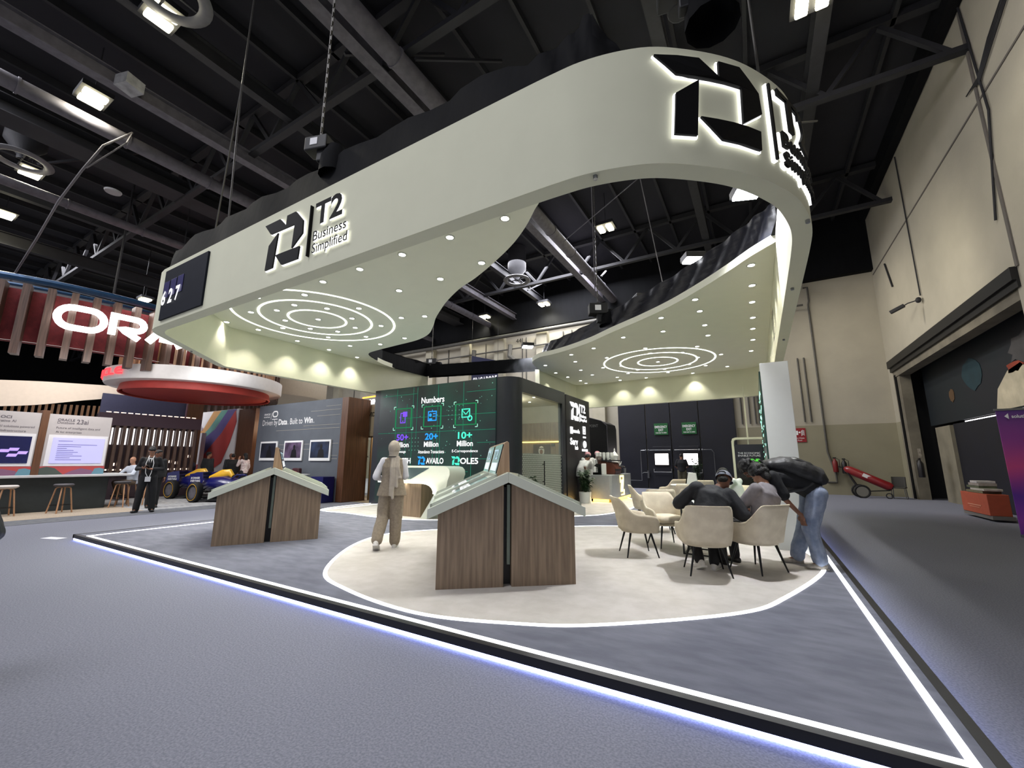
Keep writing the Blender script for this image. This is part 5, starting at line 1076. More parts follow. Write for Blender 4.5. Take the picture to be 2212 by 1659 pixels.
    for s in ('L', 'R'):
        e = j['el'+s]; w_ = j['wr'+s]; sh = j['sh'+s]
        t_in = sh+(j['chest']-sh)*.35; chain(t, [t_in, sh], [.075, g[0]])
        if sl >= 1: chain(t, [sh, e, e+(w_-e)*.93], list(g))
        else: chain(t, [sh, sh+(e-sh)*sl*1.6], [g[0], g[1]*1.05])
    t = remesh(t, vox, S.get('tsm', 4), S.get('disp', .008)); t.build(S.get('top_name', 'jacket'), top, root, smooth='all', fixn=False)
    # trousers or robe
    if S.get('robe'):
        t = MB(); mid = (j['anL']+j['anR'])/2; slab(t, [j['waist'], j['pel'], (j['pel']+mid)/2, mid+V_((0, 0, .03))], [.16, .19, .21, .23], [.12, .14, .15, .17], hlat)
        t = remesh(t, vox, 3, .012); t.build('robe', bottom, root, smooth='all', fixn=False)
    else:
        t = MB(); lg = S.get('legs', (.098, .075, .062)); slab(t, [j['waist']+(j['pel']-j['waist'])*.3, j['pel'], (j['hipL']+j['hipR'])/2], [.145, .165, .165], [.105, .115, .115], hlat)
        for s in ('L', 'R'):
            h, k, a = j['hip'+s], j['kn'+s], j['an'+s]
            chain(t, [h, k], [lg[0], lg[1]]); chain(t, [k, a+(a-k).normalized()*S.get('cuff', .0)], [lg[1], lg[2]])
        t = remesh(t, vox, 3, S.get('ldisp', .008)); t.build('trousers', bottom, root, smooth='all', fixn=False)
    for s in ('L', 'R'):
        a = j['an'+s]; fd_ = V_(J.get('toe'+s, (0, 1, 0))); pitch = fd_.z; f2 = fd_.normalized(); up = V_((0, 0, 1)); up = (up-f2*up.dot(f2)).normalized(); sd = f2.cross(up)
        m = MB(); Q = Matrix((sd, f2, up)).transposed(); c = a-up*.055
        slab(m, [c-f2*.075, c-f2*.05, c+f2*.03, c+f2*.11, c+f2*.165, c+f2*.19], [.02, .038, .042, .048, .042, .018], [.025, .05, .045, .033, .026, .012], sd)
        chain(m, [c+up*.01-f2*.02, a+up*.01], [.042, .042]); m = remesh(m, .008, 2)
        m.build('shoe', shoe, root, smooth='all', fixn=False)
        if S.get('sole'):
            m = MB(); pts = [(x*.05, y) for x, y in ((-.75, -.08), (.75, -.08), (.95, .02), (1.05, .12), (.7, .19), (-.7, .19), (-1.05, .12), (-.9, .02))]
            m.fprism(pts, c-up*.05, sd, f2, .025); m.build('sole', S['sole'], root, bevel=.004)
    # hair
    hs = S.get('hair', 'short')
    if hs != 'none':
        m = MB()
        if hs == 'short': m.ell(hp(0, -.022, .035), (.083, .098, .1), 14, HR); m.ell(hp(0, .03, .09), (.065, .06, .035), 10, HR)
        elif hs == 'fringe': m.ell(hp(0, -.07, -.02), (.07, .05, .05), 12, HR)
        elif hs in ('curly', 'wavy'):
            rnd = random.Random(9); cu_ = .026 if hs == 'curly' else .034; m.ell(hp(0, -.025, .04), (.09, .1, .1), 14, HR)
            for q in range(110):
                th = rnd.uniform(0, 2*PI); ph = rnd.uniform(-.5, 1.5); x = .095*math.cos(th)*math.cos(ph); y = -.03+.108*math.sin(th)*math.cos(ph); z = .03+.105*math.sin(ph)
                if y > .045 and z < .07: continue
                m.ell(hp(x, y, z), (cu_*rnd.uniform(.7, 1.1),)*3, 6)
            if hs == 'wavy': m.ell(hp(0, -.075, -.06), (.075, .055, .08), 12, HR)
        elif hs == 'long': m.ell(hp(0, -.025, .035), (.088, .1, .102), 14, HR); slab(m, [hp(0, -.05, .05), hp(0, -.09, -.08), hp(0, -.1, -.22)], [.08, .085, .06], [.05, .045, .03], hr)
        m = remesh(m, .009 if hs == 'curly' else .011, 1 if hs in ('curly', 'wavy') else 3)
        fz = []
        m.build('hair', hair, root, smooth='all', fixn=False)
    root['_'] = 0; del root['_']
    return root, hp, HR, j
def stand(**k):
    J = dict(pel=(0, 0, .95), waist=(0, 0, 1.07), chest=(0, 0, 1.3), neck=(0, -.01, 1.47), head=(0, .02, 1.62), shL=(-.175, 0, 1.42), shR=(.175, 0, 1.42), elL=(-.22, -.03, 1.14), elR=(.22, -.03, 1.14), wrL=(-.22, .06, .9), wrR=(.22, .06, .9),
             hipL=(-.09, 0, .92), hipR=(.09, 0, .92), knL=(-.1, .01, .5), knR=(.1, .01, .5), anL=(-.1, -.02, .09), anR=(.1, -.02, .09))
    J.update(k); return J
def sit(**k):
    J = dict(pel=(0, 0, .52), waist=(0, .0, .64), chest=(0, .05, .86), neck=(0, .1, 1.03), head=(0, .17, 1.15), shL=(-.18, .06, .98), shR=(.18, .06, .98), elL=(-.26, .22, .76), elR=(.26, .22, .76), wrL=(-.1, .42, .76), wrR=(.1, .42, .76),
             hipL=(-.1, .03, .5), hipR=(.1, .03, .5), knL=(-.13, .43, .52), knR=(.13, .43, .52), anL=(-.13, .4, .09), anR=(.13, .4, .09), palmL=(0, 0, -1), palmR=(0, 0, -1), thumbL=(1, 0, 0), thumbR=(-1, 0, 0), look=(0, .7, -.6), hup=(0, .6, .8))
    J.update(k); return J
# woman in the foreground, walking away towards the data screen
M_VEST = mat('taupe_suit', (150, 137, 119), .85, var=.2, vscale=30, bump=.15, bscale=150); M_HIJ = mat('pale_taupe_scarf', (178, 168, 154), .8, var=.12, vscale=12, bump=.2, bscale=40)
wdir = R(37)
Jw = stand(pel=(0, 0, .93), waist=(0, .0, 1.06), chest=(0, .01, 1.26), neck=(0, 0, 1.4), head=(.0, .025, 1.535), shL=(-.16, 0, 1.35), shR=(.16, 0, 1.35), elL=(-.25, -.03, 1.1), wrL=(-.16, .17, 1.03), hdL=(.5, .8, 0), elR=(.2, .02, 1.1), wrR=(.1, .2, 1.06), hdR=(-.5, .8, .1),
           hipL=(-.09, 0, .9), hipR=(.09, 0, .9), knL=(-.12, .02, .5), anL=(-.16, -.2, .15), toeL=(-.05, .85, -.5), knR=(.08, .03, .49), anR=(.08, .02, .09))
wm, hp, HR, j = person('woman in a taupe vest suit and pale headscarf seen from behind, walking on the platform', (-5.12, 4.95, ZP+.0), wdir, Jw, M_SKIN, mat('white_blouse', (222, 222, 228), .7, var=.06, bump=.1, bscale=20), mat('taupe_trousers', (146, 133, 115), .85, var=.2, vscale=30, bump=.15, bscale=150), M_SHOEW, M_HAIR,
    dict(hair='none', top_name='blouse', torso=(.15, .13, .155, .13), depth=(.1, .095, .1, .08), sleeve=(.052, .06, .036), legs=(.112, .098, .088), cuff=-.02, hem=.0, vox=.013, disp=.012, sole=M_SHOEW))
m = MB(); slab(m, [(0, -.005, .80), (0, -.005, .93), (0, 0, 1.06), (0, 0, 1.25), (0, 0, 1.37), (0, 0, 1.405)], [.235, .205, .168, .178, .165, .08], [.145, .13, .112, .118, .09, .06], (1, 0, 0)); m = remesh(m, .011, 4, .008, 7); m.build('vest', M_VEST, wm, smooth='all', fixn=False)
m = MB(); m.ell(hp(0, -.018, .02), (.096, .116, .122), 18, HR); m.ell(hp(0, -.03, -.07), (.08, .085, .07), 14, HR); chain(m, [hp(0, -.02, -.08), Vector((0, -.01, 1.41))], [.07, .082]); m = remesh(m, .009, 4, .006, 14); m.build('headscarf', M_HIJ, wm, smooth='all', fixn=False)
m = MB()
for k, (x0, x1, zb) in enumerate(((-.01, .0, .82), (.03, .035, .77), (.065, .09, .95), (.085, .14, 1.08))): chain(m, [(x0, -.07, 1.40), (x0+.3*(x1-x0), -.125, 1.24), (x1, -.135, 1.08), (x1, -.15, zb)], [.022, .026, .026, .024])
m = remesh(m, .009, 3, .006, 18); m.build('scarf_tail', M_HIJ, wm, smooth='all', fixn=False)
m = MB(); m.tube([(.09*math.cos(t*PI/8), -.01+.085*math.sin(t*PI/8), 1.415+.006*math.sin(t*PI/8)) for t in range(17)], .009, 6); m.build('neck_cord', M_BLACK, wm)

# seated man in cap and dark jacket (back to camera)
M_NAVYJ = mat('black_navy_jacket', (20, 22, 30), .75, var=.25, vscale=8, bump=.15, bscale=30)
Jc = sit(pel=(.04, -.02, .53), waist=(.08, 0, .66), chest=(.16, .12, .87), neck=(.25, .24, 1.0), head=(.35, .31, 1.1), shL=(-.02, .16, 1.0), shR=(.36, .18, .92), elL=(-.25, .2, .8), elR=(.5, .08, .68), wrL=(-.06, .48, .76), wrR=(.24, .48, .76), look=(.35, .75, -.55), hup=(.1, .5, .85),
         knL=(-.1, .36, .48), knR=(.16, .38, .48), anL=(-.06, .08, .12), anR=(.12, .13, .09), toeL=(-.3, .8, -.35), toeR=(.45, .9, 0))
cm, hp, HR, j = person('seated man in grey cap and black jacket leaning over the table', (-.69, 6.0, ZP), fa(-.25, .97), Jc, M_SKIND, M_NAVYJ, mat('black_trousers', (16, 16, 19), .8, var=.2), M_SHOEW, M_HAIR, dict(hair='fringe', torso=(.2, .2, .225, .16), depth=(.14, .135, .15, .11), sleeve=(.095, .085, .05), vox=.014, disp=.012, hem=.02, sole=M_SHOEW))
m = MB()
m.grid(lambda i, q: hp(.102*math.cos(2*PI*i/24)*math.cos(q/7*PI/2), -.012+.118*math.sin(2*PI*i/24)*math.cos(q/7*PI/2), .02+.115*math.sin(q/7*PI/2)), 24, 8, closeu=True); m.build('cap_crown', mat('grey_cap', (120, 124, 136), .8, var=.25, vscale=15), cm, smooth='all')
m = MB(); m.grid(lambda i, q: hp(.085*(i/10*2-1), .085+.075*(q/3)*math.sqrt(max(0, 1-(i/10*2-1)**2*.8)), .03-.01*q/3), 11, 4); m.build('cap_brim', mat('dark_cap_brim', (50, 53, 62), .8), cm, smooth='all')
m = MB(); m.tube([hp(.05*math.cos(t*PI/8), -.118-.004, .035+.035*math.sin(t*PI/8)) for t in range(9)], .006, 6); m.ell(hp(0, -.105, .045), (.045, .018, .03), 10, HR); m.build('cap_strap_gap', M_HAIR, cm)
# seated person in grey blazer
M_BLZ = mat('grey_blazer', (136, 130, 134), .8, var=.12, vscale=20, bump=.12, bscale=120)
Jb = sit(pel=(0, -.07, .54), waist=(.06, -.09, .68), chest=(.15, -.1, .9), neck=(.22, -.05, 1.06), head=(.26, .04, 1.17), elL=(-.15, .08, .78), elR=(.36, .12, .78), shL=(-.04, -.08, 1.0), shR=(.36, -.08, 1.0), wrL=(-.2, .45, .78), wrR=(0.0, .5, .78), look=(0, .75, -.6), hup=(0, .6, .75))
bm_, hp, HR, j = person('seated person in a grey blazer with dark wavy hair bending over the table', (-.12, 6.42, ZP), fa(-.85, .5), Jb, M_SKIN, M_BLZ, mat('dark_trousers', (30, 30, 34), .8, var=.2), M_SHOEK, M_HAIR, dict(hair='wavy', torso=(.2, .185, .205, .16), depth=(.145, .14, .15, .11), sleeve=(.085, .068, .05), vox=.014, hem=.02, disp=.014))
m = MB(); slab(m, [(-.12, -.02, .62), (-.21, -.03, .52), (-.27, -.02, .42)], [.05, .04, .03], [.12, .13, .1], (1, 0, 0)); m = remesh(m, .012, 2, .01); m.build('jacket_tail', M_BLZ, bm_, smooth='all', fixn=False)
# man bending forward with a backpack
M_JEAN = mat('light_blue_denim', (150, 160, 180), .85, var=.35, vscale=9, rgb2=(112, 124, 148), bump=.15, bscale=150)
Jk = dict(pel=(0, -.08, .97), waist=(0, .06, 1.06), chest=(0, .32, 1.14), neck=(0, .5, 1.2), head=(0, .66, 1.24), look=(0, .45, -.9), hup=(0, .9, .4), shL=(-.19, .44, 1.15), shR=(.19, .44, 1.15), elL=(-.24, .34, .87), wrL=(-.19, .15, .66), hdL=(.12, -.15, -.9), palmL=(.5, -.85, .1), thumbL=(.7, 0, .2),
          elR=(.24, .5, .86), wrR=(.2, .64, .7), palmR=(-1, 0, 0), hipL=(-.1, -.1, .93), hipR=(.1, -.1, .93), knL=(-.13, .04, .51), knR=(.12, .0, .5), anL=(-.15, -.02, .09), anR=(.13, .14, .09), toeL=(-.2, 1, 0), toeR=(.1, 1, 0))
km, hp, HR, j = person('curly-haired man in jeans and black shirt bending forward with a dark backpack', (.50, 7.0, ZP), fa(-.95, -.3), Jk, M_SKIND, mat('black_tshirt', (19, 20, 25), .85, var=.2, vscale=9, bump=.1), M_JEAN, mat('grey_trainer', (165, 158, 148), .6, var=.4, vscale=25), M_HAIR,
    dict(hair='curly', top_name='shirt', sleeve_len=.5, sleeve=(.085, .08, .05), torso=(.18, .175, .2, .15), depth=(.13, .13, .14, .11), legs=(.122, .1, .088), cuff=-.03, hem=.05, vox=.013, ldisp=.016, disp=.01, finehand=True, sole=mat('pale_sole', (180, 175, 165), .6)))
bp_ = thing('backpack', 'large black backpack strapped on the bending man', 'backpack', km.location-Vector((0, 0, .05)), km.rotation_euler.z)
U = Vector((0, .42, .11)).normalized()
m = MB(); slab(m, [Vector((0, -.24, 1.12)), Vector((0, -.17, 1.2)), Vector((0, .04, 1.29)), Vector((0, .26, 1.36)), Vector((0, .44, 1.35)), Vector((0, .52, 1.3))], [.1, .16, .185, .175, .14, .07], [.07, .13, .145, .12, .07, .04], (1, 0, 0)); m = remesh(m, .013, 3, .012, 8); m.build('bag_body', mat('charcoal_nylon', (40, 40, 42), .55, var=.3, vscale=8, bump=.2, bscale=40), bp_, smooth='all', fixn=False)
m = MB(); slab(m, [Vector((0, -.18, 1.26)), Vector((0, -.06, 1.35)), Vector((0, .1, 1.42)), Vector((0, .2, 1.43))], [.08, .125, .12, .06], [.03, .055, .05, .03], (1, 0, 0)); m = remesh(m, .012, 3, .006, 8); m.build('front_pocket', mat('black_nylon', (27, 27, 29), .5, var=.2), bp_, smooth='all', fixn=False)
m = MB()
for s in (-1, 1): m.tube([(s*.1, .46, 1.31), (s*.15, .55, 1.2), (s*.155, .47, 1.05), (s*.16, .3, 1.0), (s*.17, .08, 1.04), (s*.15, -.05, 1.12)], .018, 8)
m.tube([(-.03, .46, 1.36), (-.02, .52, 1.42), (.02, .52, 1.42), (.03, .46, 1.36)], .012, 8); m.build('straps', mat('dark_webbing', (48, 48, 50), .7), bp_, smooth=True)
# seated person in white shirt behind
Js = sit(chest=(0, .08, .86), neck=(0, .16, 1.02), head=(0, .27, 1.1))
person('person in a white shirt with black hair seated behind the slab wall end, head bowed', (-.36, 9.2, ZP), fa(-.95, .25), Js, M_SKIND, mat('white_shirt', (210, 212, 205), .8, var=.06), mat('dark_trousers', (30, 30, 34)), M_SHOEK, M_HAIR, dict(sleeve_len=.5, top_name='shirt', vox=.02))
# man by the exit doors
Jd = stand(elL=(-.27, .0, 1.13), wrL=(-.22, .22, 1.05), elR=(.27, .0, 1.13), wrR=(.2, .22, 1.08), look=(0, 1, -.4), head=(0, .05, 1.6))
o, hp, HR, j = person('man in a black shirt standing with his back turned at the navy exit doors', (-3.32, 22.3, 0), R(5), Jd, M_SKIND, mat('black_tshirt', (19, 20, 25)), mat('olive_shorts', (88, 84, 66), .85, var=.2), M_SHOEK, M_HAIR, dict(sleeve_len=.5, torso=(.2, .19, .21, .16), depth=(.14, .13, .14, .1), legs=(.12, .1, .09), vox=.022, top_name='shirt')); o.scale = (1.06,)*3
# baristas
M_PINK = mat('pink_red_check_cloth', (168, 108, 118), .85, var=.6, vscale=70, rgb2=(205, 160, 165)); M_WR = mat('white_robe', (212, 214, 212), .8, var=.06)
def turban(hp, HR, root):
    m = MB()
    for k in range(7): m.grid(lambda i, q: hp((.088+.026*math.cos(2*PI*q/8))*math.cos(2*PI*i/20), -.01+(.1+.026*math.cos(2*PI*q/8))*math.sin(2*PI*i/20), .035+.018*k+.022*math.sin(2*PI*q/8)-.0*k), 20, 8, True, True) if k < 3 else m.ell(hp(.01*k-.04, -.02, .07), (.09, .105, .07), 14, HR)
    m = remesh(m, .012, 5, .003, 12); m.build('turban', M_PINK, root, smooth='all', fixn=False)
o, hp, HR, j = person('man in a white shirt bending with his back to the camera beside the sign column', (-5.3, 13.75, ZP), R(-25), stand(chest=(0, .14, 1.24), neck=(0, .26, 1.36), head=(0, .34, 1.46), shL=(-.18, .18, 1.32), shR=(.18, .18, 1.32), look=(0, .8, -.6), elL=(-.24, .14, 1.05), wrL=(-.22, .2, .82)), M_SKIND, M_WR, mat('dark_trousers', (30, 30, 34)), M_SHOEK, M_HAIR, dict(torso=(.2, .19, .21, .16), depth=(.14, .13, .14, .1), vox=.018, hem=.12, top_name='shirt', sleeve_len=.5))
o, hp, HR, j = person('person in a pink checked turban behind the bending white-shirted man', (-5.3, 14.45, ZP), R(200), stand(chest=(0, .08, 1.27), neck=(0, .14, 1.4), head=(0, .2, 1.53), look=(-.2, .8, -.6)), M_SKIND, M_WR, M_WR, M_SHOEK, M_HAIR, dict(robe=True, vox=.022, hair='none')); turban(hp, HR, o)
o, hp, HR, j = person('barista in a pink checked turban and white robe working at the coffee bar', (-5.28, 15.15, ZP), R(-120), stand(chest=(0, .06, 1.3), neck=(0, .1, 1.45), head=(0, .15, 1.57), look=(.3, .8, -.6), elL=(-.24, .1, 1.14), wrL=(-.15, .34, 1.12), elR=(.24, .1, 1.14), wrR=(.15, .36, 1.12)), M_SKIND, M_WR, M_WR, M_SHOEK, M_HAIR, dict(robe=True, vox=.018, hair='none')); turban(hp, HR, o)
# man in dark suit with lanyard at the left
M_SUIT = mat('black_suit', (14, 14, 17), .75, var=.2, vscale=10)
Jm = stand(head=(0, .07, 1.64), neck=(0, .0, 1.49), look=(.05, .7, -.65), hup=(0, .6, .8), elL=(-.27, -.02, 1.15), wrL=(-.09, .24, 1.15), hdL=(.8, .5, .1), elR=(.27, -.02, 1.15), wrR=(.1, .25, 1.17), hdR=(-.5, .6, .3), anL=(-.16, 0, .09), anR=(.16, .02, .09), knL=(-.14, .01, .5), knR=(.14, .02, .5), toeL=(-.35, 1, 0), toeR=(.35, 1, 0), palmL=(0, .3, 1), palmR=(0, 0, 1), thumbL=(0, 1, 0), thumbR=(0, 1, 0))
o, hp, HR, j = person('man in a black suit with a white lanyard looking at his phone on the left', (-15.0, 5.22, 0.006), R(-118), Jm, M_SKIN, M_SUIT, M_SUIT, M_SHOEK, M_HAIR, dict(torso=(.185, .17, .2, .16), depth=(.125, .12, .13, .1), hem=.1, legs=(.11, .085, .075), vox=.014, finehand=True)); o.scale = (1.03,)*3
m = MB(); m.tube([(-.05, .1, 1.44), (-.085, .135, 1.3), (-.06, .14, 1.05), (-.03, .15, 0.93)], .009, 6); m.tube([(.05, .1, 1.44), (.08, .135, 1.3), (.06, .14, 1.05), (.0, .15, .93)], .009, 6); m.tube([(-.05, .1, 1.44), (-.05, .0, 1.51), (0, -.06, 1.53), (.05, 0, 1.51), (.05, .1, 1.44)], .012, 6); m.build('lanyard', M_TXTW2, o)
MB().box((-.01, .16, .88), (.12, .012, .13)).build('badge', M_TXTW2, o); m = MB(); m.add([(-.055, .118, 1.45), (.055, .118, 1.45), (0, .14, 1.24)], [(0, 1, 2)]); m.build('shirt_front', M_TXTW2, o); m = MB(); m.fprism([(-.012, .2), (.012, .2), (.022, .03), (0, 0), (-.022, .03)], (0, .148, 1.22), (1, 0, 0), (0, 0, 1), .01); m.build('tie', M_BLACK, o)
ph = thing('phone', 'black phone held by the man with the white lanyard', 'phone', o.location, R(-118)); MB().box((0, .34, 1.24), (.075, .015, .15), rot=Euler((-.9, 0, 0)).to_matrix()).build('body', M_BLACKGLOSS, ph)
def extra(label, loc, rz, J, top, bottom, st_={}, skin=M_SKIN, sc=1.0):
    d = dict(vox=.022, torso=(.19, .175, .2, .16), depth=(.13, .12, .13, .1), hem=.08); d.update(st_)
    o, hp, HR, j = person(label, loc, rz, J, skin, top, bottom, M_SHOEK, M_HAIR, d); o.scale = (sc,)*3; return o, hp, HR
M_GSUIT = mat('dark_grey_suit', (48, 50, 54), .75, var=.2)
extra('man in a dark suit standing right behind the man with the white lanyard', (-16.15, 5.78, .008), R(-100), stand(look=(-.6, .8, -.2)), M_SUIT, M_SUIT, skin=M_SKIND)
extra('grey-haired man in a pale shirt sitting on a stool by the dark counter', (-18.05, 5.85, .008), R(-160), {k: ((v[0], v[1], v[2]+.2) if k not in ('look', 'hup', 'palmL', 'palmR', 'thumbL', 'thumbR') and k[:2] not in ('an',) else v) for k, v in sit(look=(-.3, .9, -.1), hup=(0, .1, 1), chest=(0, .02, .9), neck=(0, .04, 1.08), head=(0, .08, 1.22), anL=(-.12, .3, .35), anR=(.12, .3, .35)).items()}, mat('pale_blue_shirt', (186, 192, 205), .8, var=.08), mat('tan_trousers', (96, 80, 66), .8), dict(hair='fringe'))
extra('man in a grey suit with his back turned beside the blue racing cars', (-21.6, 9.6, .008), R(35), stand(look=(.8, .5, 0)), M_GSUIT, M_GSUIT, dict(), M_SKIN, 1.03)
extra('person in a navy suit leaning on the red counter beside the grey-suited man', (-22.4, 9.2, .008), R(80), stand(chest=(0, .1, 1.2), neck=(0, .18, 1.33), head=(0, .24, 1.45), shL=(-.18, .12, 1.28), shR=(.18, .12, 1.28), look=(.4, .8, -.5), elL=(-.24, .25, 1.1), wrL=(-.15, .45, 1.05)), mat('navy_suit', (30, 33, 52), .75, var=.2), mat('navy_suit', (30, 33, 52)))
extra('bald man in a dark suit facing the camera near the racing cars', (-20.9, 10.2, .008), R(-125), stand(look=(.1, .9, -.4)), M_GSUIT, M_GSUIT, dict(hair='fringe'), M_SKIND)
extra('man in a black suit seen from behind between two people near the racing cars', (-19.9, 9.8, .008), R(60), stand(look=(-.1, .9, -.2), head=(0, .03, 1.58)), M_SUIT, M_SUIT, dict(torso=(.2, .19, .22, .17)))
extra('woman in a patterned pink blouse with dark hair beside the men near the racing cars', (-19.3, 10.0, .008), R(110), stand(look=(.2, .9, .1), elL=(-.24, .12, 1.2), wrL=(-.1, .2, 1.45), hdL=(0, 0, 1)), mat('patterned_blouse', (190, 160, 160), .8, var=1, vscale=18, rgb2=(230, 222, 216)), mat('dark_trousers', (30, 30, 34)), dict(hair='long', torso=(.16, .14, .16, .13)))
extra('person at the left picture edge in a dark padded jacket, mostly cut off', (-4.6, .40, 0), R(90), stand(elR=(.35, -.05, .96), wrR=(.26, .16, .8)), mat('padded_dark_jacket', (30, 32, 38), .5, var=.5, vscale=6, bump=.5, bscale=12), M_SUIT, dict(torso=(.24, .22, .24, .18), depth=(.17, .16, .17, .12), sleeve=(.1, .095, .08), hem=.15, vox=.016, disp=.02))
# ================================================================== neighbouring stand on the left (slatted ring, counter, panels)
M_SLAT = wood('dark_slat_wood', (92, 70, 60), (66, 49, 42)); M_BROWN = wood('brown_veneer', (104, 68, 44), (80, 50, 32))
M_RED = mat('deep_red_fabric', (116, 38, 42), .85, var=.3, vscale=6, bump=.2, bscale=30); M_RED2 = mat('brick_red_paint', (172, 58, 50), .6, var=.12, vscale=4)
CX, CY, RR = -26.75, 5.5, 8.45
rg = thing('slatted_ring', 'huge overhead red ring with brown vertical slats and glowing white lettering at the left', 'sign ring', (CX, CY, 4.5))
def pol(r, a, z): return Vector((CX+r*math.cos(R(a)), CY+r*math.sin(R(a)), z))
m = MB(); A0, A1, NA = -100, 150, 100
m.grid(lambda i, j: pol(RR-.18, A0+(A1-A0)*i/NA, 4.95+1.6*j), NA+1, 2); m.grid(lambda i, j: pol(RR-.5, A0+(A1-A0)*i/NA, 4.95+1.6*j), NA+1, 2); m.grid(lambda i, j: pol(RR-.5+.32*j, A0+(A1-A0)*i/NA, 4.95), NA+1, 2)
m.build('red_drum', M_RED, rg, world=True, smooth='all')
m = MB(); k = 0; a = A0
while a < A1:
    c, s_ = math.cos(R(a)), math.sin(R(a)); rot = Matrix(((c, -s_, 0), (s_, c, 0), (0, 0, 1)))
    m.box(pol(RR, a, 5.58), (.36, .17, 2.15), rot=rot); a += 3.4
m.build('slats', M_SLAT, rg, world=True)
m = MB(); m.grid(lambda i, j: pol(RR-.15+.03*j, A0+(A1-A0)*i/NA, 4.94), NA+1, 2); m.build('edge_light', glow('soft_edge_light', (235, 225, 220), .8), rg, world=True)
m = MB(); m.tube([pol(RR-1.2, q, 7.2) for q in range(-60, 90, 4)], .12, 8); m.tube([pol(RR-1.0, q, 6.9) for q in range(-60, 90, 4)], .06, 8); m.build('blue_truss', mat('blue_lit_truss', (34, 70, 104), .4, .3, var=.2), rg, world=True, smooth=True)
def stroke(pts, w, closed=False):
    """2-D stroke polygon strips: list of quads (u,v)"""
    n = len(pts); L = []; Rr = []
    for i in range(n):
        p = Vector(pts[i]); q0 = Vector(pts[(i-1) % n] if closed or i else pts[i]); q1 = Vector(pts[(i+1) % n] if closed or i < n-1 else pts[i]); e1 = (p-q0); e2 = (q1-p)
        e1 = e1.normalized() if e1.length > 1e-6 else e2.normalized(); e2 = e2.normalized() if e2.length > 1e-6 else e1
        nn = Vector((-e1.y, e1.x))+Vector((-e2.y, e2.x)); nn = nn/max(.5, nn.length_squared/2); L.append(p+nn*w/2); Rr.append(p-nn*w/2)
    return L, Rr, closed
def letter_into(mb, strokes, fn, w, t):
    for pts, cl_ in strokes:
        d = []
        for i in range(len(pts) if cl_ else len(pts)-1):
            a = Vector(pts[i]); b = Vector(pts[(i+1) % len(pts)]); s_ = max(1, int((b-a).length/.12))
            for q in range(s_): d.append(a+(b-a)*q/s_)
        if not cl_: d.append(Vector(pts[-1]))
        L, Rr, c = stroke(d, w, cl_); n = len(d)
        vs = [fn(p.x, p.y, 0) for p in L]+[fn(p.x, p.y, 0) for p in Rr]+[fn(p.x, p.y, t) for p in L]+[fn(p.x, p.y, t) for p in Rr]; fs = []
        for i in range(n if c else n-1):
            q = (i+1) % n; fs += [(i, q, n+q, n+i), (2*n+i, 3*n+i, 3*n+q, 2*n+q), (i, 2*n+i, 2*n+q, q), (n+i, n+q, 3*n+q, 3*n+i)]
        if not c: fs += [(0, n, 3*n, 2*n), (n-1, 3*n-1, 4*n-1, 2*n-1)]
        mb.add(vs, fs)
def arc2(cx, cy, r, a0, a1, n=10): return [(cx+r*math.cos(R(a0+(a1-a0)*i/n)), cy+r*math.sin(R(a0+(a1-a0)*i/n))) for i in range(n+1)]
h = .62; r2 = h/2
LET = {'O': ([(arc2(r2, r2, r2, 90, 270)+arc2(.98-r2, r2, r2, -90, 90), True)], 1.12), 'R': ([([(0, 0), (0, h)]+[(.5, h)]+arc2(.55, h-.19, .19, 90, -90, 8)+[(.18, h-.38), (.66, -.02)], False)], .86),
       'A': ([([(-.02, -.02), (.4, h), (.48, h), (.9, -.02)], False), ([(.28, .16), (.66, .16)], False)], 1.08), 'C': ([([(.85, h)]+arc2(r2, r2, r2, 90, 270)+[(.85, 0)], False)], 1.08),
       'L': ([([(0, h+.07), (0, 0), (.72, 0)], False)], .9), 'E': ([([(.85, h)]+arc2(r2, r2, r2, 90, 270)+[(.85, 0)], False), ([(.1, r2), (.8, r2)], False)], 1.0)}
u = 0; rad = RR+.28
for ch in 'ORACLE':
    S_, adv = LET[ch]; m = MB()
    for sp_ in S_: letter_into(m, [sp_], lambda x, y, t: pol(rad+t, -13.6+math.degrees((u+x)*1.06/rad), 5.5+y*1.04), .2 if ch == 'A' else .17, .08)
    m.build('letter', glow('lettering_white_glow', (255, 255, 255), 4.5), rg, world=True); u += adv+.06
MB().tube([pol(5, 0, 6.9), pol(5, 0, 13)], .04).tube([pol(7, 40, 6.9), pol(7, 40, 13)], .04).build('hanger', M_DARKMETAL, rg, world=True)
lamp('AREA', 'neighbour_stand_fill', (-15.5, 6.4, 4.6), 70, (.96, .98, 1), 2.5, (-15.5, 9.9, 1.8))  # added fill to brighten the slate wall, no fixture
# hanging red and white disc
dc = thing('hanging_disc', 'white hanging ring with a red drum beneath it, left of the canopy', 'hanging disc', (-20.06, 8.28, 4.0))
MB().lathe([(2.45, .28), (2.95, .28), (2.98, .34), (2.98, .78), (2.9, .8), (2.45, .8)], seg=64, caps=False).build('white_ring', mat('white_fascia_paint', (214, 210, 208), .6, var=.05), dc, smooth=True)
MB().lathe([(2.5, .02), (2.54, .0), (2.56, .04), (2.5, .3), (2.4, .34), (2.4, .06), (.001, .06)], seg=64, caps=False).build('red_drum', M_RED2, dc, smooth=True)
m = MB()
for k in range(60): a = 2*PI*k/60; c, s_ = math.cos(a), math.sin(a); m.box((2.6*c, 2.6*s_, 1.35), (.08, .06, 1.1), rot=Matrix(((c, -s_, 0), (s_, c, 0), (0, 0, 1))))
m.build('slats', wood('mid_slat_wood', (140, 104, 74), (110, 80, 56)), dc)
m = MB(); cc = (0, 0)
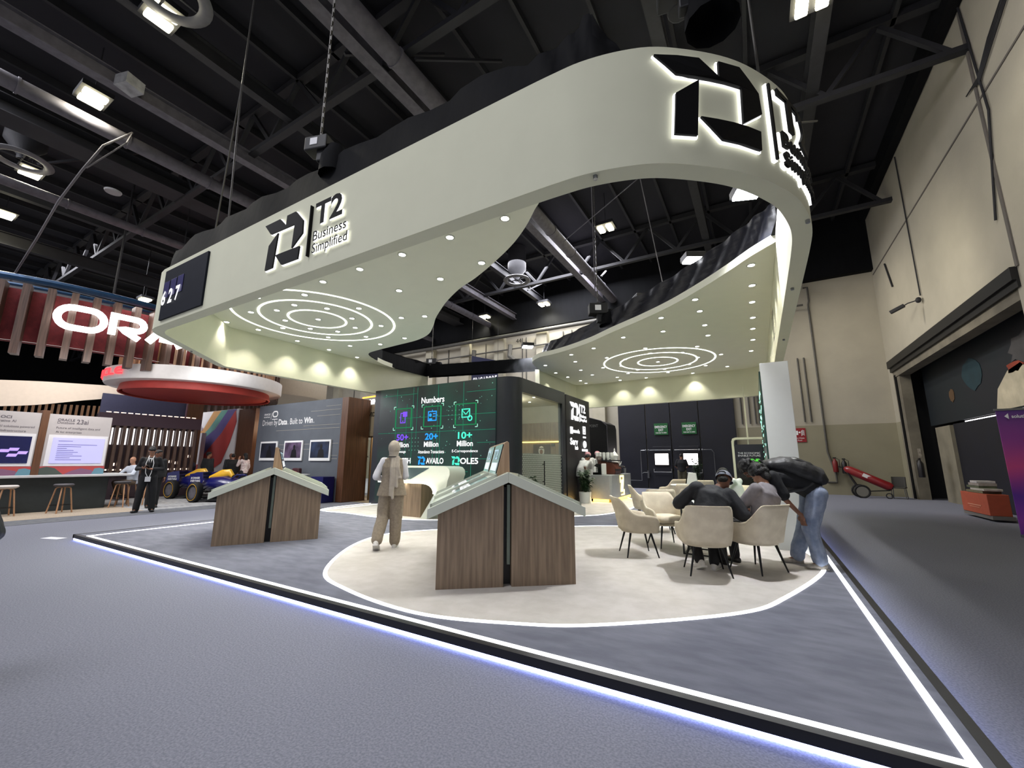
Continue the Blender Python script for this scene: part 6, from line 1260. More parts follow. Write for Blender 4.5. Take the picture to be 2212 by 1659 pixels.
def dpf(x, y, t): a = R(-119)+x/3.0; return Vector(((3.0+t)*math.cos(a), (3.0+t)*math.sin(a), .36+y))
u = 0
for ch in 'ORACLE':
    S_, adv = LET[ch]
    for sp_ in S_: letter_into(m, [([(x*.4, y*.34) for x, y in sp_[0]], sp_[1])], lambda x, y, t: dpf(u+x, y+.1, t), .05, .04)
    u += (adv+.06)*.4
m.build('red_lettering', glow('red_lettering', (240, 60, 66), 1.6), dc)
MB().tube([(1, 1, .8), (1, 1, 9)], .02).tube([(-1, -1, .8), (-1, -1, 9)], .02).build('hanger', M_DARKMETAL, dc)
d2 = thing('hanging_drum', 'smaller cream hanging drum with brown slats behind the red and white disc', 'hanging disc', (-24.5, 14.0, 5.2))
MB().lathe([(.001, -.2), (2.6, -.2), (2.75, 0), (2.75, .9), (2.6, .9)], seg=56, caps=False).build('cream_drum', mat('cream_drum', (190, 178, 158), .7, var=.05), d2, smooth=True)
m = MB()
for k in range(70): a = 2*PI*k/70; c, s_ = math.cos(a), math.sin(a); m.box((2.8*c, 2.8*s_, 1.3), (.08, .07, .9), rot=Matrix(((c, -s_, 0), (s_, c, 0), (0, 0, 1))))
m.build('slats', _mats['mid_slat_wood'], d2)
# cream curved ribbon with slats under it
rb = thing('curved_fascia', 'wide cream curved fascia low at the left edge with short brown slats under it', 'fascia', (-24, 5, 3.4))
RP = [(2.4, 4.25, 3.2), (3.46, 4.35, 3.36), (4.5, 4.45, 3.53), (5.7, 4.52, 3.84), (6.35, 4.55, 4.0), (7.04, 4.5, 4.27)]; P_ = spline(RP, 6, False)
m = MB(); N = len(P_)
def rbx(y): return -24+(y-4)*0.12
m.grid(lambda i, j: Vector((rbx(P_[i][0])-(.12 if j in (2, 3) else 0), P_[i][0], P_[i][2] if j in (0, 3) else P_[i][1])), N, 4, closev=True); m.build('fascia', mat('cream_fascia_lit', (222, 208, 192), .7, var=.04), rb, world=True, smooth=True)
m = MB()
for k in range(34):
    y = 2.5+k*.17; z = 3.2+max(0, (y-3))*.06+.1; zz = min(z+.05, 3.75); m.box((-25.2, y*1.06, zz), (.1, .07, .5))
m.build('slats', _mats['mid_slat_wood'], rb, world=True)
lamp('AREA', 'neighbour_stand_fill', (-21.5, 4.5, 4.3), 28, (1, .95, .9), 2.5, (-24, 4.5, 3.8))  # this and the next two: added fills for the neighbouring stand
lamp('AREA', 'neighbour_stand_fill', (-19.5, 7, 6.4), 160, (1, .96, .93), 4.0, (-19.5, 6, 0))
lamp('AREA', 'neighbour_stand_fill', (-16.2, 4.0, 4.3), 60, (1, .96, .93), 2.0, (-18.2, 4.4, 1))
for k, (x, y) in enumerate(((-19.3, 9.0), (-16.5, 8.2), (-22.5, 7.5))):
    sl_ = thing('stage_spot', ('left', 'middle', 'far left')[k]+' small stage lamp hanging beside the slatted ring', 'lamp', (x, y, 5.3)); MB().lathe([(.1, 0), (.12, .2), (.06, .3)], seg=14).tube([(0, 0, .3), (0, 0, 7)], .01, 5).build('housing', M_BLACK, sl_)
    MB().lathe([(.1, -.01), (.001, -.02)], seg=12, caps=False).build('lens', glow('flood_lens', (248, 250, 255), 30), sl_)
for k, (x, y, z) in enumerate(((-27.5, 8.1, 6.0), (-26.0, 9.4, 6.0))):
    f2 = thing('hanging_floodlight', ('left', 'right')[k]+' bright floodlight glaring below the slatted ring at the left', 'floodlight', (x, y, z)); MB().box((0, 0, .12), (.6, .5, .2)).tube([(0, 0, .2), (0, 0, 7)], .015, 5).build('housing', M_BLACK, f2); MB().box((0, 0, 0), (.5, .42, .04)).build('lens', glow('flood_lens', (248, 250, 255), 30), f2)

# dark counter with the two slanted info panels
ct = thing('dark_counter', 'long dark grey counter with a pale top at the left', 'counter', (-17.9, 3, 0))
MB().prism([(-17.4, 5.07), (-19.2, 5.3), (-19.2, 0), (-17.55, 0)], .008, .95).build('front', mat('dark_slate_laminate', (44, 50, 52), .5, var=.15), ct, world=True, bevel=.01)
MB().prism([(-17.15, 5.5), (-19.2, 5.75), (-19.2, 0), (-17.25, 0)], .95, 1.01).build('worktop', mat('pale_grey_worktop', (196, 196, 198), .4, var=.04), ct, world=True, bevel=.008)
XP = -17.72
def pn(m, X, y0, z0, y1, z1, t=.01): m.b2((X-t, y0, z0), (X, y1, z1))
def onx(s_, X, y, z, w_, h_, mm, par, b_=0): return text(s_, (X, y, z), (0, 1, 0), (0, 0, 1), mm, par, W_=w_, H_=h_, bold=b_, off=.006)
M_PANEL = mat('pale_grey_panel', (176, 170, 170), .6, var=.03); M_WPAN = mat('white_panel', (222, 220, 222), .5, var=.02)
M_GTX = mat('grey_lettering', (90, 84, 92), .5)
def info(label, y0, y1, lines, lightscreen, tex):
    t = thing('info_panel', label, 'info panel', (XP-.1, (y0+y1)/2, 1.01))
    m = MB(); m.b2((XP-.25, y0, 1.012), (XP, y1, 2.76)); m.build('board', M_PANEL, t, world=True, bevel=.004)
    m = MB(); pn(m, XP+.01, y0+.06, 1.26, y1-.03, 2.16); m.build('screen_surround', M_WPAN, t, world=True)
    m = MB(); pn(m, XP+.03, y0+.16, 1.34, y1-.1, 2.08, .02); s_ = m.build('screen', mat('lavender_screen', (168, 166, 226), .3, emit=.4) if lightscreen else mat('navy_screen', (14, 16, 52), .25, emit=.8, var=.3, vscale=2), t, world=True)
    if lightscreen:
        rnd = random.Random(2)
        for k, w_ in enumerate((.3, .85, .5, .2, .35, .45, .35, .55, .3, .55)):
            m = MB(); z = 1.98-.055*k-(.05 if k else 0); pn(m, XP+.034, y0+.27, z, y0+.27+w_, z+.012, .003); m.build('screen_text_line', mat('indigo_ink', (70, 62, 120), .5), s_, world=True)
    else:
        m = MB()
        for (a, b) in ((0, 0), (.16, .04), (.15, -.12), (.33, -.05)): m.add([(XP+.034, y0+.78+a, 1.72+b), (XP+.034, y0+.96+a, 1.72+b), (XP+.034, y0+.93+a, 1.64+b), (XP+.034, y0+.75+a, 1.64+b)], [(0, 1, 2, 3)])
        m.build('lilac_tiles', glow('lilac', (178, 150, 250), 1.0), s_, world=True)
    m = MB(); pn(m, XP+.012, y0, 1.012, y1, 1.25); m.build('colour_band', mat('brick_band', (170, 66, 66), .6), t, world=True)
    m = MB(); W_ = y1-y0
    m.add([(XP+.014, y0+W_*q, z) for q, z in ((0, 1.012), (0, 1.2), (.1, 1.24), (.22, 1.2), (.36, 1.012))], [(0, 1, 2, 3, 4)]); m.build('green_arc', mat('dark_green_arc', (66, 76, 70), .6), t, world=True)
    m = MB(); m.add([(XP+.014, y0+W_*q, z) for q, z in ((.36, 1.012), (.48, 1.12), (.62, 1.19), (.8, 1.13), (.86, 1.012))], [(0, 1, 2, 3, 4)]); m.build('plum_arc', mat('plum_arc', (122, 84, 112), .6), t, world=True)
    m = MB(); m.add([(XP+.015, y0+W_*q, z) for q, z in ((.8, 1.012), (.84, 1.18), (.92, 1.2), (1, 1.16), (1, 1.012))], [(0, 1, 2, 3, 4)]); m.build('teal_arc', mat('teal_arc', (92, 134, 150), .6), t, world=True)
    for s_, y, z, w_, h_, b_ in lines: onx(s_, XP, y0+y, z, w_, h_, M_GTX if 'DB' not in s_ else M_TXTK, t, b_)
    return t
info('pale grey info panel with a lavender screen standing on the dark counter', 3.62, 5.0, [('ORACLE', .18, 2.57, .36, .07, .02), ('Database', .18, 2.49, .36, .07, 0), ('23ai', .58, 2.5, .26, .14, .01), ('Future of intelligent data and', .18, 2.32, .95, .08, 0), ('AI for enterprises', .18, 2.2, .55, .08, 0)], True, 0)
info('pale grey info panel with a dark blue screen at the far left of the counter', 2.05, 3.46, [('OCI', .66, 2.56, .2, .08, .02), ('Generative AI', .45, 2.46, .5, .07, 0), ('Enterprise-ready AI solutions powered', .12, 2.3, 1.2, .08, 0), ('by Oracle Cloud Infrastructure', .12, 2.18, 1.05, .08, 0)], False, 0)
tag(MB().b2((XP-.25, 3.465, 1.012), (XP+.02, 3.615, 2.85)).build('divider_post', M_BROWN), 'brown wooden post between the two info panels on the counter', 'post')
# bar stools
def stool(label, loc, rz, seatm, tilt=0):
    t = thing('bar_stool', label, 'stool', loc, rz, 'bar stools at the dark counter')
    m = MB(); m.lathe([(.001, .70), (.15, .70), (.2, .73), (.21, .76), (.18, .785), (.001, .775)], seg=28, caps=False); m.build('seat', seatm, t, smooth=True)
    for a in (45, 135, 225, 315):
        c, s_ = math.cos(R(a)), math.sin(R(a)); MB().tube([(.03*c, .03*s_, .70), (.11*c, .11*s_, .695), (.145*c, .145*s_, .66), (.25*c, .25*s_, 0)], .017, 8).build('leg', mat('oak_leg', (176, 132, 96), .5, var=.2, vscale=10), t, smooth=True)
    m = MB(); q = [(.215*math.cos(R(a)), .215*math.sin(R(a)), .22) for a in (45, 135, 225, 315)]
    for i in range(4): m.bar(q[i], q[(i+1) % 4], .014)
    m.build('footrest', M_BLACK, t); return t
M_SD = mat('dark_grey_seat', (70, 68, 72), .6, var=.2)
s0 = stool('bar stool with a dark seat in front of the dark counter', (-16.7, 3.95, 0), R(20), M_SD)
s1 = stool('bar stool with a pale seat at the left picture edge', (-16.85, 2.95, 0), R(5), mat('pale_seat', (200, 194, 190), .6, var=.1))
dup(s0, (-17.2, 5.35, .008), R(50), 'bar stool with a dark round seat at the right end of the dark counter')
dup(s0, (-17.5, 6.1, .008), R(10), 'bar stool with thin legs half hidden behind the man with the lanyard')
dup(s0, (-18.05, 5.8, .008), R(30), 'bar stool under the grey-haired man in the pale shirt')
# slatted glowing screen wall behind the counter, blue wall, brown column
sw = thing('slat_screen', 'brown slatted partition with bright white vertical light gaps behind the counter', 'partition', (-20.5, 6.9, 0))
m = MB()
for k in range(15): m.b2((-20.6, 5.5+k*.21, .9), (-20.5, 5.6+k*.21, 2.7))
m.build('slats', M_SLAT, sw, world=True); MB().b2((-20.62, 5.4, 2.7), (-20.48, 8.65, 3.15)).build('header', mat('dark_plum_header', (66, 48, 60), .6), sw, world=True)
m = MB()
for k in range(14): m.b2((-20.66, 5.62+k*.21, 2.0), (-20.64, 5.69+k*.21, 2.62)); 
m.build('light_gap', glow('white_gap_light', (255, 250, 248), 1.1), sw, world=True)
m = MB(); rnd = random.Random(8)
for k in range(14): m.b2((-20.66, 5.62+k*.21, 1.05), (-20.64, 5.69+k*.21, 1.1)); m.b2((-20.66, 5.62+k*.21, 3.18), (-20.64, 5.76+k*.21, 3.21))
for k in range(12): z = rnd.uniform(1.2, 1.8); y = 5.62+.21*rnd.randrange(14); m.b2((-20.66, y, z), (-20.64, y+.06, z+.1))
m.build('light_spot', glow('warm_gap_light', (255, 225, 200), 1.5), sw, world=True)
MB().b2((-20.75, 5.4, .01), (-20.7, 8.65, 3.1)).build('backing', mat('dark_plum_back', (46, 30, 38), .7), sw, world=True)
tag(MB().prism([(-23.5, 6.2), (-23.5, 9.2), (-23.6, 9.2), (-23.6, 6.2)], .01, 4.2).build('blue_grey_wall', mat('blue_grey_wall', (62, 64, 92), .7, var=.1)), 'tall blue-grey partition behind the slatted screen', 'partition')
tag(MB().b2((-24.6, 9.25, .01), (-23.4, 9.9, 4.3)).build('brown_column', M_BROWN), 'tall brown wooden column left of the white wall with a colour swirl', 'column')
tag(MB().b2((-26.0, 7.5, 3.35), (-25.9, 8.6, 4.3)).build('pink_screen', glow('pink_screen', (240, 180, 235), 1.0)), 'small bright pink screen hanging behind the info panels', 'screen')
# white demo panels further back
YB1 = 10.4
def backpanel(label, x0, x1, z1, Yp, title, sub, scrn=True):
    t = thing('info_panel', label, 'info panel', ((x0+x1)/2, Yp, 0)); MB().b2((x0, Yp, .01), (x1, Yp+.2, z1)).build('board', M_WPAN, t, world=True)
    text(title, (x0+.3, Yp, z1-.35), (1, 0, 0), (0, 0, 1), M_GTX, t, W_=1.1, H_=.14, bold=.01, off=.01); text(sub, (x0+.3, Yp, z1-.7), (1, 0, 0), (0, 0, 1), M_GTX, t, W_=(x1-x0)*.7, H_=.12, off=.01)
    s_ = MB().b2((x0+.25, Yp-.04, 1.3), (x1-.25, Yp, 2.05)).build('screen', mat('navy_screen', (14, 16, 52)), t, world=True)
    MB().b2((x0+.5, Yp-.05, 1.65), (x0+.9, Yp-.04, 1.72)).b2((x1-1.0, Yp-.05, 1.85), (x1-.5, Yp-.04, 1.92)).b2((x0+.5, Yp-.05, 1.36), (x0+.8, Yp-.04, 1.4)).build('screen_graphic', glow('screen_blue_white', (170, 190, 255), .9), s_, world=True)
    m = MB(); m.b2((x0, Yp-.01, .9), (x1, Yp, 1.22)); m.build('colour_band', mat('brick_band', (170, 66, 66)), t, world=True)
backpanel('white info panel with dark screen in front of the swirl wall', -28.3, -24.4, 2.8, 10.4, 'ORACLE', 'Oracle Banking Cloud services')
backpanel('white info panel behind the man with the lanyard', -33.2, -28.9, 2.75, 10.6, 'ORACLE', 'Cloud infrastructure services')
ew = thing('graphic_wall', 'white wall with a purple, red and orange swirl and printed headline', 'wall panel', (-25.5, 10.9, 0))
x0, x1 = -28.7, -21.95; MB().b2((x0, 10.8, .01), (x1, 11.0, 3.95)).build('board', M_WPAN, ew, world=True)
def sw_(pts, rgb, nm, o_):
    m = MB(); m.add([(x, 10.8-o_, z) for x, z in pts], [tuple(range(len(pts)))]); m.build(nm, mat(nm, rgb, .6, var=.05), ew, world=True)
sw_([(-24.4, 3.94), (-23.3, 3.94), (-24.6, 3.0), (-25.6, 2.5), (-26.3, 2.5), (-25.2, 3.1)], (196, 150, 96), 'orange_swirl', .006)
sw_([(-23.6, 3.94), (-22.9, 3.94), (-24.2, 2.9), (-25.3, 2.3), (-25.6, 2.5), (-24.6, 3.1)], (96, 150, 140), 'teal_swirl', .008)
sw_([(-22.95, 3.94), (-22.1, 3.94), (-22.6, 3.2), (-23.4, 2.5), (-24.4, 1.6), (-26.1, 1.4), (-25.6, 2.3), (-24.0, 3.0)], (92, 80, 140), 'purple_swirl', .01)
sw_([(-22.2, 3.9), (-22.0, 3.3), (-22.4, 2.3), (-23.0, 1.3), (-24.0, .9), (-25.8, 1.0), (-24.6, 1.9), (-23.3, 2.8)], (178, 60, 58), 'red_swirl', .012)
text('Explore AI for your', (-28.25, 10.8, 3.3), (1, 0, 0), (0, 0, 1), mat('purple_ink', (92, 70, 110), .5), ew, W_=2.6, H_=.34, off=.014); text('enterprise with Oracle', (-28.35, 10.8, 2.88), (1, 0, 0), (0, 0, 1), _mats['purple_ink'], ew, W_=3.1, H_=.34, off=.014)
tag(MB().b2((-21.95, 10.85, .01), (-20.5, 11.6, 3.9)).build('brown_wall', M_BROWN), 'brown wooden wall end between the swirl wall and the orange lit alcove', 'wall panel')
al = thing('alcove', 'warm cream and red alcove with orange lamp left of the slate-grey wall', 'alcove', (-19.5, 12.4, 0))
MB().b2((-20.9, 12.6, .01), (-17.6, 12.8, 3.9)).build('cream_wall', mat('warm_cream_wall', (190, 150, 116), .8, var=.08), al, world=True)
m = MB(); m.add([(-20.9, 12.58, .02), (-17.6, 12.58, .02), (-17.6, 12.58, 2.6), (-18.6, 12.58, 2.35), (-19.8, 12.58, 2.1), (-20.9, 12.58, 1.9)], [(0, 1, 2, 3, 4, 5)]); m.build('red_curve', mat('dark_red_curve', (120, 40, 44), .7), al, world=True)
MB().b2((-20.9, 11.2, 3.55), (-17.6, 12.6, 3.75)).build('soffit', M_BROWN, al, world=True); MB().b2((-20.2, 11.5, 3.54), (-19.9, 11.6, 3.56)).b2((-19.3, 11.5, 3.54), (-19.0, 11.6, 3.56)).b2((-20.2, 12.1, 3.54), (-19.9, 12.2, 3.56)).build('soffit_light', glow('downlight_lens', (255, 253, 240), 12), al, world=True)
lp = thing('pendant_lamp', 'round amber pendant lamp in the alcove', 'lamp', (-19.5, 11.8, 2.85)); MB().ell((0, 0, 0), (.28, .28, .16), 18).build('shade', glow('amber_shade', (240, 150, 80), 1.4), lp, smooth=True); MB().tube([(0, 0, .15), (0, 0, .7)], .01, 5).build('cord', M_BLACK, lp)
lamp('POINT', 'alcove_light', (-19.3, 11.7, 3.0), 45, (1, .75, .5), .2)
vs_ = thing('vase', 'orange vase of orange flowers in the alcove', 'vase', (-18.6, 11.6, 1.2)); MB().lathe([(.08, 0), (.14, .15), (.06, .32), (.08, .36)], seg=16).build('body', mat('orange_glaze', (220, 130, 40), .3, var=.1), vs_, smooth=True)
m = MB(); rnd = random.Random(4)
for k in range(22): m.ell((rnd.uniform(-.18, .18), rnd.uniform(-.18, .18), .36+rnd.uniform(0, .3)), (.05, .05, .04), 6)
m.build('flowers', _mats['orange_glaze'], vs_); tag(MB().b2((-18.9, 11.3, .01), (-18.3, 11.9, 1.2)).build('pedestal', M_WPAN), 'white pedestal under the orange vase', 'pedestal')
# slate-grey wall with three pictures
gw = thing('slate_wall', 'slate-grey wall with white slogan and three framed pictures', 'wall panel', (-15.6, 10, 0))
M_SLATE = mat('slate_grey_paint', (92, 97, 105), .7, var=.12, vscale=2); MB().b2((-18.4, 9.9, .01), (-13.0, 10.15, 3.72)).build('board', M_SLATE, gw, world=True)
MB().b2((-13.0, 9.9, .01), (-12.66, 10.9, 3.72)).build('wood_end', M_BROWN, gw, world=True)
def yt(s_, x, z, w_, h_, b_=0): text(s_, (x, 9.9, z), (1, 0, 0), (0, 0, 1), M_TXTW2, gw, W_=w_, H_=h_, bold=b_, off=.008)
yt('Driven by', -18.05, 2.8, 1.08, .3); yt('Data', -16.9, 2.86, .6, .24, .03); yt('. Built to', -16.25, 2.86, .95, .24); yt('Win', -15.2, 2.86, .55, .24, .03); yt('.', -14.6, 2.86, .04, .04)
yt('ORACLE', -18.0, 3.3, .45, .08, .03); yt('Red Bull Racing', -18.0, 3.18, .45, .08, .02); yt('/', -17.5, 3.12, .08, .28); 
m = MB(); letter_into(m, [([(x*.35-17.35, y*.35+3.22) for x, y in LET['O'][0][0][0]], True)], lambda x, y, t: Vector((x, 9.89-t, y)), .05, .01); m.b2((-17.38, 9.885, 3.1), (-17.0, 9.89, 3.13)); m.build('ring_emblem', M_TXTW2, gw, world=True)
m = MB()
for z, a, b in ((3.3, -14.8, -13.05), (3.1, -14.4, -13.05), (2.75, -15.2, -13.05), (2.62, -17.0, -13.05), (2.05, -16.7, -14.6), (1.85, -16.7, -14.6), (2.05, -13.4, -13.05), (1.62, -13.4, -13.05), (1.5, -13.4, -13.05), (3.45, -13.9, -13.05)): m.b2((a, 9.888, z), (b, 9.892, z+.012))
m.build('thin_stripe', mat('pale_stripe', (170, 165, 155), .6), gw, world=True)
for k, (a, b, l, c1, c2) in enumerate(((-17.95, -16.75, 'white-framed picture of a dark scene, left of the three on the slate wall', (22, 24, 34), (40, 44, 60)), (-16.27, -15.07, 'white-framed picture of a figure, middle of the three on the slate wall', (48, 40, 56), (110, 90, 120)), (-14.62, -13.4, 'white-framed bluish picture with a dark silhouette, right of the three on the slate wall', (46, 62, 92), (24, 30, 48)))):
    t = thing('framed_picture', l, 'picture', ((a+b)/2, 9.86, 1.43)); MB().b2((a, 9.84, 1.43), (b, 9.89, 2.2)).build('frame', M_TXTW2, t, world=True, bevel=.005)
    MB().b2((a+.08, 9.83, 1.54), (b-.08, 9.842, 2.13)).build('image', mat('image_%d' % k if False else 'picture_'+('dark', 'plum', 'blue')[k], c1, .4, var=1, vscale=2.5, rgb2=c2), t, world=True)
    m = MB(); cx = (a+b)/2+.1; m.ell((cx, 9.826, 1.95), (.07, .004, .09), 12); m.add([(cx-.2, 9.826, 1.55), (cx+.2, 9.826, 1.55), (cx+.14, 9.826, 1.82), (cx, 9.826, 1.9), (cx-.14, 9.826, 1.82)], [(0, 1, 2, 3, 4)]); m.build('silhouette', mat('picture_ink', (12, 13, 20), .5), t, world=True)
# lit office corner with green-grey brand sign
ow = thing('office_wall', 'cream wall with glazed lit office doors beside the slate-grey wall', 'wall panel', (-12, 11, 0))
M_CRM = mat('cream_office_wall', (184, 168, 140), .8, var=.05); MB().b2((-13.2, 11.0, 2.35), (-10.2, 11.15, 3.55)).b2((-11.75, 11.0, .01), (-11.55, 11.15, 2.35)).build('board', M_CRM, ow, world=True)
text('NVIDIA', (-13.0, 11.0, 3.1), (1, 0, 0), (0, 0, 1), M_TXTK, ow, W_=.75, H_=.17, bold=.02, off=.01)
m = MB(); m.fprism(arc2(0, 0, .13, 0, 360, 14)[:-1], (-13.25, 10.99, 3.2), (1, 0, 0), (0, 0, 1), .01); m.b2((-13.22, 10.975, 3.07), (-13.08, 10.985, 3.33)); m.build('eye_mark', mat('eye_green', (108, 140, 50), .5), ow, world=True)
MB().b2((-13.6, 12.8, .01), (-10.8, 12.9, 2.4)).build('office_back', mat('lit_office_wall', (226, 178, 112), .8, var=.1), ow, world=True)
m = MB()
for x in (-13.15, -12.62, -12.5, -11.82): m.b2((x, 10.98, .01), (x+.05, 11.05, 2.35))
m.b2((-13.2, 10.98, 2.3), (-11.7, 11.05, 2.36)); m.build('door_frame', mat('bronze_frame', (120, 100, 74), .4, .4), ow, world=True)
MB().b2((-12.45, 11.0, .1), (-11.82, 11.02, 2.3)).b2((-13.1, 11.0, .1), (-12.62, 11.02, 2.3)).build('glass_pane', glassm('clear_glass'), ow, world=True)
for x, w_ in ((-13.08, .4), (-12.3, .42)): text('NVIDIA', (x, 10.99, 1.55), (1, 0, 0), (0, 0, 1), M_TXTK, ow, W_=w_, H_=.08, bold=.02, off=.01)
lamp('POINT', 'office_light', (-12.3, 12.0, 2.4), 70, (1, .78, .45), .3)
dk = thing('drink_sign', 'white lettering sign with an amber tube above the office wall', 'sign', (-12.3, 11.5, 3.6)); text('DRINK', (-13.3, 11.2, 3.62), (1, 0, 0), (0, 0, 1), M_TXTW, dk, W_=.85, H_=.2, bold=.04, depth=.03); text('REC', (-12.2, 11.2, 3.62), (1, 0, 0), (0, 0, 1), M_TXTW, dk, W_=.6, H_=.2, bold=.04, depth=.03)
MB().ell((-12.33, 11.2, 3.72), (.04, .02, .04), 8).build('dot', M_TXTW, dk, world=True); MB().tube([(-13.6, 11.3, 3.93), (-11.9, 11.3, 3.98)], .03).build('amber_tube', glow('amber_tube', (255, 150, 60), 2.5), dk, world=True)
oc = thing('office_chair', 'white office chair seen through the lit glass door', 'chair', (-12.3, 12.0, .01)); m = MB()
for a in range(5): m.bar((0, 0, .1), (.25*math.cos(a*2*PI/5), .25*math.sin(a*2*PI/5), .04), .04)
m.tube([(0, 0, .1), (0, 0, .42)], .025); m.build('star_base', M_BLACK, oc); MB().box((0, 0, .46), (.45, .45, .08)).build('seat', M_WHITE, oc, bevel=.03); MB().box((0, .2, .75), (.42, .05, .5)).build('backrest', M_WHITE, oc, bevel=.02)
# navy plinth, white desk and red chair in front of the slate wall
tag(MB().b2((-13.72, 9.4, .008), (-13.05, 9.85, .88)).build('navy_plinth', mat('navy_gloss', (24, 26, 92), .35, var=.15)), 'navy blue square plinth at the foot of the slate-grey wall', 'plinth')
wd = thing('white_desk', 'white rounded desk beside the navy plinth', 'desk', (-14.4, 9.3, .008)); MB().lathe([(.001, .92), (.62, .92), (.64, .95), (.001, .96)], seg=30, sy=.45, caps=False).build('desk_top', M_WHITE, wd, smooth=True); MB().lathe([(.25, 0), (.25, .92)], seg=20, sy=.6).build('pedestal', M_WHITE, wd, smooth=True)
rc = thing('racing_seat', 'dark red racing seat behind the white desk', 'seat', (-14.9, 9.6, .008)); MB().box((0, 0, .9), (.42, .15, .5)).box((0, -.15, .6), (.42, .4, .15)).build('shell', mat('dark_red_shell', (66, 28, 36), .5, var=.2), rc, bevel=.04); MB().lathe([(.1, 0), (.15, 0)], seg=4).box((0, -.08, .95), (.2, .02, .18)).build('emblem_patch', mat('red_patch', (160, 50, 60), .5), rc); MB().box((0, -.1, .26), (.08, .08, .5)).build('post', M_BLACK, rc)
rk = thing('rack_shelf', 'dark low shelf rack against the slate-grey wall', 'shelf', (-16.6, 9.6, .008)); MB().b2((-17.1, 9.45, .01), (-16.1, 9.8, 1.05)).build('case', M_BLACK, rk, world=True); MB().b2((-16.9, 9.42, .8), (-16.4, 9.45, .84)).b2((-16.7, 9.42, .9), (-16.3, 9.45, .94)).build('papers', M_TXTW2, rk, world=True)
# red counter behind
rdc = thing('red_counter', 'red sided counter with a white top in front of the white info panels', 'counter', (-24, 8.9, 0)); MB().prism([(-26.2, 8.2), (-22.6, 8.4), (-22.8, 9.5), (-26.2, 9.5)], .01, .93).build('body', M_RED2, rdc, world=True); MB().prism([(-26.3, 8.1), (-22.3, 8.3), (-22.4, 9.6), (-26.3, 9.6)], .93, .98).build('worktop', M_WHITE, rdc, world=True)
# two blue show racing cars
M_CARB = mat('racing_blue', (20, 22, 88), .3, var=.1, coat=.5); M_YEL = mat('racing_yellow', (222, 170, 40), .35, var=.1, coat=.4); M_TYRE = mat('tyre_rubber', (18, 18, 19), .7, var=.1)
def car(label, loc, rz):
    t = thing('racing_car', label, 'racing car', loc, rz)    # nose along +y, rear wing at the back (-y)
    for s in (-1, 1):
        m = MB(); m.fprism([(-.55, .42), (-.5, .95), (.2, 1.02), (.28, .72), (.1, .42)], (s*.5, 0, 0), (0, 1, 0), (0, 0, 1), .02); m.build('wing_endplate', M_CARB, t)
        text('AI CHANGES', (s*.5+(.025 if s > 0 else -.025), -.42 if s > 0 else .12, .78), (0, s, 0), (0, 0, 1), M_TXTW2, t, W_=.5, H_=.07, bold=.02, world=False); text('EVERYTHING', (s*.5+(.025 if s > 0 else -.025), -.42 if s > 0 else .12, .68), (0, s, 0), (0, 0, 1), M_TXTW2, t, W_=.54, H_=.07, bold=.02, world=False)
    m = MB()
    for z, y, c in ((.95, -.3, .35), (.83, -.2, .3), (.5, -.1, .3)): m.box((0, y, z), (1.02, c, .03), rot=Euler((.3, 0, 0)).to_matrix())
    m.build('rear_wing', M_CARB, t)
    m = MB(); slab(m, [Vector((0, -.2, .5)), Vector((0, .4, .6)), Vector((0, 1.2, .6)), Vector((0, 1.9, .52)), Vector((0, 2.7, .45)), Vector((0, 3.9, .3))], [.12, .4, .62, .5, .24, .12], [.14, .25, .28, .24, .16, .08], (1, 0, 0), 20); m.build('bodywork', M_CARB, t, smooth=True)
    m = MB(); slab(m, [Vector((0, .2, .75)), Vector((0, .9, .92)), Vector((0, 1.35, .98)), Vector((0, 1.55, .85))], [.05, .1, .14, .12], [.12, .18, .14, .08], (1, 0, 0), 14); m.build('engine_cover', M_YEL, t, smooth=True)
    m = MB(); m.tube([(-.25, 1.6, .75), (-.2, 1.9, .92), (0, 2.3, .9), (.2, 1.9, .92), (.25, 1.6, .75)], .03); m.tube([(0, 2.3, .9), (0, 2.45, .62)], .03); m.build('halo_bar', M_CARB, t, smooth=True)
    MB().box((0, 3.95, .12), (1.7, .35, .04)).box((.84, 3.95, .2), (.03, .4, .25)).box((-.84, 3.95, .2), (.03, .4, .25)).box((0, 4.05, .2), (1.6, .15, .02)).build('front_wing', M_CARB, t)
    MB().b2((-.7, .3, .05), (.7, 2.6, .1)).build('floor_plank', M_BLACK, t)
    for s in (-1, 1):
        for y in (.1, 3.3):
            m = MB(); r_ = .34
            m.grid(lambda i, q: Vector((s*(.56+[0, .03, .35, .38, .38, .04, .0][q]), y+[.24, .34, .34, .3, .22, .2, .22][q]*math.cos(2*PI*i/28), .34+[.24, .34, .34, .3, .22, .2, .22][q]*math.sin(2*PI*i/28))), 28, 7, closeu=True); w_ = m.build('tyre', M_TYRE, t, smooth='all')
            MB().tube([(s*.6, y, .34), (s*.9, y, .34)], .21, 20).build('wheel_cover', M_GREYMETAL, w_, smooth=True)
            m = MB(); m.tube([(s*.955, y+.27*math.cos(q*PI/12), .34+.27*math.sin(q*PI/12)) for q in range(25)], .008, 5); m.build('yellow_band', M_YEL, w_)
    m = MB()
    for s in (-1, 1):
        for y in (.1, 3.3): m.bar((0, y, .4), (s*.6, y, .36), .03); m.bar((0, y+.3, .5), (s*.6, y, .36), .03)
    m.build('suspension', M_BLACK, t); return t
c1 = car('blue racing car with a yellow engine cover, nearer of the two behind the left kiosk', (-17.3, 7.7, .008), R(-59)); c1.scale = (.75, .62, 1)
c2 = dup(c1, (-19.6, 7.9, .008), R(-59), 'blue racing car half hidden behind the nearer one, left of the left kiosk')

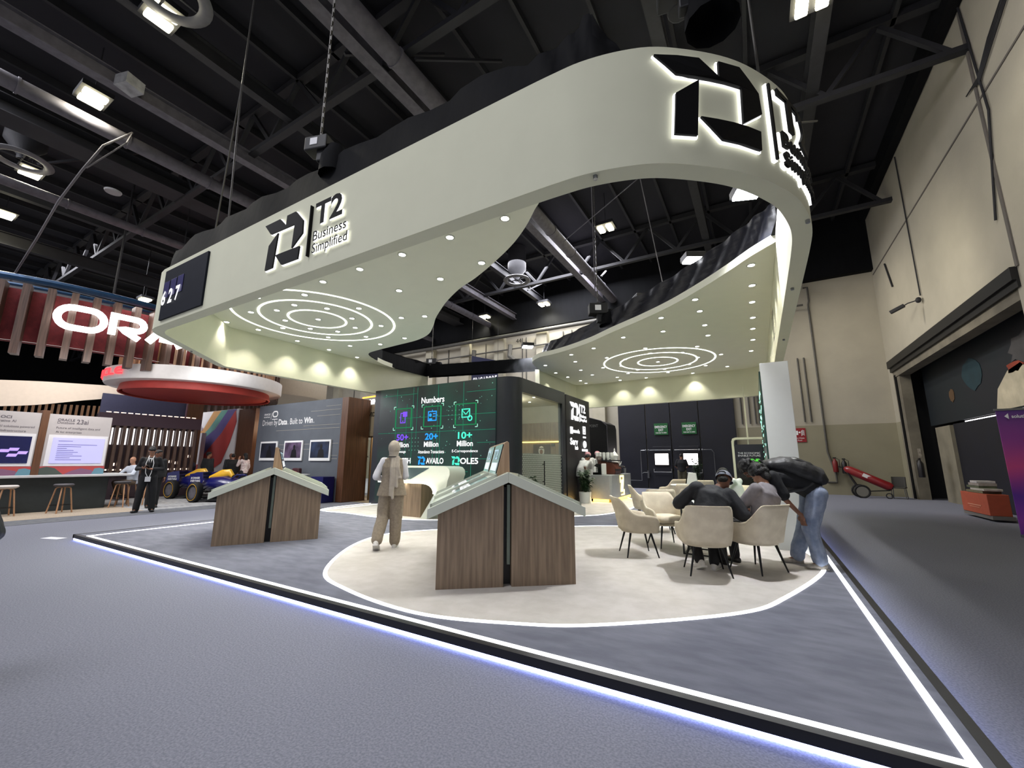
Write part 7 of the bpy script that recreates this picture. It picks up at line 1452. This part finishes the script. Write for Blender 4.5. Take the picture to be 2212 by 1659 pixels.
# ================================================================== right-hand side of the hall
ty = thing('extinguisher_trolley', 'big red gas cylinder lying on a two-wheeled trolley against the wall', 'fire extinguisher', (3.7, 22.9, 0))
a = Vector((3.15, 23.1, 1.2)); b = Vector((4.55, 22.6, .42)); d = (b-a).normalized()
m = MB(); L = (b-a).length; m.tube([a, a+d*.08, a+d*.2, b-d*.1, b], [.05, .13, .17, .17, .12], 20); m.build('cylinder', mat('cylinder_red', (130, 20, 26), .35, var=.2, coat=.3), ty, world=True, smooth=True)
mid = a+d*.8; m = MB(); m.box(mid+Vector((0, -.17, .03)), (.3, .02, .14), rot=Matrix.Rotation(.5, 3, 'Y')); m.build('label_plate', M_TXTW2, ty, world=True)
m = MB(); wc = Vector((3.55, 22.5, .26)); m.bar(a+Vector((0, 0, 0)), wc, .04); m.bar(wc, Vector((4.4, 22.5, .32)), .04); m.bar(Vector((4.4, 22.5, .32)), b, .04); m.bar(a, a+Vector((-.2, 0, .05)), .04); m.bar(wc+Vector((0, .45, 0)), a, .04); m.build('frame', M_BLACK, ty, world=True)
for y in (22.4, 23.0):
    m = MB(); m.tube([(3.55+.24*math.cos(q*PI/10), y, .26+.24*math.sin(q*PI/10)) for q in range(21)], .035, 8); w_ = m.build('tyre', M_TYRE, ty, world=True, smooth=True); m = MB(); m.tube([(3.55, y-.02, .26), (3.55, y+.02, .26)], .2, 20); m.build('hub', mat('dull_hub', (120, 118, 110), .5), w_, world=True)
m = MB(); m.tube([(4.4+.1*math.cos(q*PI/6), 22.5, .11+.1*math.sin(q*PI/6)) for q in range(13)], .02, 6); m.build('caster', M_TYRE, ty, world=True)
for k, (x, z, rgb, l) in enumerate(((2.95, 1.0, (110, 26, 26), 'small dark red fire extinguisher on the back wall beside the pipe'), (3.25+.02, .95, (26, 24, 26), 'small black fire extinguisher on the back wall above the trolley'))):
    t = thing('fire_extinguisher', l, 'fire extinguisher', (x, 23.8, z)); MB().lathe([(.09, 0), (.1, .03), (.1, .45), (.04, .55), (.04, .6)], seg=16).build('cylinder', mat('ext_'+('red', 'black')[k], rgb, .35), t, smooth=True); MB().box((0, 0, .63), (.12, .05, .05)).tube([(.04, 0, .62), (.16, -.03, .55), (.15, -.03, .2)], .012).build('valve_and_hose', M_BLACK, t)
t = thing('fire_extinguisher', 'black fire extinguisher hanging on the concrete post of the loading bay', 'fire extinguisher', (XR-.16, 21.15, .9)); MB().lathe([(.09, 0), (.1, .03), (.1, .5), (.04, .6), (.04, .64)], seg=16).build('cylinder', _mats['ext_black'], t, smooth=True); MB().box((0, 0, .67), (.05, .12, .05)).tube([(0, .04, .66), (-.04, .15, .6), (-.04, .15, .2)], .012).build('valve_and_hose', M_BLACK, t)
tag(MB().b2((XR-.12, 21.0, 1.62), (XR-.105, 21.35, 1.95)).build('notice', mat('worn_notice', (128, 122, 108), .7, var=.6, vscale=12, rgb2=(70, 62, 54))), 'worn square notice above the black extinguisher on the post', 'notice')
t = thing('plastic_chair', 'dark shell chair standing against the wall beside the loading bay post', 'chair', (4.75, 22.7, 0), R(160)); MB().box((0, 0, .44), (.48, .46, .05)).build('seat', mat('dark_olive_shell', (44, 42, 36), .5, var=.1), t, bevel=.02)
m = MB(); m.grid(lambda i, q: Vector((.25*math.sin((i/12-.5)*2.2), -.2-.06*math.cos((i/12-.5)*2.2)-.05*q/5, .44+.42*q/5)), 13, 6); m.grid(lambda i, q: Vector((.23*math.sin((i/12-.5)*2.2), -.18-.06*math.cos((i/12-.5)*2.2)-.05*q/5, .44+.42*q/5)), 13, 6); m.build('backrest', _mats['dark_olive_shell'], t, smooth=True)
for sx_ in (-1, 1):
    for sy_ in (-1, 1): MB().tube([(sx_*.19, sy_*.17, .43), (sx_*.22, sy_*.21, 0)], .013).build('leg', M_STEEL, t, smooth=True)
# orange stall cart
t = thing('orange_cart', 'low orange-red counter loaded with stacked items by the loading bay', 'cart', (5.3, 16.2, 0)); MB().b2((4.85, 15.3, .14), (5.24, 16.9, .66)).build('body', mat('orange_red_board', (176, 82, 54), .6, var=.1), t, world=True, bevel=.01)
MB().b2((4.87, 15.25, .05), (5.26, 16.95, .14)).build('plinth', mat('grey_plinth', (110, 106, 100), .6), t, world=True); MB().b2((4.84, 15.7, .34), (4.85, 16.5, .36)).b2((4.84, 15.8, .29), (4.85, 16.4, .3)).build('printed_line', mat('faded_ink', (205, 150, 120), .6), t, world=True)
rnd = random.Random(12); zz = .665
for k in range(5):
    h_ = rnd.uniform(.05, .08); c = ((120, 112, 84), (190, 184, 172), (94, 100, 74), (160, 150, 140), (205, 200, 196))[k]
    o = MB().box((5.04, 16.0+rnd.uniform(-.15, .15), zz+h_/2), (.34, .95-.12*k, h_), rnd.uniform(-.05, .05)).build('flat_parcel', mat('parcel_'+('olive', 'cream', 'moss', 'sand', 'white')[k], c, .7, var=.3, vscale=9), bevel=.006)
    tag(o, ('olive', 'cream', 'moss green', 'sand-coloured', 'white')[k]+' flat parcel in the pile on the orange counter'+(', topmost' if k == 4 else ''), 'parcel', 'parcels piled on the orange counter'); zz += h_+.002
# purple roll-up banner
pb = thing('rollup_banner', 'purple and magenta roll-up banner with white lettering at the right picture edge', 'banner', (4.75, 12.45, 0))
M_PB = mat('purple_banner_print', (96, 52, 140), .6)
_n = M_PB.node_tree; _b = _n.nodes['Principled BSDF']; _t = _n.nodes.new('ShaderNodeTexCoord'); _s = _n.nodes.new('ShaderNodeSeparateXYZ'); _q = _n.nodes.new('ShaderNodeTexNoise'); _q.inputs['Scale'].default_value = 1.3; _a = _n.nodes.new('ShaderNodeMath'); _a.operation = 'MULTIPLY_ADD'
_c = _n.nodes.new('ShaderNodeValToRGB'); E_ = _c.color_ramp.elements; E_[0].color = (*lin((66, 44, 134)), 1); E_[1].color = (*lin((72, 50, 120)), 1); E_[1].position = 1.0
for p, c in ((.15, (150, 60, 170)), (.35, (92, 44, 150)), (.55, (196, 70, 130)), (.75, (140, 60, 140))): e = E_.new(p); e.color = (*lin(c), 1)
_n.links.new(_t.outputs['Object'], _s.inputs[0]); _n.links.new(_t.outputs['Object'], _q.inputs['Vector']); _a.inputs[1].default_value = .36; _n.links.new(_s.outputs['Z'], _a.inputs[0]); _m = _n.nodes.new('ShaderNodeMath'); _m.operation = 'MULTIPLY'; _m.inputs[1].default_value = .12; _n.links.new(_q.outputs['Fac'], _m.inputs[0]); _n.links.new(_m.outputs[0], _a.inputs[2]); _n.links.new(_a.outputs[0], _c.inputs[0]); _n.links.new(_c.outputs[0], _b.inputs['Base Color'])
MB().b2((4.32, 12.44, .06), (5.22, 12.46, 2.52)).build('banner_sheet', M_PB, pb, world=True); MB().b2((4.34, 12.36, 0), (5.2, 12.54, .06)).build('base', M_STEEL, pb, world=True); MB().b2((4.3, 12.43, 2.5), (5.24, 12.47, 2.54)).build('top_rail', M_STEEL, pb, world=True)
MB().b2((4.62, 12.425, 1.28), (5.2, 12.43, 1.42)).b2((4.62, 12.425, 1.28), (4.7, 12.43, 1.9)).build('red_bracket', mat('crimson_print', (176, 28, 60), .6), pb, world=True)
text('solutions', (4.52, 12.44, 2.34), (1, 0, 0), (0, 0, 1), M_TXTW2, pb, W_=.3, H_=.07, bold=.02, off=.02); text('by stc', (4.7, 12.44, 2.26), (1, 0, 0), (0, 0, 1), M_TXTW2, pb, W_=.12, H_=.05, off=.02); text('going', (4.72, 12.44, 1.72), (1, 0, 0), (0, 0, 1), M_TXTW2, pb, W_=.46, H_=.2, off=.02); text('wild', (4.76, 12.44, 1.5), (1, 0, 0), (0, 0, 1), M_TXTW2, pb, W_=.4, H_=.18, bold=.02, off=.02); text('Discover', (4.7, 12.44, .3), (1, 0, 0), (0, 0, 1), M_TXTW2, pb, W_=.4, H_=.08, bold=.01, off=.02)
m = MB(); m.add([(4.42, 12.42, 2.38), (4.48, 12.42, 2.44), (4.48, 12.42, 2.32)], [(0, 1, 2)]); m.build('arrow_mark', M_TXTW2, pb, world=True)
# security camera on the right wall
t = thing('security_camera', 'dark security camera on a bracket high on the right wall', 'camera', (XR-.05, 18.6, 6.9)); MB().ell((-.06, 0, 0), (.08, .1, .1), 12).build('bracket', M_DARKMETAL, t, smooth=True); MB().tube([(-.08, 0, 0), (-.3, .15, -.02), (-.4, .2, -.08)], .02).build('arm', M_DARKMETAL, t, smooth=True); MB().bar((-.38, .2, -.06), (-.75, .35, -.22), .12, .12).build('body', M_DARKMETAL, t, bevel=.02)
